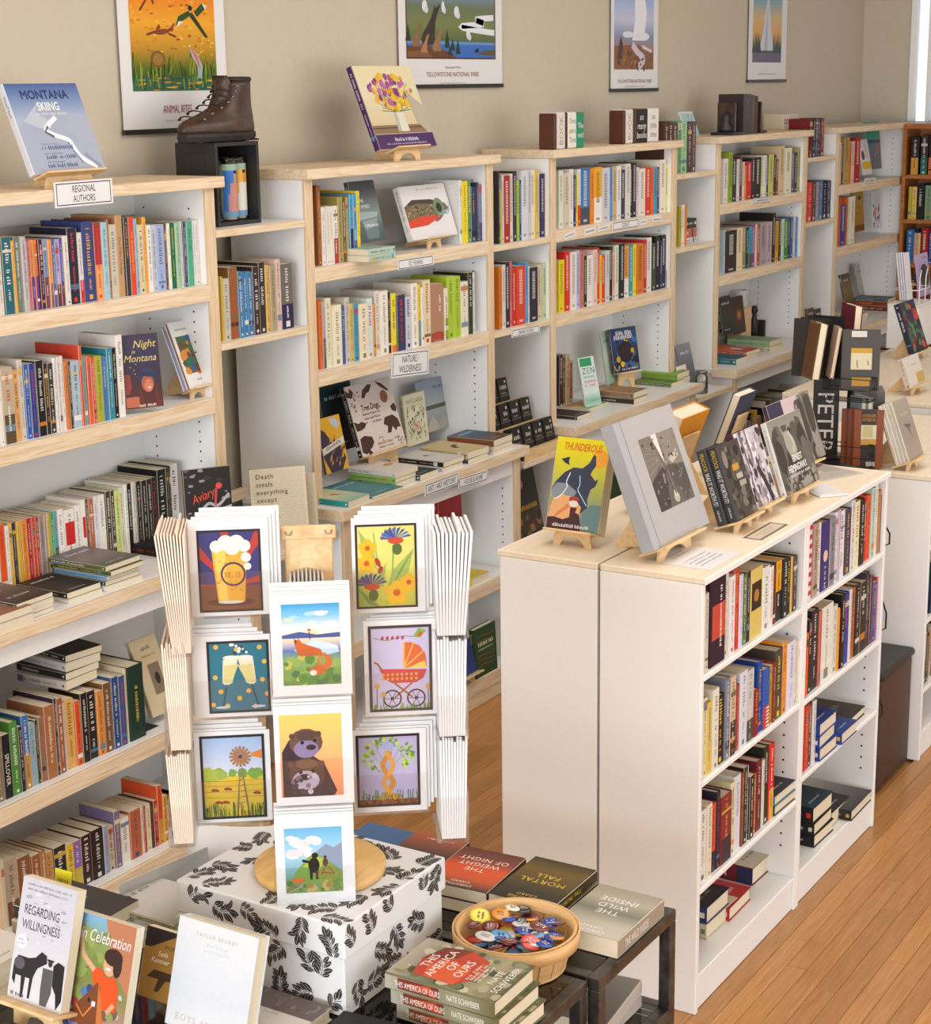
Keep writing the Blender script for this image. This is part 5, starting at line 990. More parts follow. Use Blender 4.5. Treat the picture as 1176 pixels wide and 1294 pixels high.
# far shelves, front-out books
show((1096, 215), (1130, 212), (1087, 161), 'teal and grey book shown front out on the corner bookcase top shelf', '2a9a84', lambda cv: cv.grad(0, 0, 1, 1, '2a9a84', '2c947e', '6a6a72', '6c6a74').rect(0, .62, 1, .38, '2f9c86').fake(.1, .84, cv.w*.8, .03, '1e4a44').rect(0, .55, 1, .07, '4a3a6a').ell(.78, .42, .06, .12, 'd8583a').ell(.6, .3, .05, .06, '5a98b0'), Y=3.68, lean=6, t=.012, h=.29, w=.26, dz=0)
show((1091, 221), (1110, 219), (1089, 178), 'white book with a yellow band in front of the teal book', 'd8d8d8', lambda cv: cv.rect(0, 0, 1, 1, 'dcdcdc').ell(.25, .55, .18, .14, '6a5a48').rect(0, .16, 1, .2, 'e8b82a').poly([(.5, .9), (.9, .8), (.8, .4), (.55, .5)], 'c8ccd4'), Y=3.62, lean=12, t=.012, h=.21, w=.16, dz=0)
show((1080, 294), (1101.5, 291.5), (1079, 245), 'ochre book with dark red lettering shown front out, corner second shelf', 'a8873c', lambda cv: cv.grad(0, 0, 1, 1, 'ac8c40', 'a4823a', '98742e').ell(.6, .84, .16, .05, '5a4420').fake(.2, .6, cv.w*.6, .014, '6a3a20').text('NIGHT', .5, .46, .08, '6a3020', fit=.6).rect(0, .03, 1, .14, '6a4420'), Y=3.63, lean=5, t=.02, h=.24, w=.17, dz=0)
show((1103, 289), (1119, 287), (1102, 247), 'pale book with colourful figures beside the ochre book', 'c8ccd0', lambda cv: (cv.grad(0, 0, 1, 1, 'd0d4d8', 'c8ccd4', 'd8dce0'), cv.blobs(26, .05, .02, .9, .6, .05, .12, ['a84a5c', '5a3a6a', 'd86a4a', '3a4a7a', '7a5a9a'])), Y=3.66, lean=5, t=.012, h=.23, w=.14, dz=0)

# piles lying on top of the base-shelf row, cream book leaning at its end, steel bookends
zb = ZB1+.222
for k, (t, c) in enumerate(((.026, 'd8d4cc'), (.022, '2a2828'), (.026, 'dcd8d4'), (.02, '26241f'))):
    book('paperback_book', t, .2, .135, flatM(3.50+.008*k, 3.53+.006*k, zb, 92-3*k), c, f'{cname(c)} book, {ordn(k+1)} up in the pile lying on the base shelf row', 'books lying on the base shelf row'); zb += t+.0005
disp((194, 907), (226, 895), (165, 811), 'cream book with a small grey picture leaning at the base shelf row end', 'd8c8a4', lambda cv: cv.rect(0, 0, 1, 1, 'd8c8a4').rect(.35, .25, .45, .4, '8a7a68').ell(.6, .45, .1, .08, '3a342e').fake(.3, .86, cv.w*.5, .012, '5a4a3c').fake(.25, .76, cv.w*.55, .007, 'a84a40'), z=ZB1+.03, lean=20, t=.02)
for x, z, lb in ((722, ZB1, 'base shelf row'), (862, ZB0, 'lowest shelf row')):
    xa = Xat(x/3.92+2, BF+.05, z+.05); e = empty('bookend', (xa, BF+.06, z)); tag(e, f'black steel bookend closing the {lb}', 'bookend', 'black steel bookends'); BX('upright', (0, 0, .0015), (.0015, .11, .15), 'black_wire', e); BX('foot', (.0, 0, 0), (.06, .11, .0014), 'black_wire', e)

# case four ledge: front-out dark books, mug on a riser, dark figure bookends
show((913, 424), (927, 422), (912, 387), 'black book shown front out on the bookends case ledge', '1e1c1e', plain('2a2828', '3a3636', '1a1a1c'), Y=3.74, lean=8, t=.02, h=.2, w=.15)
show((926, 424), (946, 421), (925, 388), 'dark brown book shown front out beside the black one', '3a2420', lambda cv: cv.grad(0, 0, 1, 1, '2a1c1a', '4a2c20', '2a1c18').ell(.6, .5, .2, .16, '8a4a28').ell(.6, .5, .1, .08, 'c87a3a'), Y=3.74, lean=8, t=.02, h=.2, w=.18)
Pm = onY(938, 388, 3.80); e = empty('riser_block', (Pm.x-.07, 3.775, ZL)); tag(e, 'plain pine riser under the white mug', 'riser'); BX('block', (0, 0, .0003), (.14, .085, Pm.z-ZL), 'plywood', e, .002)
e = empty('mug', (Pm.x, 3.815, Pm.z+.0005)); tag(e, 'white mug with small red marks above the dark brown book', 'mug')
MB().lathe([(0, 0), (.036, 0), (.04, .004), (.04, .092), (.0385, .094), (.037, .092), (.037, .006), (0, .006)], 24).build('body', 'white_card', e)
MB().tube([(-.038, 0, .075), (-.06, 0, .074), (-.068, 0, .05), (-.058, 0, .026), (-.038, 0, .022)], .005, 6).build('handle', 'white_card', e)
cv = Cv(.03, .06); [cv.rect(.1+.25*i, .1+.16*j, .16, .08, 'b04a44') for i in range(3) for j in range(5) if (i+j) % 2]; cv.build('red_marks', e, basis((1, 0, 0), (0, 0, 1), (0, -1, 0), (-.015, -.0402, .02)))
Pd = onY(956, 421, 3.76); e = empty('figure_bookend', (Pd.x, 3.76, ZL)); tag(e, 'dark carved figure bookend on the bookends case ledge', 'bookend')
BX('base', (-.05, -.03, 0), (.06, .06, .016), 'black_board', e, .003); BX('upright', (.035, -.03, .0165), (.055, .06, .11), 'black_board', e, .003)
MB().lathe([(0, 0), (.022, 0), (.018, .05), (.024, .09), (.014, .11), (.012, .13), (.02, .15), (.014, .175), (0, .18)], 12, M=Matrix.Translation((-.012, .012, .0165))).build('figure', 'black_board', e)
# gap beyond the science case: leaning grey frame, cream card and a small glass jar
show((866, 492), (884, 487), (858, 424), 'grey picture book leaning in the gap beyond the science bookcase', '7a7c84', plain('8a8c94', '6a6c74', '5a5c64'), Y=3.62, lean=14, t=.012, h=.24, w=.16, dz=-.02)
o = MB().bbox((0, 0, 0), (.11, .002, .15), .0004).build('cream_card', 'cream_card'); o.matrix_world = basis((1, 0, 0), Vector((0, 1, .25)).normalized(), Vector((0, -.25, 1)).normalized(), (Xat(862, 3.56, .95), 3.56, .9195)); o.matrix_world = basis((1, 0, 0), (0, .97, -.24), (0, .24, .97), (Xat(862, 3.53, .95), 3.53, .9195)); tag(o, 'cream card propped in the gap beyond the science bookcase', 'card')
e = empty('glass_jar', (Xat(886, 3.50, .95), 3.50, .9185)); tag(e, 'small clear glass jar on the gap ledge beyond the science bookcase', 'jar'); MB().lathe([(0, 0), (.03, 0), (.032, .004), (.032, .08), (.026, .092), (.026, .1), (.0245, .1), (.0245, .09), (.0305, .078), (.0305, .005), (0, .005)], 20).build('glass', 'candle_glass', e); MB().lathe([(0, .1002), (.028, .1002), (.028, .112), (0, .112)], 16).build('lid', 'grey_metal', e)
for k, (x_, c) in enumerate(((1022, '4a3a34'), (1032, '2a2624'))): show((x_, 428), (x_+9, 426), (x_-2, 398), f'{("brown", "black")[k]} small book standing in the gap before the corner bookcase', c, plain(c, '3a3030'), Y=3.62, lean=6, t=.016, h=.17, w=.1, dz=0)
# corner ledge: leaning dark books and a silver ornament
show((1070, 392), (1084, 389), (1062, 338), 'brown photographic book leaning on the corner bookcase ledge', '4a3a2c', plain('5a4a38', '8a7450', '3a2c22'), Y=3.70, lean=14, t=.015, h=.22, w=.16)
show((1090, 388), (1106, 384), (1080, 330), 'pale grey picture book leaning at the back of the corner ledge', 'b0aca4', plain('bcb8b0', 'a8a49c'), Y=3.76, lean=14, t=.012, h=.28, w=.2)

# black wire hooks hanging on the far end of the island
for k, (x_, y0, y1) in enumerate(((1122, 660, 692), (1119, 752, 800), (1118, 880, 912))):
    A = onX(x_, y0, IX2+.004); B = onX(x_, y1, IX2+.004); h_ = A.z-B.z
    o = MB().tube([(.0, 0, 0), (.02, -.01, -.01), (.05, -.02, -h_*.6), (.05, -.02, -h_), (.02, -.015, -h_), (.015, -.012, -h_*.5)], .003, 6).build('wire_hook', 'black_wire'); o.location = (IX2+.003, IYF+.03, A.z); tag(o, f'{("highest", "middle", "lowest")[k]} black wire hook on the far end of the island', 'hook', 'wire hooks on the island end')
# ================================================================== ISLAND TOP
def a_thunder(cv):
    cv.grad(0, 0, 1, 1, 'e8d820', 'e0d428', 'c8c848', 'a8b068', '8a9a80', '6a8488')
    cv.ell(.86, .80, .16, None, 'f0a838'); cv.poly([(0, .42), (.08, .52), (.22, .62), (.38, .68), (.55, .68), (.66, .74), (.74, .84), (.78, .82), (.80, .72), (.74, .66), (.72, .62), (.82, .56), (.88, .58), (.84, .5), (.76, .46), (.72, .36), (.74, .26), (.6, .18), (.3, .22)], '3c4258').poly([(.0, .42), (.1, .50), (.3, .5), (.5, .42), (.4, .3), (.1, .3)], '8a94a0')
    cv.poly([(0, .12), (.05, .3), (.2, .38), (.45, .36), (.62, .26), (.6, .1), (0, .06)], 'eab078').poly([(.0, 0), (.0, .12), (.12, .13), (.3, .11), (.42, .14), (.5, .2), (.6, .18), (.66, .06), (.66, 0)], '4a2c34').poly([(.66, 0), (.66, .2), (.8, .3), (1, .3), (1, 0)], '6a8888')
    cv.ell(.47, .335, .10, .035, 'a8442c').poly([(.38, .3), (.2, .2), (.12, .13), (.18, .14), (.42, .26)], 'd8885a').ell(.47, .29, .09, .035, 'e8e0dc').poly([(.42, .25), (.55, .25), (.5, .14), (.42, .14)], '5a2a2c')
    cv.line([(.33, .62), (.28, .52), (.3, .46), (.2, .36), (.08, .32)], .018, 'e8f2f8').line([(.52, .60), (.54, .5), (.52, .44), (.62, .36), (.72, .28)], .016, 'b8dcf0')
    for dx in (0, .03): cv.poly([(.18+dx, .77), (.26+dx, .79), (.24+dx, .74), (.3, .7), (.2+dx, .72), (.12+dx, .76)], '2c3448')
    cv.text('THUNDEROUS', .5, .905, .08, 'd8641c', sx=.6, shear=.3, fit=.88, bold=.02).fake(.12, .045, cv.w*.7, .009, 'f0ece4')
def a_greyphoto(cv):
    cv.rect(0, 0, 1, 1, 'b4b2b2').rect(0, 0, .09, 1, 'b0b2b8').line([(.09, 0), (.09, 1)], .008, '6a6868')
    x0, y0, x1, y1 = .28, .24, .90, .82
    def q(u, v): return (x0+(x1-x0)*u, y0+(y1-y0)*v)
    cv.poly([q(0, 0), q(1, 0), q(1, 1), q(0, 1)], '6a625a').poly([q(.34, 1), q(.5, 1), q(.5, .55)], 'e0dcd4').poly([q(0, 1), q(.34, 1), q(.45, .5), q(.3, .55), q(0, .4)], '7e766c').poly([q(.5, 1), q(1, 1), q(1, .5), q(.6, .55)], '8c847a').poly([q(0, 0), q(0, .4), q(.4, .55), q(.45, .5), q(.3, 0)], '4a4440').poly([q(.45, .5), q(.6, .55), q(1, .5), q(1, .2), q(.8, .0)], '5a5450').poly([q(.62, .62), q(.9, .72), q(.92, .62), q(.7, .55)], 'c4bcb0')
    for k in range(8): cv.line([q(.52+.055*k, 1), q(.5+.02*k, .58)], .006, 'a49c90'); cv.line([q(.02, .9-.1*k), q(.36, .78-.04*k)], .005, '9a9084' if k < 5 else '5a544e')
    cv.blobs(70, x0+.02, y0+.02, x1-x0-.04, y1-y0-.04, .006, .022, ['4a4440', '7a7268', '8c847a', '3a3531', '9c948a']).ell(*q(.52, .1), .05, .04, 'b8b0a4').ell(*q(.52, .16), .03, .03, 'd0c8bc').line([q(.5, .5), q(.52, .3), q(.54, .15)], .03, '7a7268')
def a_birch(cv):
    cv.rect(0, 0, 1, 1, 'c4bcc4').blobs(150, 0, 0, 1, 1, .02, .07, ['a89ca4', 'd8d4da', '8a7e86', '5a5056', 'e4e0e4', '3a3236'], 1.4).line([(.2, 1), (.25, .6), (.22, .3), (.3, 0)], .05, '7a6a6a').line([(.55, .5), (.7, .25), (.8, .02)], .12, '3a2e30').line([(.42, 1), (.45, .75), (.44, .55)], .04, '8a7a74')
def a_heming(cv):
    cv.grad(0, 0, 1, 1, '8a8880', '9a978e', '8c887e', '6a665e', '5a564e', '76726a'); cv.blobs(60, 0, .38, 1, .3, .06, .16, ['4e4a44', '5c5850', '6a665e', '3e3a36'], 1.6).blobs(50, 0, 0, 1, .2, .03, .09, ['8a867c', '4a4640', '9a968a'])
    cv.ell(.42, .84, .07, .045, '5a564e').rect(.33, .865, .18, .012, '4a463f').poly([(.34, .8), (.5, .8), (.6, .68), (.62, .5), (.52, .42), (.4, .46), (.34, .6)], 'a8a498').poly([(.42, .44), (.5, .42), (.52, .1), (.46, .1)], '3e3a36').poly([(.52, .42), (.58, .44), (.68, .14), (.62, .12)], '46423c').line([(.5, .78), (.58, .6), (.5, .5)], .05, 'c4c0b4')
    cv.text('ERNEST', .55, .42, .085, 'f4f2ec', sx=.8, fit=.62, bold=.03).text('HEMINGWAY', .5, .30, .09, 'f4f2ec', sx=.8, fit=.92, bold=.03).fake(.12, .21, cv.w*.7, .009, 'e0dcd4')
def a_worth(cv): cv.rect(0, 0, 1, 1, '4a443f').blobs(60, .05, 0, .95, .95, .05, .15, ['3a3531', '5a534c', '6a625a', '2e2a27', '7a7268']).ell(.2, .8, .1, .12, '8a8278').rect(.42, .62, .3, .08, 'c8962c').rect(.5, .5, .28, .07, 'b8b0a0').rect(.55, .4, .3, .07, 'a8a090')
def sp_worth(cv): cv.rect(0, 0, 1, 1, '3c3c40').text('PEACOCK', .5, .84, .5*cv.w/cv.h, 'd8b428', -90, fit=.24).text('WAS IT WORTH IT?', .5, .48, .58*cv.w/cv.h, 'ece8e4', -90, fit=.44).fake(.5, .2, .03, .006, 'c8c4c0', -90)
# yellow wolf book facing the entrance, copies behind it
_o, _P, w_, h_ = disp((688.4, 666), (753.9, 679), (712.2, 551.8), 'yellow comic with a dark howling wolf, on an easel at the island corner', 'd8d028', a_thunder, face=180, lean=17, z=1.245, t=.012)
n, up, rt, nh = frame_of(180, 17); easel(_P+rt*w_/2, IZ, 180, 17, .115, h_, 'wooden easel holding the yellow wolf comic', .05)
for k, c in enumerate(('4a5a78', 'dcdcd8', 'c8c020')): book('paperback_book', .011, h_-.003*k, w_, basis(n, rt, up, _P-n*(.012+.0114*(k+1))), c, f'{cname(c)} comic, {ordn(k+1)} copy back behind the yellow wolf comic', 'comics behind the wolf comic')
# big grey cloth book with a tipped-in photograph
_o, _P, w_, h_ = disp((827.8, 696), (898.9, 668), (762.3, 540.6), 'large grey cloth book with a black and white street photograph', 'b4b2b2', a_greyphoto, lean=21, z=1.24, t=.042, hard=True, spine=lambda cv: cv.rect(0, 0, 1, 1, 'aeb0b6'))
n, up, rt, nh = frame_of(-90, 21); easel(_P+rt*w_*.4, IZ, -90, 21, .2, h_, 'wooden easel holding the large grey photograph book', .045)
# two dark copies
_o, _P, w_, h_ = disp((931.9, 659.3), (965, 640), (896.3, 568), 'dark photographic hardcover with yellow lettered spine, front copy', '3c3c40', a_worth, lean=19, z=1.235, t=.028, hard=True, spine=sp_worth, w=.145)
n, up, rt, nh = frame_of(-90, 19); book('hardcover_book', .028, h_, .145, basis(n, rt, up, _P-n*.0565-rt*.012), '3c3c40', 'dark hardcover with yellow lettered spine, copy behind the front one', 'dark lettered hardcovers', True, sp_worth)
easel(_P+rt*.06, IZ, -90, 19, .11, h_, 'wooden easel under the two dark lettered hardcovers', .06)
_o, _P, w_, h_ = disp((953, 645), (984.4, 631), (924, 549.5), 'hardcover with a birch forest cover and maroon spine', '5a2438', a_birch, lean=19, z=1.235, t=.022, hard=True)
easel(_P+rt*w_*.5, IZ, -90, 19, .12, h_, 'wooden easel under the birch forest book', .025)
_o, _P, w_, h_ = disp((994, 627.8), (1038.5, 615.7), (966.6, 535), 'grey photographic biography with a walking man, white lettering', 'dcdad6', a_heming, lean=19, z=1.235, t=.018)
easel(_P+rt*w_*.5, IZ, -90, 19, .13, h_, 'wooden easel under the grey walking man biography', .02)
_o, _P, w_, h_ = disp((993, 600), (1042.5, 571), (963.4, 515.5), 'navy and lilac book with a bare tree photograph, behind the biography', '3a3450', lambda cv: (cv.grad(0, 0, 1, 1, '8a847a', '7a746a', '5a564e'), cv.rect(0, .72, .4, .28, '3a3450'), cv.rect(.32, .66, .45, .34, 'd0bcc4'), cv.ell(.66, .86, .07, .07, '5a3048'), cv.blobs(30, .6, 0, .4, .9, .03, .1, ['6a645c', '9a948a', '4a463f'], 2)), lean=19, Y=1.96, t=.016)
easel(_P+rt*w_*.55, IZ, -90, 19, .13, h_, 'wooden easel under the navy and lilac book', .02)
# books and easels turned to the other aisle, seen from behind
def back_easel(pt, z, h_, w_, t_, c, label, el, pagec=None):
    P = onZ(*pt, z); n2, up2, rt2, nh2 = frame_of(90, 20)
    book('hardcover_book', t_, h_, w_, basis(n2, rt2, up2, P+Zv*.045-n2*t_), c, label, 'books facing the other aisle', True)
    easel(P+Zv*.045+rt2*w_/2, IZ, 90, 20, w_*.85, h_, el, t_)
back_easel((846, 610), IZ, .23, .19, .055, 'e0962c', 'thick orange-edged book on an easel turned to the wall aisle', 'wooden easel back carrying the orange-edged book')
back_easel((914, 592), IZ, .24, .13, .028, '3a4058', 'cream-paged hardcover leaning on an easel turned to the wall aisle', 'wooden easel back carrying the cream-paged hardcover')
back_easel((820, 640), IZ, .16, .11, .012, 'd8c020', 'thin yellow book on an easel behind the grey photograph book', 'wooden easel back carrying the thin yellow book')
# loose papers on the island top
def paper(pts, z, label, nm, fn, th=.0006, material='white_card', cat='paper', curl=0):
    A, B, C_ = (onZ(*p, z) for p in pts); u = (B-A); v = (C_-A); w_ = u.length; u.normalize(); v = v-u*v.dot(u); h_ = v.length; v.normalize()
    if u.cross(v).z < 0: u, A = -u, A+u*w_
    o = MB().bbox((0, 0, 0), (w_, h_, th), th*.2).build(nm, material); o.matrix_world = basis(u, v, Zv, A); tag(o, label, cat); cv = Cv(w_, h_); fn(cv); cv.build('print', o, basis((1, 0, 0), (0, 1, 0), (0, 0, 1), (0, 0, th+.0001)))
    return o
o = paper(((897.3, 720.9), (937.3, 698.3), (859, 686.4)), IZ+.0005, 'white notice card with blue typing below the grey photograph book', 'notice_card', lambda cv: [cv.fake(.25, .8-.09*k, cv.w*.5, .004, '7a88b8') for k in (0, 1)] and [cv.fake(.15, .48-.09*k, cv.w*.65, .004, '7a88b8') for k in range(4)])
paper(((1040, 608), (1092, 598), (1035, 583)), IZ+.0004, 'grey newspaper sheet lying at the far end of the island top', 'newspaper_sheet', lambda cv: (cv.rect(0, 0, 1, 1, 'c8c0b4'), [cv.fake(.05, .95-.06*k, cv.w*.9, .004, '9a948a') for k in range(15)], cv.rect(.55, .4, .38, .4, 'a8a298')))
paper(((1036, 629), (1072, 626), (1038, 612)), IZ+.0012, 'white open pages lying before the newspaper sheet', 'open_pages', lambda cv: [cv.fake(.08, .9-.1*k, cv.w*.84, .003, 'c4c0ba') for k in range(8)] and None, th=.004)
paper(((962, 683), (996, 663), (950, 673)), IZ+.0004, 'framed grey clipping lying along the island front edge', 'clipping', lambda cv: cv.rect(0, 0, 1, 1, 'd4c8b4').frame(.04, '6a645c').fake(.2, .6, cv.w*.6, .006, '7a746a').fake(.3, .35, cv.w*.4, .005, '8a847a'))
# flat books inside the island
def istack(corner, z, items, where): stack(corner, z, items, where, ang=90, hard=True, group='books lying in the island')
istack((892, 1188), .1065, [(.045, .14, .2, 'd8cdb0', None, 0, 0), (.05, .21, .15, '2a3f78', lambda cv: cv.rect(0, 0, 1, 1, '2c2a2c').text('MAVEL'[:0] or ' ', .5, .7, .1, 'e8e4dc').fake(.1, .8, cv.w*.8, .02, 'dcd8d0').fake(.1, .5, cv.w*.8, .02, 'dcd8d0').fake(.1, .2, cv.w*.6, .01, 'a8a49c'), 0, 0)], 'in black and blue, bottom of the nearer island case')
istack((921, 1165), .1065, [(.04, .23, .16, 'b82a2c', lambda cv: cv.rect(0, 0, 1, 1, 'c03032').rect(.2, .5, .4, .35, '8a2024').fake(.35, .3, cv.w*.45, .014, 'e8c8c0').fake(.35, .2, cv.w*.45, .014, 'e8c8c0'), 0, 0)], 'in red, bottom of the nearer island case')
istack((950, 1120), .1065, [(.055, .23, .16, '7a2430', lambda cv: cv.rect(0, 0, 1, 1, 'd4c8b4').text('UNION', .5, .8, .13, '8a2c34', fit=.9).fake(.1, .5, cv.w*.8, .014, '4a4440').fake(.1, .36, cv.w*.8, .014, '4a4440').fake(.1, .22, cv.w*.7, .012, '4a4440'), 0, 0, lambda cv: cv.rect(0, 0, 1, .22, '2c3058').text('UNION', .5, .6, .5*cv.w/cv.h, 'e8dcc8', -90, fit=.5))], 'titled union, bottom of the nearer island case')
istack((978, 1032), .3545, [(.03, .21, .16, '2a3a40', None, 0, 0), (.03, .22, .16, '4a88a8', plain('2c2a2c', '343032', '2a282a'), 0, 0)], 'in black, third shelf of the nearer island case')
istack((1035, 963), .4105, [(.04, .21, .15, '24408a', None, 0, 0), (.04, .21, .15, '22408e', None, -.004, 0), (.04, .21, .15, '20408f', plain('2a4a98', '24448e', '203c80'), -.006, 0)], 'in royal blue, farther island case')
istack((1063, 942), .4105, [(.038, .2, .14, '28489a', plain('2c4c9c', '28468e'), 0, 0)], 'in royal blue beside the blue pile')
istack((1083, 920), .4105, [(.028, .27, .24, '3a2c24', lambda cv: cv.grad(0, 0, 1, 1, '6a4a30', '4a3628', '3a2c28').ell(.3, .6, .2, .2, '2a2428').fake(.3, .3, cv.w*.5, .02, 'c8b898'), -.105, .02)], 'with a brown sculpture cover, farther island case')
istack((1028, 1072), .1065, [(.04, .22, .16, '1e1e22', None, 0, 0), (.04, .22, .16, '1f1f24', None, -.004, 0), (.05, .23, .165, '1c1c20', plain('26262a', '1e1e22', '2a4a58'), -.006, .004)], 'in black with blue lines, farther island case')
istack((1050, 1047), .1065, [(.05, .2, .15, 'c8c0a8', None, 0, 0), (.006, .2, .15, '2a2a2c', plain('2c2c30', '242428'), 0, 0)], 'behind the black pile, farther island case')
istack((1087, 1026), .1065, [(.035, .24, .2, '2c2a30', lambda cv: cv.grad(0, 0, 1, 1, 'c8c0b0', '8a8680', '3a3840').fake(.1, .85, cv.w*.6, .02, '2a2a2c'), -.09, .0)], 'in grey at the far end of the island bottom')

# ================================================================== NOTEBOOK RACK ON THE SECOND ISLAND
RX, RY, RZ = 6.02, 2.10, 1.0545
rk2 = empty('notebook_rack', (RX, RY, RZ)); tag(rk2, 'black spinning notebook rack with a tall lettered side panel', 'display rack')
MB().lathe([(0, 0), (.12, 0), (.12, .012), (.015, .02), (.012, .03), (.012, .40), (0, .40)], 18).build('post', 'black_wire', rk2)
nP = Vector((-.93, -.37, 0)).normalized(); uP = Zv.cross(nP)*-1; uP = Vector((-nP.y, nP.x, 0)); uP = uP if uP.y < 0 else -uP
Pp = onP(1024.5, 590, (RX-.03, RY+.08, 0), nP); Pq = onP(1057, 590, (RX-.03, RY+.08, 0), nP); wp = (Pq-Pp).dot(uP); zt0, zt1 = onP(1024.5, 472, Pp, nP).z-RZ, onP(1058, 434, Pp, nP).z-RZ
Mp = basis(uP, -nP, Zv, Vector((Pp.x, Pp.y, RZ))-Vector((RX, RY, RZ)))
MB().prism([(0, 0), (wp, 0), (wp, zt1), (0, zt0)], 0, .012, M=Mp).build('side_panel', 'black_board', rk2)
cv = Cv(wp, zt0); cv.text('PETER P', .5, .36, .62*wp/zt0, 'eceae6', -90, fit=None); cv.build('lettering', rk2, basis(uP, Zv, nP, Vector((Pp.x, Pp.y, RZ))-Vector((RX, RY, RZ))+nP*.0012))
def basket(c, w_, d_, z0, z1, par):
    for z in (z0, (z0+z1)/2, z1): MB().tube([c+Vector((-w_/2, -d_/2, z)), c+Vector((w_/2, -d_/2, z)), c+Vector((w_/2, d_/2, z)), c+Vector((-w_/2, d_/2, z))], .0018, 5, closed=True).build('wire', 'black_wire', par)
    for k in range(4):
        x = -w_/2+w_*k/3; MB().tube([c+Vector((x, -d_/2, z1)), c+Vector((x, -d_/2, z0)), c+Vector((x, d_/2, z0)), c+Vector((x, d_/2, z1))], .0018, 5).build('wire', 'black_wire', par)
def notebook(P, face, w_, h_, t_, c, label, front=None, nm='notebook', lean=6):
    n, up, rt, nh = frame_of(face, lean); book(nm, t_, h_, w_, basis(n, rt, up, Vector(P)), c, label, 'notebooks on the rack', True, None, front)
FC = math.degrees(math.atan2(nP.y, nP.x))
def ptn(x, y, off): return onP(x, y, Vector((RX, RY, 0))+nP*off, nP)
def a_voy(cv): cv.rect(.24, 0, .52, 1, '3a3634').text('VOYAGER', .5, .9, .055, 'c88a2c', fit=.46).text('NOTEBOOK', .5, .83, .055, 'c88a2c', fit=.46).rect(.24, .5, .52, .24, 'd8d4bc').rect(.3, .53, .34, .2, 'c4bc8c').rect(.24, .4, .52, .1, 'c89a4a').rect(.44, .03, .3, .08, 'd8d4cc')
def a_voy2(cv): cv.rect(0, 0, 1, 1, '4a4642').rect(.24, .88, .4, .1, 'd4d0c8').rect(.24, .35, .55, .3, 'd4ccac').rect(.24, .62, .55, .08, 'c89a34').rect(.28, .08, .5, .14, 'b88a34').line([(.4, .5), (.42, .38)], .02, '2a2420').line([(.68, .5), (.7, .42)], .02, '2a2420')
Pn = ptn(1060, 591, .10); Pm = ptn(1114, 594, .10)
rtv = frame_of(FC, 0)[2]; wv = (Pm-Pn).dot(rtv); hv = ptn(1060, 518, .10).z-Pn.z
for k, c in enumerate(('8a4a2c', '7a3f26', '84462a')):
    notebook(Pn-nP*(.016*(k+1))+rtv*(wv*.30-.02*k), FC, wv*.7, hv-.002*k, .015, c, f'brown leather notebook, {("front one with the travel label", "second back", "third back")[k]}, lower rack basket', a_voy if k == 0 else None, lean=2)
Pn = ptn(1061, 494, .10); Pm = ptn(1110, 494, .10); wv = (Pm-Pn).dot(rtv); hv = ptn(1061, 417, .10).z-Pn.z
for k in range(2): notebook(Pn-nP*(.018*(k+1)), FC, wv, hv-.004*k, .016, '4a4642', ('charcoal notebook pack with yellow label in the upper rack basket', 'charcoal notebook pack behind the labelled one')[k], a_voy2 if k == 0 else None, lean=2)
Pn = ptn(1001, 474, .0); hv = ptn(1001, 402, .0).z-Pn.z
for k, c in enumerate(('3a3634', '2a2826', '1e1c1e', '1a181a')): notebook(Pn+rtv*(.022*k)+nP*.0, FC-28, .12, hv+.004*k, .012, c, f'black notebook, {ordn(k+1)} from left in the upper left rack basket', lean=3)
notebook(ptn(1022, 476, .05), FC-70, .10, .2, .03, '5a3820', 'brown and gold tooled notebook leaning beside the black notebooks', lambda cv: cv.rect(0, 0, 1, 1, '6a4426').frame(.06, '8a6430'), lean=8)
notebook(ptn(1046, 474, .05), FC-80, .09, .18, .012, 'c8a890', 'cream striped notebook beside the brown tooled notebook', None, lean=8)
for c_, zz in ((Vector((-.10, -.03, 0)), .0), (Vector((-.10, -.03, 0)), .24)): basket(c_, .07, .17, zz+.012, zz+.09, rk2)
notebook(ptn(1068, 440, -.25)+Zv*.0, FC-70, .13, .17, .03, '6a2434', 'dark red notebook standing at the back of the rack', lean=3)
# boxes of cards on the rack's middle level
for k, (x_, c) in enumerate(((1075, '8a9aa8'), (1083, '9aa8b4'))): notebook(ptn(x_, 516, -.02), FC-60, .1, .055, .02, c, f'grey-blue boxed notes, {("nearer", "farther")[k]} of two on the rack', lean=0)
o = MB().bbox((0, 0, 0), (.14, .11, .065), .002, hx('6a6460')).build('note_box', 'printed'); Pb = ptn(1097, 516, -.06); o.location = (Pb.x, Pb.y-.06, Pb.z); o.rotation_euler = (0, 0, .4); tag(o, 'grey boxed stationery set on the middle of the rack', 'box')
# easels further along the second island
_o, _P, w_, h_ = disp((1149, 583.7), (1185, 568), (1128, 508), 'brown bird-cover book in front of white-edged copies, second island easel', 'd4d0c4', lambda cv: cv.grad(0, 0, 1, 1, 'a89c90', '9c9084', 'a89a8a').poly([(.3, .6), (.5, .5), (.7, .3), (.6, .5), (.8, .55)], '6a6058').fake(.3, .75, cv.w*.5, .008, 'c8bfb4'), lean=20, z=1.09, t=.012, w=.16)
n, up, rt, nh = frame_of(-90, 20)
for k in range(3): book('paperback_book', .012, h_, .16, basis(n, rt, up, _P-n*(.0124*(k+2))-rt*.004*k), 'd8d4c8', f'white-edged copy, {ordn(k+1)} behind the brown bird-cover book', 'white-edged copies')
easel(_P+rt*.06, 1.0545, -90, 20, .11, h_, 'wooden easel under the brown bird-cover book', .055)
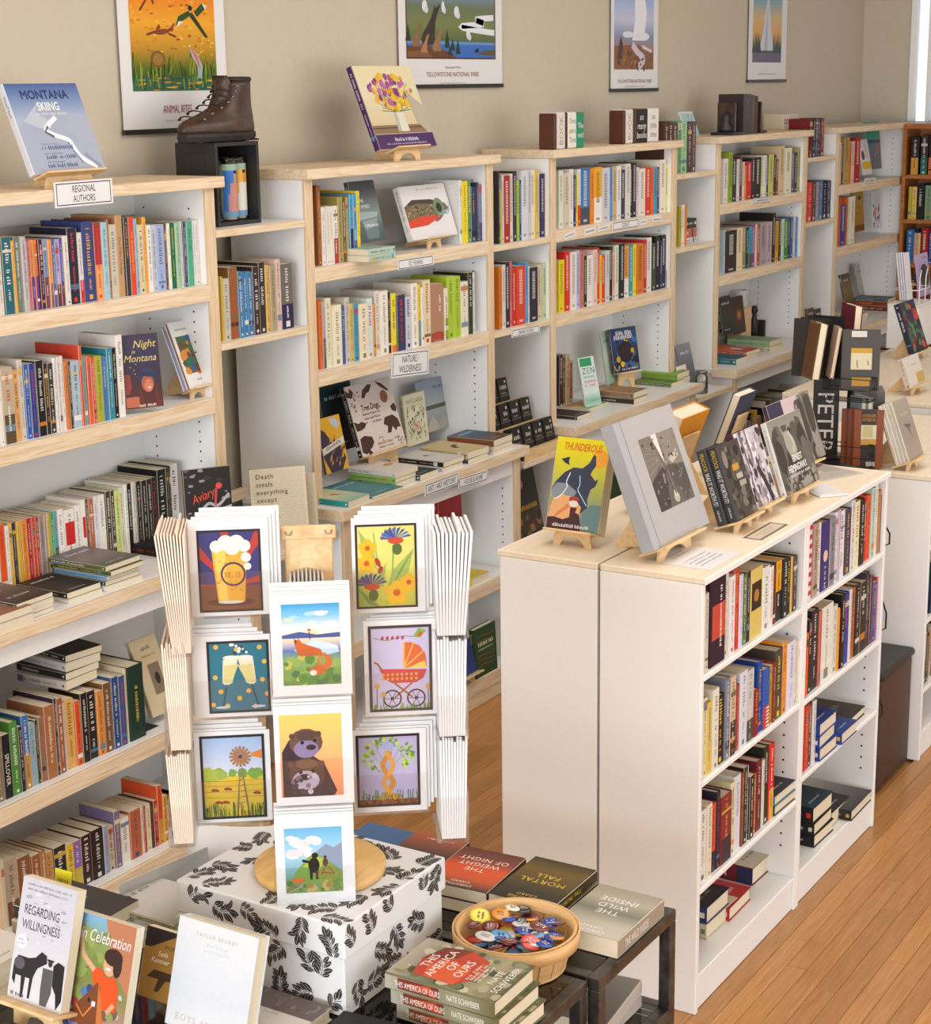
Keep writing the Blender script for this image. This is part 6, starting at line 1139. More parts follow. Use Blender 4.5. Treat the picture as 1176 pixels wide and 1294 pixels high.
# display case standing further back
i3 = empty('display_case', (7.30, 2.16, 0)); tag(i3, 'farthest low white display case carrying front-out books', 'bookcase')
for a, b in (((0, 0, 0), (.018, .7, 1.04)), ((1.6, 0, 0), (1.618, .7, 1.04))): BX('side_panel', a, b, 'white_melamine', i3, .002)
BX('top_board', (-.002, -.004, 1.041), (1.62, .7, 1.06), 'birch_top', i3, .002); BX('back_panel', (.018, .35, .02), (1.6, .36, 1.04), 'white_melamine', i3)
show((1151.6, 490), (1190, 478), (1134, 456), 'cream linen book with a gold panel on the farthest display case', 'd4ccc0', lambda cv: cv.rect(0, 0, 1, 1, 'dcd4c8').rect(.5, .05, .5, .35, 'c8a85c').fake(.35, .7, cv.w*.4, .008, 'a89c8c'), (1.0605, 'wooden easel under the cream linen book', .14), lean=20, z=1.10, t=.03, hard=True, w=.2)
show((1155, 447), (1190, 438), (1135.5, 383.7), 'dark floral book with red flowers on the farthest display case', '2c2c3c', lambda cv: (cv.rect(0, 0, 1, 1, '34344a'), cv.blobs(40, .05, .05, .9, .85, .05, .13, ['c83c34', 'd8583c', '3a6a48', '8a2c38', '5a8a58', '2a2a3a']), cv.fake(.25, .55, cv.w*.5, .02, '6aa868'), cv.fake(.25, .4, cv.w*.5, .02, '6aa868')), (1.0605, 'wooden easel under the dark floral book', .14), lean=20, z=1.10, t=.03, hard=True, w=.22)
show((1161, 376), (1195, 372), (1158, 322), 'lilac magazine with a dark dog portrait in a wire stand by the oak bookcase', 'b8a8c8', lambda cv: cv.grad(0, 0, 1, 1, 'b4a4cc', 'a898c0').ell(.6, .45, .38, .3, '2c2828').ell(.4, .4, .16, .12, '3a3432').fake(.5, .9, cv.w*.4, .01, '5a4a6a'), lean=8, z=1.30, t=.006, w=.2, name='magazine')
for k in range(4): P = onZ(1145+3*k, 379, 1.30); n, up, rt, nh = frame_of(-100, 8); book('magazine', .006, .24, .055, basis(n, rt, up, P+Vector((-.02, .03+.0, 0))), 'dcd8e0', f'white magazine, {ordn(k+1)} in the wire stand beside the lilac magazine', 'white magazines in the stand', pages=False, spine=None)
P = onZ(1158, 380, 1.30); e = empty('magazine_stand', (P.x, P.y, 1.0605)); tag(e, 'white wire magazine stand on the farthest display case', 'magazine stand'); mat('white_wire', hx('dcdcdc'), .4)
for d in (-.06, .04, .14): MB().tube([(d, -.03, .0), (d, -.03, .36), (d+.02, -.03, .40)], .003, 5).build('wire', 'white_wire', e)
MB().tube([(-.08, -.03, .30), (.16, -.03, .30), (.16, .1, .30), (-.08, .1, .30)], .003, 5, closed=True).build('wire', 'white_wire', e); MB().bbox((-.1, -.04, .0), (.18, .12, .22), .004).build('base_box', 'white_melamine', e)
BX('shelf', (-.1, -.045, .2205), (.18, .12, .2285), 'white_melamine', e, .001)

# oak bookcase contents
OZ = []
for z, items in ((1.82, ((3.50, .05, .23, '2a2220', 'd8a040'), (3.44, .045, .24, '3a2a24', '2a6a5a'), (3.39, .05, .235, '241c1c', 'c86a3a'))), (1.545, ((3.505, .022, .2, 'c8b840', None), (3.482, .03, .2, 'e0c860', None), (3.45, .045, .22, '1c1a1c', None), (3.40, .05, .21, '7a9a7a', None), (3.345, .04, .21, 'c8c07a', None))), (1.27, ((3.505, .045, .21, '2a6aa8', None), (3.458, .02, .19, 'd8a890', None), (3.436, .02, .19, 'e0c890', None), (3.412, .045, .22, 'a82428', None), (3.365, .03, .2, '2a3a78', None))), (.98, ((3.505, .03, .2, '8a2a28', None), (3.47, .04, .2, '3a2c38', None), (3.43, .03, .2, 'b8482c', None)))):
    for i, (y, t, h, c, lo) in enumerate(items): book('hardcover_book', t-.001, h, .16, basis((0, -1, 0), (1, 0, 0), (0, 0, 1), (WX-.292, y, z+.0005)), c, f'{cname(c)} book, {ordn(i+1)} from left on the {("top", "second", "third", "fourth")[(1.82, 1.545, 1.27, .98).index(z)]} shelf of the oak bookcase', 'oak bookcase books', True, low=lo)
# ================================================================== FRONT TABLES
TZ = .76
def table(x0, x1, y0, y1, z, label, lower=.545):
    e = empty('glass_table', (x0, y0, 0)); tag(e, label, 'table', 'steel and glass tables'); W_, D_ = x1-x0, y1-y0; s_ = .026
    for nm, a, b in (('rail', (0, 0, z-s_), (W_, s_, z)), ('rail', (0, D_-s_, z-s_), (W_, D_, z)), ('rail', (0, s_+.0002, z-s_), (s_, D_-s_-.0002, z)), ('rail', (W_-s_, s_+.0002, z-s_), (W_, D_-s_-.0002, z)),
                     ('rail', (s_+.0002, 0, lower-s_), (W_-s_-.0002, s_, lower)), ('rail', (s_+.0002, D_-s_, lower-s_), (W_-s_-.0002, D_, lower)), ('rail', (0, s_+.0002, lower-s_), (s_, D_-s_-.0002, lower)), ('rail', (W_-s_, s_+.0002, lower-s_), (W_, D_-s_-.0002, lower))): BX(nm, a, b, 'steel', e, .002)
    for x in (0, W_-s_):
        for y in (0, D_-s_): BX('leg', (x, y, 0), (x+s_, y+s_, z-s_-.0002), 'steel', e, .002)
    BX('glass_top', (s_+.0005, s_+.0005, z-.009), (W_-s_-.0005, D_-s_-.0005, z-.001), 'table_glass', e); BX('glass_shelf', (s_+.0005, s_+.0005, lower-.008), (W_-s_-.0005, D_-s_-.0005, lower-.001), 'table_glass', e)
    return e
table(2.695, 3.035, 1.386, 2.26, TZ, 'small steel-framed glass table carrying the mystery paperbacks')
table(2.262, 2.682, 1.405, 2.33, TZ-.001, 'steel-framed glass table carrying the floral box')
table(1.60, 2.258, 1.405, 2.62, TZ-.001, 'steel-framed glass table carrying the front displays')
T0 = TZ+.0005
# floral keepsake box
bxp = empty('floral_box', (2.332, 1.711, T0)); tag(bxp, 'white keepsake box with black leaf print under the card spinner', 'box')
bw, bd, bh = .341, .39, .184
BX('body', (.006, .006, 0), (bw-.006, bd-.006, .15), 'white_card', bxp, .002); BX('lid', (0, 0, .118), (bw, bd, bh), 'white_card', bxp, .003)
def leaves(cv, seed, sp_=.062, sc=1.0):
    R = random.Random(seed); W_, H_ = cv.w, cv.h; nx, ny = max(1, round(W_/sp_)), max(1, round(H_/(sp_*.8)))
    def leaf(x, y, a, l, w_):
        if not (l*.6 < x < W_-l*.6 and l*.5 < y < H_-l*.5): return
        c, s_ = math.cos(a), math.sin(a); pts = [((x+(u*l)*c-(v*w_)*s_)/W_, (y+(u*l)*s_+(v*w_)*c)/H_) for u, v in ((-1, 0), (-.55, .75), (.1, 1), (.7, .6), (1, 0), (.7, -.6), (.1, -1), (-.55, -.75))]
        cv.poly([(min(max(p_[0], 0), 1), min(max(p_[1], 0), 1)) for p_ in pts], '352f2f'); cv.line([((x-l*.8*c)/W_, (y-l*.8*s_)/H_), ((x+l*.7*c)/W_, (y+l*.7*s_)/H_)], .0011/W_, 'b4aea8')
    for i in range(nx):
        for j in range(ny):
            x, y = W_*(i+.5+R.uniform(-.28, .28))/nx, H_*(j+.5+R.uniform(-.28, .28))/ny; a = R.uniform(0, 6.28); L_ = .036*sc; k1 = R.uniform(-.8, .8)
            if R.random() < .12: continue
            ps = []
            for t in range(6):
                u = t/5-.5; b = a+k1*u; ps.append((x+L_*u*math.cos(b), y+L_*u*math.sin(b)))
            ins = [q_ for q_ in ps if 0 < q_[0] < W_ and 0 < q_[1] < H_]
            if len(ins) > 1: cv.line([(q_[0]/W_, q_[1]/H_) for q_ in ins], .0012/W_, '4a4443')
            for t, q_ in enumerate(ps):
                for sd in (-1, 1):
                    l = R.uniform(.0075, .0105)*sc; b = a+k1*(t/5-.5)+sd*R.uniform(.7, 1.1); leaf(q_[0]+l*1.25*math.cos(b), q_[1]+l*1.25*math.sin(b), b, l, l*R.uniform(.36, .5))
            leaf(ps[-1][0]+.01*sc*math.cos(a), ps[-1][1]+.01*sc*math.sin(a), a, .012*sc, .0055*sc)
    return cv
leaves(Cv(bw, bd), 1, .066, 1.15).build('leaf_print', bxp, basis((1, 0, 0), (0, 1, 0), (0, 0, 1), (0, 0, bh+.0001)))
leaves(Cv(bd, bh-.12), 2, .062, 1.1).build('leaf_print', bxp, basis((0, -1, 0), (0, 0, 1), (-1, 0, 0), (-.0001, bd, .12)))
leaves(Cv(bw, bh-.12), 3, .062, 1.1).build('leaf_print', bxp, basis((1, 0, 0), (0, 0, 1), (0, -1, 0), (0, -.0001, .12)))
leaves(Cv(bd-.012, .117), 4, .064, 1.15).build('leaf_print', bxp, basis((0, -1, 0), (0, 0, 1), (-1, 0, 0), (.0059, bd-.006, 0)))
leaves(Cv(bw-.012, .117), 5, .064, 1.15).build('leaf_print', bxp, basis((1, 0, 0), (0, 0, 1), (0, -1, 0), (.006, .0059, 0)))

# ------------------------------------------------------------------ card spinner
S = Vector((2.502, 1.886, T0+bh+.0003)); nS = Vector((-.798, -.603, 0)); uS = Vector((.603, -.798, 0))
sp = empty('card_spinner', S); tag(sp, 'clear acrylic greeting card spinner on a round wooden turntable', 'card rack')
MB().lathe([(0, 0), (.118, 0), (.126, .004), (.126, .016), (.122, .019), (0, .019)], 40).build('turntable', 'turntable_wood', sp)
ztop = onP(395, 664, S, nS).z-S.z
MB().bbox((-.044, -.008, .0195), (.044, .008, ztop), .002, M=basis(uS, -nS, Zv, (0, 0, 0))).build('post', 'plywood', sp)
MB().bbox((-.05, -.013, ztop-.022), (.05, -.0082, ztop+.002), .0015, M=basis(uS, -nS, Zv, (0, 0, 0))).build('head_strip', 'plywood', sp)
for s_ in (-1, 1): MB().tube([(s_*.036-.006, -.014, ztop-.006), (s_*.036-.004, -.018, ztop-.012), (s_*.036+.004, -.018, ztop-.012), (s_*.036+.006, -.014, ztop-.006)], .0012, 5, M=basis(uS, -nS, Zv, (0, 0, 0))).build('hook', 'grey_metal', sp)
MB().bbox((-.013, -.0145, ztop-.014), (.013, -.0135, ztop+.03), .0003, M=basis(uS, -nS, Zv, (0, 0, 0))).build('tape_strip', 'acrylic', sp)
def pocket(off, x0, x1, ylow, ytop, depth=.02):
    P = S+nS*off; A = onP(x0, ylow, P, nS); B = onP(x1, ylow, P, nS); w_ = (B-A).dot(uS); h_ = onP(x0, ytop, P, nS).z-A.z
    M = basis(uS, -nS, Zv, A-S); g = 'acrylic'
    m = MB().box((-.004, -.002, -.004), (w_+.004, -.0008, h_*.46))          # front lip of the pocket
    m.build('pocket_front', g, sp, None).matrix_local = M
    MB().box((-.004, depth, -.004), (w_+.004, depth+.0012, h_*1.02)).build('pocket_back', g, sp).matrix_local = M
    MB().box((-.004, -.0007, -.004), (w_+.004, depth-.0001, -.0028)).build('pocket_floor', g, sp).matrix_local = M
    return A, w_, h_
def card(A, w_, h_, back, dx, dz, label, art=None, rect=None, group='greeting cards on the spinner', up=Zv, u=uS, n=nS):
    o = MB().bbox((0, 0, 0), (w_, .0012, h_), .0002).build('greeting_card', 'white_card'); o.matrix_world = basis(u, -n, up, A-n*back+u*dx+Zv*dz); tag(o, label, 'card', group)
    if art:
        l, b, r, t = rect; cv = Cv((r-l)*w_, (t-b)*h_); art(cv); cv.build('card_print', o, basis((1, 0, 0), (0, 0, 1), (0, -1, 0), (l*w_, -.0001, b*h_)))
    return o
def c_beer(cv):
    cv.rect(0, 0, 1, 1, '3a3a72')
    for k in range(9):
        a = math.pi*(.02+k*.12); b = a+.19
        if k % 2 == 0:
            def ed(t): x, y = math.cos(t), math.sin(t); s_ = min(abs(.5/x) if x else 9, abs(.66/y) if y else 9); return (.5+x*s_, .32+y*s_)
            cv.poly([(.5, .32), ed(a), ed((a+b)/2), ed(b)], 'b03c34')
    cv.rect(0, 0, 1, .32, '7a4a32').ell(.5, .12, .38, .05, '5a3426').poly([(.3, .12), (.72, .12), (.78, .78), (.22, .78)], 'e0a83c').poly([(.32, .14), (.45, .14), (.44, .76), (.26, .76)], 'efc45c')
    for x, y, r in ((.3, .8, .1), (.45, .84, .13), (.62, .84, .13), (.74, .8, .1), (.76, .66, .08), (.78, .55, .06), (.55, .78, .12)): cv.ell(x, y, r, None, 'ece6da', 12)
    cv.ring(.55, .46, .2, .16, '4a3054').fake(.42, .46, cv.w*.26, cv.h*.09, 'c8862c')
    for k in range(14): cv.ell(random.uniform(.3, .72), random.uniform(.16, .7), .012, None, 'a86c20', 6)
    cv.ell(.5, .12, .2, .02, 'd8d4cc').frame(.035, '2a2024')
def c_champ(cv):
    cv.rect(0, 0, 1, 1, '2f7488'); [cv.ell(*p, .04, None, 'e8b04a') for p in ((.15, .92), (.3, .75), (.12, .5), (.2, .3), (.85, .9), (.92, .7), (.88, .45), (.65, .3), (.5, .2), (.3, .1), (.75, .08), (.6, .72), (.48, .88), (.95, .25), (.07, .12))]
    for x, a in ((.36, -.12), (.64, .14)):
        cv.poly([(x-.13-a*.2, .76+a*.2), (x+.13-a*.2, .78-a*.2), (x+.08+a*.4, .42), (x+.0+a*.5, .38), (x-.08+a*.4, .42)], 'e4e2c8').poly([(x-.12-a*.2, .66), (x+.12-a*.2, .68), (x+.07+a*.4, .42), (x-.07+a*.4, .42)], 'd8cc8a').line([(x+a*.45, .4), (x+a*1.1, .1)], .018, '2a2a30').ell(x+a*1.15, .08, .12, .018, 'c8ccd0').ell(x-a*.2, .77, .13, .03, 'eceade')
    cv.blobs(16, .38, .82, .26, .14, .015, .035, ['ecf0f0', '3a3a40']).frame(.04, '2a2428')
def c_mill(cv):
    cv.grad(0, .5, 1, .5, '98b8e0', 'b8c8e4', 'd4d8e8').rect(0, 0, 1, .52, 'd8b83c').blobs(6, .02, .5, .3, .08, .08, .14, ['a8b84a', '8aa83c']).blobs(8, .3, .5, .65, .05, .06, .1, ['7aa048', '94b04c'])
    for y in (.46, .4, .33, .26): cv.line([(.02, y), (.5, y-.01), (.98, y)], .008, '9a7a24')
    for k in range(90): x = random.uniform(.02, .97); cv.line([(x, .02), (x+random.uniform(-.02, .02), random.uniform(.08, .2))], .012, random.choice(['4a6a24', '7a8a2c', '2a4018', '9aa03a']))
    cv.poly([(.54, .12), (.57, .12), (.61, .6), (.6, .6)], '8a6a54').poly([(.7, .12), (.73, .12), (.64, .6), (.63, .6)], '8a6a54')
    for k in range(6): cv.line([(.55+.012*k, .18+.07*k), (.72-.013*k, .2+.07*k)], .012, '8a6a54')
    for k in range(16): a = k*math.pi/8; cv.line([(.62+.05*math.cos(a), .74+.035*math.sin(a)), (.62+.17*math.cos(a), .74+.125*math.sin(a))], .035, 'a8744a')
    cv.ell(.62, .74, .04, None, '6a4a34').poly([(.78, .75), (.95, .71), (.95, .82), (.8, .78)], 'd8822c')
    for x, y in ((.2, .35), (.4, .36), (.85, .3), (.25, .2), (.36, .2)): cv.ell(x, y, .055, .018, '9a3a30').ell(x+.05, y-.008, .02, .012, '8a3028')
    cv.frame(.04, '2a2428')
def c_flow(cv):
    cv.grad(0, 0, 1, 1, 'dcd87a', 'e0d878', 'd0cc5c', 'b8b84a')
    for p in ([(.05, .95), (.3, .7), (.35, .45), (.12, .7)], [(.45, .15), (.6, .45), (.95, .7), (.85, .4)], [(0, .3), (.3, .1), (.4, 0), (.05, 0)], [(.3, .3), (.5, .55), (.45, .25)]): cv.poly(p, 'a0b45c')
    for p in ([(.5, .15), (.72, .45), (.95, .7), (.8, .5)], [(.02, .25), (.22, .12), (.4, .01), (.2, .05)]): cv.poly(p, '7a9444')
    cv.line([(.62, .75), (.6, .4), (.5, .05)], .03, '8ab05c').line([(.3, .9), (.35, .6), (.45, .3)], .02, '8ab05c')
    def daisy(x, y, r):
        for k in range(5): a = k*1.257+.3; cv.ell(x+r*.8*math.cos(a), y+r*.8*math.sin(a)*cv.w/cv.h, r*.62, None, 'e8b428', 10)
        cv.ell(x, y, r*.4, None, 'c85a24')
    daisy(.2, .72, .11); daisy(.18, .54, .12); daisy(.66, .18, .15); daisy(.86, .3, .11)
    for cx, cy, s_ in ((.66, .82, 1), (.26, .28, 1)):
        for k in range(9): a = .2+k*.34; cv.poly([(cx, cy), (cx+.26*s_*math.cos(a), cy+.15*math.sin(a)), (cx+.24*s_*math.cos(a+.25), cy+.12*math.sin(a+.25))], ['3a5a9c', '4a6ab0', '5a4a8c'][k % 3] if cy > .5 else ['5a4470', '6a5488', '3a5a7a'][k % 3])
        cv.ell(cx, cy-.02, .13, .04, 'c84a2c').ell(cx+.02, cy-.12, .08, .07, '5a6a34')
    cv.ell(.36, .55, .04, .06, 'a83a34', 8, .4).ell(.4, .46, .04, .05, 'a83a34', 8, -.4).frame(.035, '2a2428')
def c_pram(cv):
    cv.grad(0, 0, 1, 1, 'c8c0dc', 'c4bcd8', 'd0c4dc'); cv.line([(.08, .86), (.3, .83), (.55, .87), (.7, .86)], .008, '4a4040')
    for x in (.22, .3, .38, .46, .54): cv.poly([(x-.02, .83), (x+.025, .84), (x+.025, .88), (x-.02, .87)], 'b04a44')
    cv.poly([(.7, .86), (.8, .96), (.92, .93), (.82, .85)], '7ab04a').poly([(.76, .87), (.82, .92), (.87, .9), (.82, .86)], 'd8503c')
    cv.poly([(.55, .5), (.92, .5), (.9, .66), (.8, .76), (.66, .8), (.55, .8)], 'd86a40').line([(.55, .5), (.72, .8)], .02, 'f0b45a').line([(.55, .5), (.88, .7)], .02, 'f0b45a').line([(.55, .5), (.56, .8)], .03, 'f0b45a').poly([(.6, .5), (.92, .5), (.88, .58)], 'e8c05c')
    cv.poly([(.16, .5), (.92, .48), (.86, .38), (.74, .33), (.36, .33), (.24, .38)], 'c8504c'); [cv.ell(.22+.075*k, .43-.05*(j), .022, .018, 'e8a04a') for j in range(2) for k in range(8)]
    cv.line([(.08, .58), (.14, .56), (.2, .49)], .03, 'a8683c').line([(.4, .33), (.68, .16)], .03, 'a8683c').line([(.68, .33), (.4, .16)], .03, 'a8683c')
    for x in (.36, .74): cv.ring(x, .15, .15, .16, '3a3038').ell(x, .15, .03, None, '3a3038'); [cv.line([(x, .15), (x+.12*math.cos(a), .15+.09*math.sin(a))], .01, '5a4a50') for a in (0, 1.05, 2.1, 3.14, 4.2, 5.2)]
    for k in range(60): x = random.uniform(.02, .97); cv.line([(x, .01), (x, random.uniform(.04, .1))], .012, random.choice(['6a9a3c', '8ab04c', '4a7a2c']))
    for x, y in ((.12, .3), (.93, .28), (.22, .2)): cv.line([(x, .05), (x, y)], .012, '5a7a3c').ell(x, y, .045, None, 'd8a040', 7)
    cv.frame(.045, '4a403c')
def c_tree(cv):
    cv.grad(0, 0, 1, 1, 'b0a8cc', 'b8b0d0', 'a8a4c4'); cv.rect(0, 0, 1, .1, '7a4a34')
    for k in range(150): a, r = random.random()*6.28, random.random()**.5; cv.ell(min(max(.5+.4*r*math.cos(a), .06), .94), .72+.24*r*math.sin(a), .035, .02, random.choice(['8aac3c', 'a8c44a', '6a9030', 'c0d05c']), 6, a)
    cv.ell(.5, .66, .22, .2, 'b4b0d0'); [cv.line([(.5, .5), (.5+.26*math.cos(a), .66+.2*math.sin(a))], .03, 'a8a4bc') for a in (.3, .8, 1.3, 1.8, 2.3, 2.8)]
    cv.line([(.38, .1), (.5, .22), (.58, .34), (.46, .48), (.42, .6), (.54, .76)], .08, 'c8883c').line([(.62, .1), (.5, .22), (.42, .34), (.54, .48), (.58, .6), (.46, .76)], .07, 'd89c48').poly([(.26, .1), (.74, .1), (.6, .17), (.4, .17)], 'c8883c').ell(.5, .84, .1, .06, 'a4a8d0')
    for k in range(50): x = random.uniform(.02, .97); cv.line([(x, .1), (x+random.uniform(-.03, .03), random.uniform(.14, .24))], .01, random.choice(['4a7a34', '6a9a44', '2a5a2c']))
    cv.blobs(20, .05, .0, .9, .09, .02, .05, ['5a3424', '8a5a3c']).frame(.04, '2a2428')
def c_fox(cv):
    cv.grad(0, 0, 1, 1, '3c9cd8', '7cc0e8', 'd8e4ec', 'f0d8b8', '5a7ab8', '8ab870', '7aa050', '6a8a4a')
    cv.blobs(16, .1, .6, .8, .28, .08, .18, ['f0e4dc', 'f4d8b0', 'e4ecf4', 'a8d4ec'], .4).poly([(0, .62), (.3, .66), (.6, .62), (1, .64), (1, .58), (0, .58)], '4a5a94').poly([(.2, .44), (.55, .56), (.95, .48), (.98, .4), (.4, .3)], 'c8dcf0').blobs(40, 0, 0, 1, .4, .04, .1, ['7aa84a', '9ab85c', '5a8a3c', 'c8c45c', '4a7a4a'])
    cv.poly([(.22, .5), (.28, .58), (.34, .52), (.5, .48), (.66, .44), (.7, .36), (.5, .36), (.3, .36), (.24, .42)], 'c8642c').ell(.72, .28, .13, .1, 'd8743a').ell(.6, .18, .14, .06, 'c86a34').ell(.52, .15, .06, .035, 'ece4dc').ell(.68, .3, .06, .05, '9aa85c').poly([(.22, .5), (.2, .58), (.26, .55)], '7a3a20').line([(.47, .66), (.48, .56)], .015, '7a2c2c').ell(.47, .68, .03, .012, 'b03c44')
def c_otter(cv):
    cv.grad(0, 0, 1, 1, 'f0c868', 'eec070', 'eab074', 'e8a070', 'e0906c'); cv.poly([(.03, .03), (.03, .55), (.15, .7), (.3, .62), (.7, .4), (.9, .06), (.85, .0), (.03, .0)], '3c2c34')
    cv.ell(.42, .66, .27, .17, '6a4c44').ell(.42, .58, .2, .11, '8a7aa0').ell(.42, .74, .16, .06, '54403c').ell(.36, .66, .03, None, '1e1618').ell(.56, .68, .03, None, '1e1618').ell(.5, .60, .08, .035, '3a2c34').ell(.2, .74, .05, None, '5a4038').ell(.62, .76, .05, None, '5a4038')
    cv.ell(.42, .28, .29, .2, '5a4038').ell(.4, .2, .22, .12, 'b8a8b8').ell(.42, .4, .18, .06, '7a5a44').ell(.32, .3, .03, None, '1c1416').ell(.52, .31, .03, None, '1c1416').ell(.38, .24, .1, .04, '2e2228').ell(.16, .4, .05, None, '6a4c40').ell(.66, .4, .05, None, '6a4c40').blobs(16, .15, .05, .5, .2, .03, .07, ['c8bcc8', '7a6a84', '4a3a44'])
def c_bear(cv):
    cv.grad(0, 0, 1, 1, '6ab0dc', '8ac4e4', 'a8d0e0', '8ab4c4', '6a9a7a', '7a9a54'); cv.blobs(14, .02, .55, .55, .3, .08, .16, ['f0e8e8', 'f4ece4', 'e8d8dc'], .6).poly([(.5, .6), (.72, .74), (.85, .68), (1, .76), (1, .4), (.5, .4)], '8a98b0').poly([(.16, .3), (.4, .55), (.55, .6), (.85, .42), (1, .3), (1, .1), (.1, .15)], '7aa048').poly([(.3, .4), (.5, .58), (.7, .5), (.6, .35)], 'a8b84c')
    cv.ell(.5, .42, .1, .12, '241c1c').ell(.52, .57, .06, .045, '2a2220').line([(.42, .47), (.3, .5)], .05, '241c1c').poly([(.42, .34), (.48, .34), (.47, .2), (.43, .2)], '241c1c').poly([(.52, .34), (.58, .34), (.57, .2), (.53, .2)], '2a2222').ell(.7, .46, .05, .06, '5a4030').ell(.7, .54, .03, .025, '4a3428')
    for x in (.63, .85): cv.ring(x, .28, .09, .12, 'c84a34')
    cv.line([(.63, .28), (.72, .4), (.85, .28), (.7, .3), (.63, .28)], .02, 'b0443c').blobs(24, .05, 0, .9, .16, .04, .09, ['9a8a4c', '6a8a44', 'c8a464', '5a7a3c']).line([(.02, .06), (.35, .2)], .03, '8a7a6a').ell(.22, .2, .12, .035, 'd8682c').line([(.02, .0), (.3, .12)], .02, 'b0a494')
FR = [(.045, 243, 343, 780, 657, (253, 671, 333, 775), c_beer, 'beer glass', 'upper left'), (.045, 246, 345, 908, 805, (265, 812, 343, 903), c_champ, 'champagne flutes', 'middle left'), (.045, 250, 345, 1041, 926, (257, 931, 338, 1036.5), c_mill, 'windmill farm', 'lower left'),
      (.045, 446.6, 538, 776, 655, (451, 663.5, 528, 770), c_flow, 'yellow and blue flowers', 'upper right'), (.045, 462, 552, 906, 785, (467.7, 791.8, 547, 900.6), c_pram, 'red pram', 'middle right'), (.045, 448, 540, 1028, 924, (452, 930, 531.6, 1021), c_tree, 'entwined tree', 'lower right'),
      (.14, 345, 445.6, 881, 752, (359, 764.6, 432, 867.6), c_fox, 'fox by a river', 'upper middle'), (.14, 349.7, 448, 1019, 893, (356.5, 904.5, 434.7, 1008.6), c_otter, 'two otters', 'middle'), (.14, 351, 450, 1154, 1030, (362.6, 1048, 434.7, 1130), c_bear, 'bear with a bicycle', 'lowest middle')]
for off, x0, x1, yl, yt, (ax, ay, bx_, by_), art, nm, pos in FR:
    A, w_, h_ = pocket(off, x0, x1, yl, yt)
    r_ = ((ax-x0)/(x1-x0), (yl-by_)/(yl-yt), (bx_-x0)/(x1-x0), (yl-ay)/(yl-yt))
    card(A, w_, h_, .001, 0, 0, f'greeting card with {nm}, {pos} pocket of the spinner', art, r_)
    sgn = 1 if 'right' in pos or nm == 'beer glass' else -1 if 'left' in pos else 0
    for k in range(3):
        card(A, w_, h_, .005+.0045*k, sgn*(.006+.007*k) if nm != 'champagne flutes' else -.012-.01*k, .004+.007*k, f'white-bordered card, {ordn(k+2)} in the {pos} pocket of the spinner', art if k == 0 and off < .1 else None, r_ if k == 0 else None)
# edge-on packs at the two sides of the spinner
for side, rows_ in ((-1, ((658, 812, 220, 243), (797, 932, 218, 243), (934, 1048, 222, 246))), (1, ((656, 790, 547, 582), (790, 915, 550, 582), (915, 1042, 553, 583)))):
    for j, (yt, yb, xa, xb) in enumerate(rows_):
        P = S+nS*.03; A = onP(xa, yb, P, nS); B = onP(xb, yb, P, nS); T_ = onP(xa, yt, P, nS); wpx = (B-A).dot(uS); hh = T_.z-A.z; nK = 10
        uu = nS*-1; nn = uS*side
        for k in range(nK):
            dx = wpx*(k+.5)/nK; tilt = (.06 if j == 0 else .02)*side*(k/nK-.2) if side > 0 else -.05*(1 if j == 0 else .4)*(1-k/nK)
            upv = (Zv+uS*tilt*2).normalized(); base = A+uS*dx-nS*.06
            o = MB().bbox((0, 0, 0), (.128, wpx/nK*.96, hh*random.uniform(.94, 1.0)), .0006).build('greeting_card', 'cream_card' if side < 0 else 'white_card'); ux = nS; yv = upv.cross(ux).normalized(); o.matrix_world = basis(ux, yv, upv, base)
            tag(o, f'greeting card seen edge-on, {ordn(k+1)} from left in the {("upper", "middle", "lower")[j]} {("left" if side < 0 else "right")} pack of the spinner', 'card', f'{("upper", "middle", "lower")[j]} {("left" if side < 0 else "right")} edge-on cards')
        M = basis(uS, -nS, Zv, A-S)
        MB().box((-.006, -.075, -.004), (wpx+.006, -.0738, hh*.42)).build('pocket_front', 'acrylic', sp).matrix_local = M
        MB().box(((-.008 if side < 0 else wpx+.0066), -.073, -.004), ((-.0066 if side < 0 else wpx+.008), .065, hh*.45)).build('pocket_side', 'acrylic', sp).matrix_local = M
        MB().box((-.006, -.073, -.0052), (wpx+.006, .065, -.004)).build('pocket_floor', 'acrylic', sp).matrix_local = M
# white envelopes fanned behind the fox card
P = S+nS*.06; A = onP(366, 750, P, nS)
for k in range(9):
    o = MB().prism([(0, 0), (.012, 0), (.012, .05), (.010, .058), (.006, .062), (.002, .058), (0, .05)], 0, .09).build('envelope', 'white_card'); o.matrix_world = basis(uS, nS*-1, Zv, A+uS*(.0072*k)-Zv*(.004+.0015*abs(k-4))); o.scale = (.35, 1, .62)
    tag(o, 'white envelope standing in the slot behind the fox card', 'envelope', 'envelopes behind the fox card')

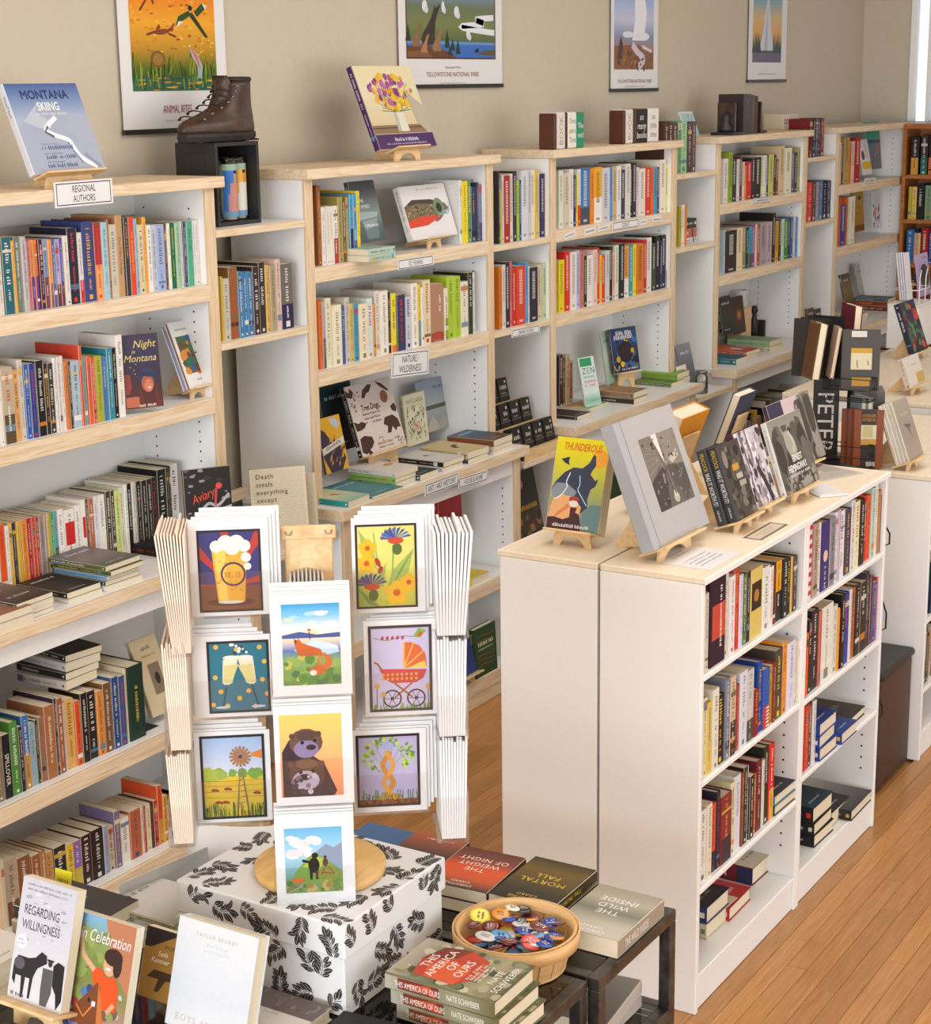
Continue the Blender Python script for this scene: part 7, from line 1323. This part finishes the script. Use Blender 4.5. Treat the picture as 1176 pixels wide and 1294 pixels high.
# ------------------------------------------------------------------ basket of pin badges
BC = Vector((2.672, 1.553, T0)); bk = empty('basket', BC); tag(bk, 'round chip-wood basket full of pin badges', 'basket')
rT, rB, hB = .118, .095, .078; NS = 20
for k in range(NS):
    a0, a1 = 2*math.pi*(k+.05)/NS, 2*math.pi*(k+.95)/NS; m = MB(); v = []
    for r0, z in ((rB, .004), (rT, hB)):
        for th in (0, -.0025):
            for a in (a0, a1): v.append(((r0+th)*math.cos(a), (r0+th)*math.sin(a), z))
    m.add(v, [(0, 1, 5, 4), (3, 2, 6, 7), (0, 4, 6, 2), (1, 3, 7, 5), (4, 5, 7, 6), (0, 2, 3, 1)]); m.build('slat', 'basket_wood', bk)
MB().lathe([(rB-.006, 0), (rB+.0005, .0), (rB+.0005, .004), (rB-.006, .004)], 40).build('bottom_ring', 'basket_wood', bk)
MB().lathe([(0, .0042), (rB-.003, .0042), (rB-.003, .007), (0, .007)], 32).build('bottom', 'basket_wood', bk)
MB().lathe([(rT-.0005, hB-.028), (rT+.0035, hB-.028), (rT+.005, hB), (rT+.0015, hB), (rT-.0005, hB-.028)], 44).build('rim_band', 'basket_wood', bk)
MB().lathe([(rT-.0105, hB-.02), (rT-.0065, hB-.02), (rT-.0025, hB+.001), (rT-.006, hB+.001), (rT-.0105, hB-.02)], 44).build('inner_hoop', 'basket_wood', bk)
Rb = random.Random(11)
BCOL = [('d88a2c', 'orange'), ('e0a03a', 'amber'), ('2c4a9a', 'blue'), ('5a98c8', 'sky blue'), ('c83c34', 'red'), ('d86a6a', 'coral'), ('2a2826', 'black'), ('e0d8c4', 'cream'), ('d8c83a', 'yellow'), ('6a2c2c', 'maroon'), ('c8c8c8', 'silver'), ('3a3a6a', 'indigo')]
bmesh_cache = {}
for k in range(92):
    lay = k // 31; a = Rb.random()*6.283; r = (rB-.018+.006*lay)*math.sqrt(Rb.random())*(1 if lay < 2 else .97); c, nm = Rb.choice(BCOL); rad = Rb.choice((.015, .018, .021))
    if (c, rad) not in bmesh_cache:
        m = MB().lathe([(0, 0), (rad*.92, 0), (rad, .0012), (rad*.97, .0026), (rad*.7, .0036), (0, .004)], 14, hx(c)); bmesh_cache[(c, rad)] = m.mesh('pin_badge', 'badge_print' if 'badge_print' in MATS else attr_mat('badge_print', .15, .6))
    o = bpy.data.objects.new('pin_badge', bmesh_cache[(c, rad)]); COL.objects.link(o)
    o.location = BC+Vector((r*math.cos(a), r*math.sin(a), .028+.018*lay+Rb.random()*.012)); o.rotation_euler = (Rb.uniform(-.35, .35), Rb.uniform(-.35, .35), Rb.random()*6)
    tag(o, f'{nm} round pin badge heaped in the basket', 'badge', f'{nm} pin badges')
    if lay == 2:
        cv = Cv(rad*1.1, rad*1.1); ink = 'f0ece4' if lum(hx(c)) < .25 else '2a2424'; cv.fake(.1, .65, rad*.85, rad*.22, ink).fake(.1, .3, rad*.85, rad*.22, ink); cv.build('lettering', o, basis((1, 0, 0), (0, 1, 0), (0, 0, 1), (-rad*.55, -rad*.55, .0042)))
o = MB().bbox((0, 0, 0), (.042, .055, .003), .0006, hx('d8c85a')).build('pin_badge', 'printed'); o.location = BC+Vector((.012, -.075, .052)); o.rotation_euler = (-.25, .1, .9); tag(o, 'rectangular yellow picture badge lying on the basket heap', 'badge'); cv = Cv(.038, .05, 'd8c85a'); cv.rect(0, .5, 1, .5, 'b8c4c8').blobs(14, 0, 0, 1, .5, .05, .12, ['8a8a3a', '4a5a4a', 'e0d880']); cv.build('badge_picture', o, basis((1, 0, 0), (0, 1, 0), (0, 0, 1), (.002, .002, .0032)))

# ------------------------------------------------------------------ books on the tables
def carbo(A, B, title, author, cs, t, zc, label, n=1, w_=.145, rot=180.0, ti='f0ece4'):
    """A: near spine corner, lying with its head towards the entrance"""
    h_ = B
    def fr(cv):
        cv.grad(0, 0, 1, 1, *cs)
        for i, l in enumerate(author): cv.text(l, .5, .93-.075*i, .045, ti, fit=.75, sp=.06)
        for i, l in enumerate(title): cv.text(l, .5, .52-.13*i, .085, ti, fit=.8, sp=.05)
    for k in range(n):
        z = zc+(t+.0005)*k
        book('paperback_book', t, h_, w_, flatM(A[0]+.003*k, A[1]+.002*k, z, rot), cs[-1], label if n == 1 else f'{label}, {("lower", "upper")[k]} copy', 'mystery paperbacks on the small glass table', False, (lambda cv: cv.text(' '.join(title), .5, .6, .5*cv.w/cv.h, ti, -90, fit=.5)), fr)
carbo((2.99, 1.392), .207, ('THE', 'WILD', 'INSIDE'), ('CHRISTINE', 'CARBO'), ('c4c0b8', 'bcb8a8', '7a7e6c', 'b0a898', 'a09484'), .038, T0, 'pale grey paperback with a misty lake on the table corner', rot=180)
carbo((3.012, 1.555), .2, ('MORTAL', 'FALL'), ('CHRISTINE', 'CARBO'), ('2e2a22', '3a3424', '5a4a24', '6a5424', '3a3020'), .026, T0, 'dark gold forest paperback beside the basket', n=2, ti='d8b840', rot=181)
carbo((2.99, 1.712), .185, ('THE', 'WEIGHT', 'OF NIGHT'), ('CHRISTINE', 'CARBO'), ('3a3430', 'c85a34', 'd8542c', '7a4038', '5a342c'), .026, T0, 'red sunset paperback beside the floral box', n=2, ti='e8dcd0', rot=184)
book('paperback_book', .045, .19, .13, flatM(3.02, 1.87, T0, 184), '2e2a2a', 'dark paperback pile end behind the red sunset paperbacks', None, False, None, plain('3a3432', '4a3a34', 'a85a40'))
book('hardcover_book', .03, .2, .15, flatM(3.03, 1.99, T0, 182), '3a5a88', 'blue hardcover lying behind the floral box', None, True, None, lambda cv: cv.rect(0, 0, 1, 1, '44648f').fake(.2, .8, cv.w*.6, .008, 'dcd8c8').fake(.15, .68, cv.w*.7, .008, 'dcd8c8'))
# books on the lower glass shelf
zl_ = .5455
n, up, rt, nh = frame_of(180, 20)
Pl = onZ(765, 1294, zl_)
book('paperback_book', .03, .2, .14, flatM(2.99, 1.44, zl_, 180), 'b8b0a8', 'pale paperback lying on the lower glass shelf', None, False, None, plain('b4aca4', 'c4bcb4'))
book('paperback_book', .03, .2, .14, flatM(2.99, 1.44, zl_+.0305, 186), 'c0b8b0', 'grey titled paperback on top of the lower shelf pile', None, False, None, lambda cv: cv.grad(0, 0, 1, 1, '8a8278', '9a9288').text('CHRISTINE', .5, .8, .05, '5a524c', fit=.8).text('CARBO', .5, .68, .05, '5a524c', fit=.6))
book('paperback_book', .03, .2, .14, flatM(2.99, 1.6, zl_, 182), '9aa8bc', 'pale blue paperback on the lower glass shelf beside the pile', None, False, None, plain('9aa8bc', 'c8ccd4'))
def a_america(cv):
    cv.grad(0, 0, 1, 1, 'b8a898', '8a8a7c', '6a7054', '8a8464', 'a09a78', '5a5438'); cv.blobs(60, 0, 0, 1, .95, .04, .11, ['6a7050', '8a8868', 'a8a484', '4a5038', 'c4bca0'])
    cv.poly([(.12, .80), (.5, .86), (.88, .78), (.95, .55), (.8, .34), (.4, .28), (.1, .42)], 'b8442c').poly([(.12, .7), (.4, .76), (.62, .6), (.5, .4), (.1, .42)], 'd05a30').poly([(.5, .86), (.88, .78), (.95, .55), (.7, .6)], '7a3428')
    for i, t in enumerate(('THIS', 'AMERICA', 'OF', 'OURS')): cv.text(t, .5, .78-.105*i, .075, 'f0ece4', fit=.7)
    for i in range(4): cv.fake(.3, .37-.035*i, cv.w*.42, .006, 'e8dcd0')
    cv.text('NATE', .5, .17, .06, 'f0ece4', fit=.6).text('SCHWEBER', .5, .08, .06, 'f0ece4', fit=.8)
def s_america(cv): cv.grad(0, 0, 1, 1, 'b4b0a0', '7a7a5c', '9a9478', '6a6440').rect(.15, .5, .8, .38, '7a3428').poly([(.2, .52), (.9, .58), (.6, .86)], 'c8502c').text('THIS AMERICA OF OURS', .5, .70, .42*cv.w/cv.h, 'f0ece4', -90, fit=.42).text('NATE SCHWEBER', .5, .28, .42*cv.w/cv.h, 'f0ece4', -90, fit=.3)
for k in range(3):
    book('hardcover_book', .032, .225, .15, flatM(2.372+.004*(k-2)*-1, 1.424-.006*(2-k), T0+.0325*k, 90+(k-1)*1.2), '6a6848', f'illustrated hardcover with red canyon print, {("bottom", "middle", "top")[k]} of three', 'red canyon hardcovers', True, s_america, a_america)
book('hardcover_book', .03, .22, .15, flatM(2.19, 1.47, T0, 96), '1e1c1c', 'black hardcover with big white letters beside the canyon pile', None, True, None, lambda cv: (cv.rect(0, 0, 1, 1, '1e1c1c'), [cv.poly([(.1+.2*k, .15), (.25+.2*k, .15), (.35+.2*k, .85), (.2+.2*k, .85)], 'e8e4de') for k in range(3)], cv.rect(.1, .45, .8, .12, 'e8e4de')))
o = MB().bbox((0, 0, 0), (.16, .10, .002), .0005).build('brown_card', 'plywood'); o.matrix_world = flatM(0, 0, 0, 0); o.matrix_world = Matrix.Translation((2.46, 1.58, T0)) @ Matrix.Rotation(.3, 4, 'Z'); tag(o, 'tan card lying between the basket and the floral box', 'card')
def a_regard(cv):
    cv.grad(0, 0, 1, 1, 'c8c8d4', 'ccccd6', 'd4d2da', 'd8d8de'); cv.blobs(26, .1, .5, .8, .4, .02, .07, ['b8b8c4', 'a8a8b4', 'd8d8e0'], .4)
    cv.text('REGARDING', .42, .745, .075, '3a2c34', sx=.7, fit=.66).text('WILLINGNESS', .44, .625, .075, '3a2c34', sx=.62, fit=.74).fake(.1, .95, cv.w*.8, .004, '8a8a98').fake(.1, .91, cv.w*.75, .004, '8a8a98')
    cv.ell(.13, .475, .1, None, 'e8e8f4').fake(.06, .49, cv.w*.14, .003, '6a6ac0').fake(.06, .46, cv.w*.14, .003, '6a6ac0')
    cv.poly([(.04, .28), (.1, .36), (.3, .36), (.42, .38), (.52, .44), (.62, .42), (.64, .36), (.56, .33), (.48, .3), (.42, .22), (.40, .04), (.36, .04), (.36, .2), (.28, .2), (.27, .03), (.23, .03), (.2, .2), (.1, .2), (.1, .12), (.04, .16)], '2c2a2e').ell(.14, .3, .1, .05, '5a5860')
    cv.poly([(.58, .32), (.76, .32), (.78, .14), (.72, .02), (.6, .02), (.58, .14)], '5a585c').ell(.7, .37, .04, .03, '3a383c').rect(.64, .385, .12, .015, '2a282c').poly([(.76, .36), (.84, .4), (.96, .38), (.98, .1), (.9, .02), (.86, .14), (.78, .2)], '242226').fake(.05, .05, cv.w*.25, .007, '4a3a44')
def a_celeb(cv):
    cv.grad(0, 0, 1, 1, '7ab0d8', '8a9a5c', '7a8a44', '8a8450', 'a88a78', '8a94b0'); cv.poly([(.5, 1), (1, 1), (1, .45), (.75, .6), (.6, .8)], 'b87a58').blobs(50, .02, 0, .94, .45, .03, .09, ['5a78b0', 'c8c0c0', 'a84a40', '3a4a7a', 'e0d8d8', '7a5a4a', '8a9a54']).blobs(20, .1, .5, .5, .35, .06, .14, ['7a8a44', '6a7c3c', '94a058'])
    cv.poly([(.36, .58), (.5, .62), (.62, .55), (.76, .57), (.84, .5), (.84, .3), (.5, .3), (.46, .45)], 'e0541e').line([(.42, .58), (.2, .68), (.14, .8)], .07, 'd8a888').ell(.13, .82, .04, .05, 'e0b498').line([(.8, .36), (.7, .28)], .06, 'd8a080')
    cv.ell(.66, .65, .11, .085, 'd8a484').ell(.70, .72, .15, .07, '3a2420').ell(.78, .66, .07, .09, '3a2420').ell(.64, .62, .04, .012, 'f0e8e0')
    cv.poly([(.1, .2), (.2, .28), (.4, .42), (.5, .5), (.56, .46), (.6, .3), (.7, .02), (.3, .02), (.26, .14), (.14, .12)], '7a4428').poly([(.52, .5), (.6, .36), (.74, .02), (.58, .02)], 'c8743a').line([(.2, .28), (.34, .2), (.46, .3)], .025, 'd8803c').ell(.4, .34, .025, .02, '2a1814').rect(.45, .3, .06, .04, 'd8dce0')
    cv.text('In Celebration', .53, .85, .095, 'f4e8ec', shear=.25, fit=.84)
def a_taylor(cv):
    cv.grad(0, 0, 1, 1, 'dcdee0', 'd8dce2', 'd4d8e0', 'dee0e2'); cv.text('TAYLOR BRORBY', .5, .885, .036, 'b8a49c', sp=.12, fit=.72).text('growing up gay', .52, .81, .026, 'b4c4d4', sp=.05, fit=.4).text('in a fractured land', .52, .755, .026, 'b4c4d4', sp=.05, fit=.5)
    cv.text('BOYS AND OIL', .5, .10, .06, 'c4b4a8', sp=.12, fit=.8)
_o, _P, w_, h_ = disp((7.7, 1258.6), (77.4, 1273.9), (40.8, 1109), 'pale book with black horses on a stand at the front table edge', 'd0d0d8', a_regard, face=180, lean=17, z=.83, t=.022)
n, up, rt, nh = frame_of(180, 17); easel(_P+rt*w_/2, T0, 180, 17, .12, h_, 'wooden easel holding the black horses book', .025)
o = MB().prism([(-.05, 0), (.09, 0), (.09, .03), (.07, .05), (.04, .05), (.02, .025), (-.01, .03), (-.05, .04)], 0, .02).build('black_stand', 'black_board'); o.matrix_world = basis(rt, -nh, Zv, (_P.x-.055, _P.y, T0)); tag(o, 'black plastic stand edge in front of the horses book', 'book stand')
disp((74, 1306), (152, 1322), (105.4, 1152.3), 'colour book with a waving rider in an orange shirt', 'e0dcd8', a_celeb, face=180, lean=17, z=.775, t=.01)
_o, _P, w_, h_ = disp((74, 1306), (152, 1322), (105.4, 1152.3), 'second copy behind the waving rider book', 'e4e0dc', None, face=180, lean=17, z=.775, t=.01); _o.location = _o.location-n*.0105
disp((206.8, 1291.8), (309, 1314), (236.5, 1159), 'white hardcover memoir with faint lettering on the front table', 'dcdee0', a_taylor, face=180, lean=17, z=.785, t=.032, hard=True)
disp((172, 1256), (256, 1272), (197, 1172), 'brown book with running caribou behind the white memoir', 'a87a3c', lambda cv: (cv.rect(0, 0, 1, 1, 'a87c3c'), cv.poly([(0, 1), (.55, 1), (.1, .72), (0, .72)], '2e2a2c'), cv.poly([(.1, .3), (.2, .42), (.5, .42), (.8, .44), (.95, .36), (.85, .3), (.9, .18), (.8, .2), (.6, .32), (.4, .3), (.3, .12), (.24, .12), (.28, .3)], '4a3424'), cv.text('Seth', .3, .66, .07, 'f0ece0', shear=.2, fit=.3), cv.text('Kantner', .27, .56, .07, 'f0ece0', shear=.2, fit=.46), cv.text('Wolf', .38, .77, .06, '3a2c20', shear=.2, fit=.25)), face=180, lean=18, z=.80, t=.02)
book('hardcover_book', .026, .23, .16, flatM(2.255, 1.745, T0, 88), 'd4ccc0', 'cream memoir with a grey landscape band lying by the floral box', None, True, None, lambda cv: cv.rect(0, 0, 1, 1, 'd4cec4').rect(0, 0, 1, .34, '6a605c').blobs(30, 0, 0, 1, .32, .04, .1, ['7a706c', '5a524e', '8a8078'], .5).text('BOYS AND OIL', .5, .39, .04, 'b09888', sp=.1, fit=.8)) if False else None
book('hardcover_book', .026, .23, .16, flatM(2.16, 1.735, T0, 90), 'd4ccc0', 'cream memoir with a grey landscape band lying by the floral box', None, True, None, lambda cv: cv.rect(0, 0, 1, 1, 'd4cec4').rect(.62, 0, .38, 1, '6a605c').blobs(30, .64, 0, .34, 1, .03, .07, ['7a706c', '5a524e', '8a8078'], .5).text('BOYS AND OIL', .56, .5, .035, 'b09888', rot=90, sp=.1, fit=.7))
# piles behind the front displays
def pile(x, y, items, where, ang=90):
    z = T0
    for i, (t, h, w, c, fr) in enumerate(items): book('paperback_book', t, h, w, flatM(x+random.uniform(-.004, .004), y+random.uniform(-.004, .004), z, ang), c, f'{cname(c)} book, {ordn(i+1)} up in the pile {where}', 'piles behind the front displays', False, 'auto', fr); z += t+.0004
pile(2.24, 2.25, [(.025, .2, .14, 'd0c8b0', None), (.03, .2, .14, 'cfc6ae', None), (.03, .2, .14, '3a3634', lambda cv: cv.rect(0, 0, 1, 1, '3c3836').fake(.2, .7, cv.w*.6, .008, 'd8d4cc').text('AND', .5, .6, .04, 'd8d4cc').fake(.3, .5, cv.w*.4, .008, 'd8d4cc'))], 'with the charcoal cover by the white tent card')
pile(2.36, 2.13, [(.014, .2, .15, 'b8b8bc', None), (.014, .2, .15, 'c4c4c8', None), (.014, .2, .15, 'b8bcc4', None), (.014, .2, .15, 'd0d0cc', None), (.012, .2, .15, '8a8a6a', plain('d8d4d0', 'c8c4c0', '8a8a70'))], 'of pale magazines left of the floral box')
pile(2.04, 2.32, [(.022, .2, .14, 'd8d4cc', None), (.022, .2, .14, 'dcd8d0', None), (.02, .2, .14, 'd4ccc4', plain('dcd4cc', 'd8d0c8'))], 'of white paperbacks behind the horses book')
# folded white tent card and curved clear sheet
A = onZ(172, 1140, .80); tc = MB(); v = []
Pa, Pb, Pc, Pd = onZ(152, 1150, .79), onZ(266, 1096, .79), onZ(262, 1070, .86), onZ(150, 1118, .86)
o = MB().add([tuple(Pa), tuple(Pb), tuple(Pc), tuple(Pd), tuple(Pa+Vector((.0012, .0009, 0))), tuple(Pb+Vector((.0012, .0009, 0))), tuple(Pc+Vector((.0012, .0009, 0))), tuple(Pd+Vector((.0012, .0009, 0)))], [(0, 1, 2, 3), (7, 6, 5, 4), (0, 4, 5, 1), (1, 5, 6, 2), (2, 6, 7, 3), (3, 7, 4, 0)]).build('folded_card', 'white_card'); tag(o, 'folded white tent card propped behind the floral box', 'card')
cs = MB(); vs = []; fs = []
for i in range(9):
    q_ = onZ(262+10*i, 1052+3.4*i*(1 if i < 9 else 1)-0, .80); q_ = Vector((2.66+.012*i, 2.36-.024*i, 0)); b_ = .012*math.sin(i/8*3.14); vs += [(q_.x-b_, q_.y-b_, T0+.001), (q_.x-b_+.02, q_.y-b_+.01, T0+.11)]
for i in range(8): fs.append((2*i, 2*i+2, 2*i+3, 2*i+1))
o = MB().add(vs, fs, smooth=True).build('curved_sheet', 'white_card'); sm_ = o.modifiers.new('thickness', 'SOLIDIFY'); sm_.thickness = .0012; tag(o, 'curved white paper sheet standing behind the floral box', 'paper')
# yellow signed slip in a clear sleeve behind the horses book
Ps = onX(66, 1118, 2.1); o = MB().bbox((0, 0, 0), (.04, .001, .06), .0002, hx('e0d42c')).build('bookmark_slip', 'printed'); n, up, rt, nh = frame_of(180, 10); o.matrix_world = basis(rt, -n, up, Ps-Zv*.03); tag(o, 'yellow signed copy slip sticking up behind the horses book', 'bookmark'); cv = Cv(.04, .06); cv.text('signed', .5, .7, .12, '5a5424', fit=.7).fake(.3, .45, .018, .006, '5a5424'); cv.build('lettering', o, basis((1, 0, 0), (0, 0, 1), (0, -1, 0), (0, -.0002, 0)))
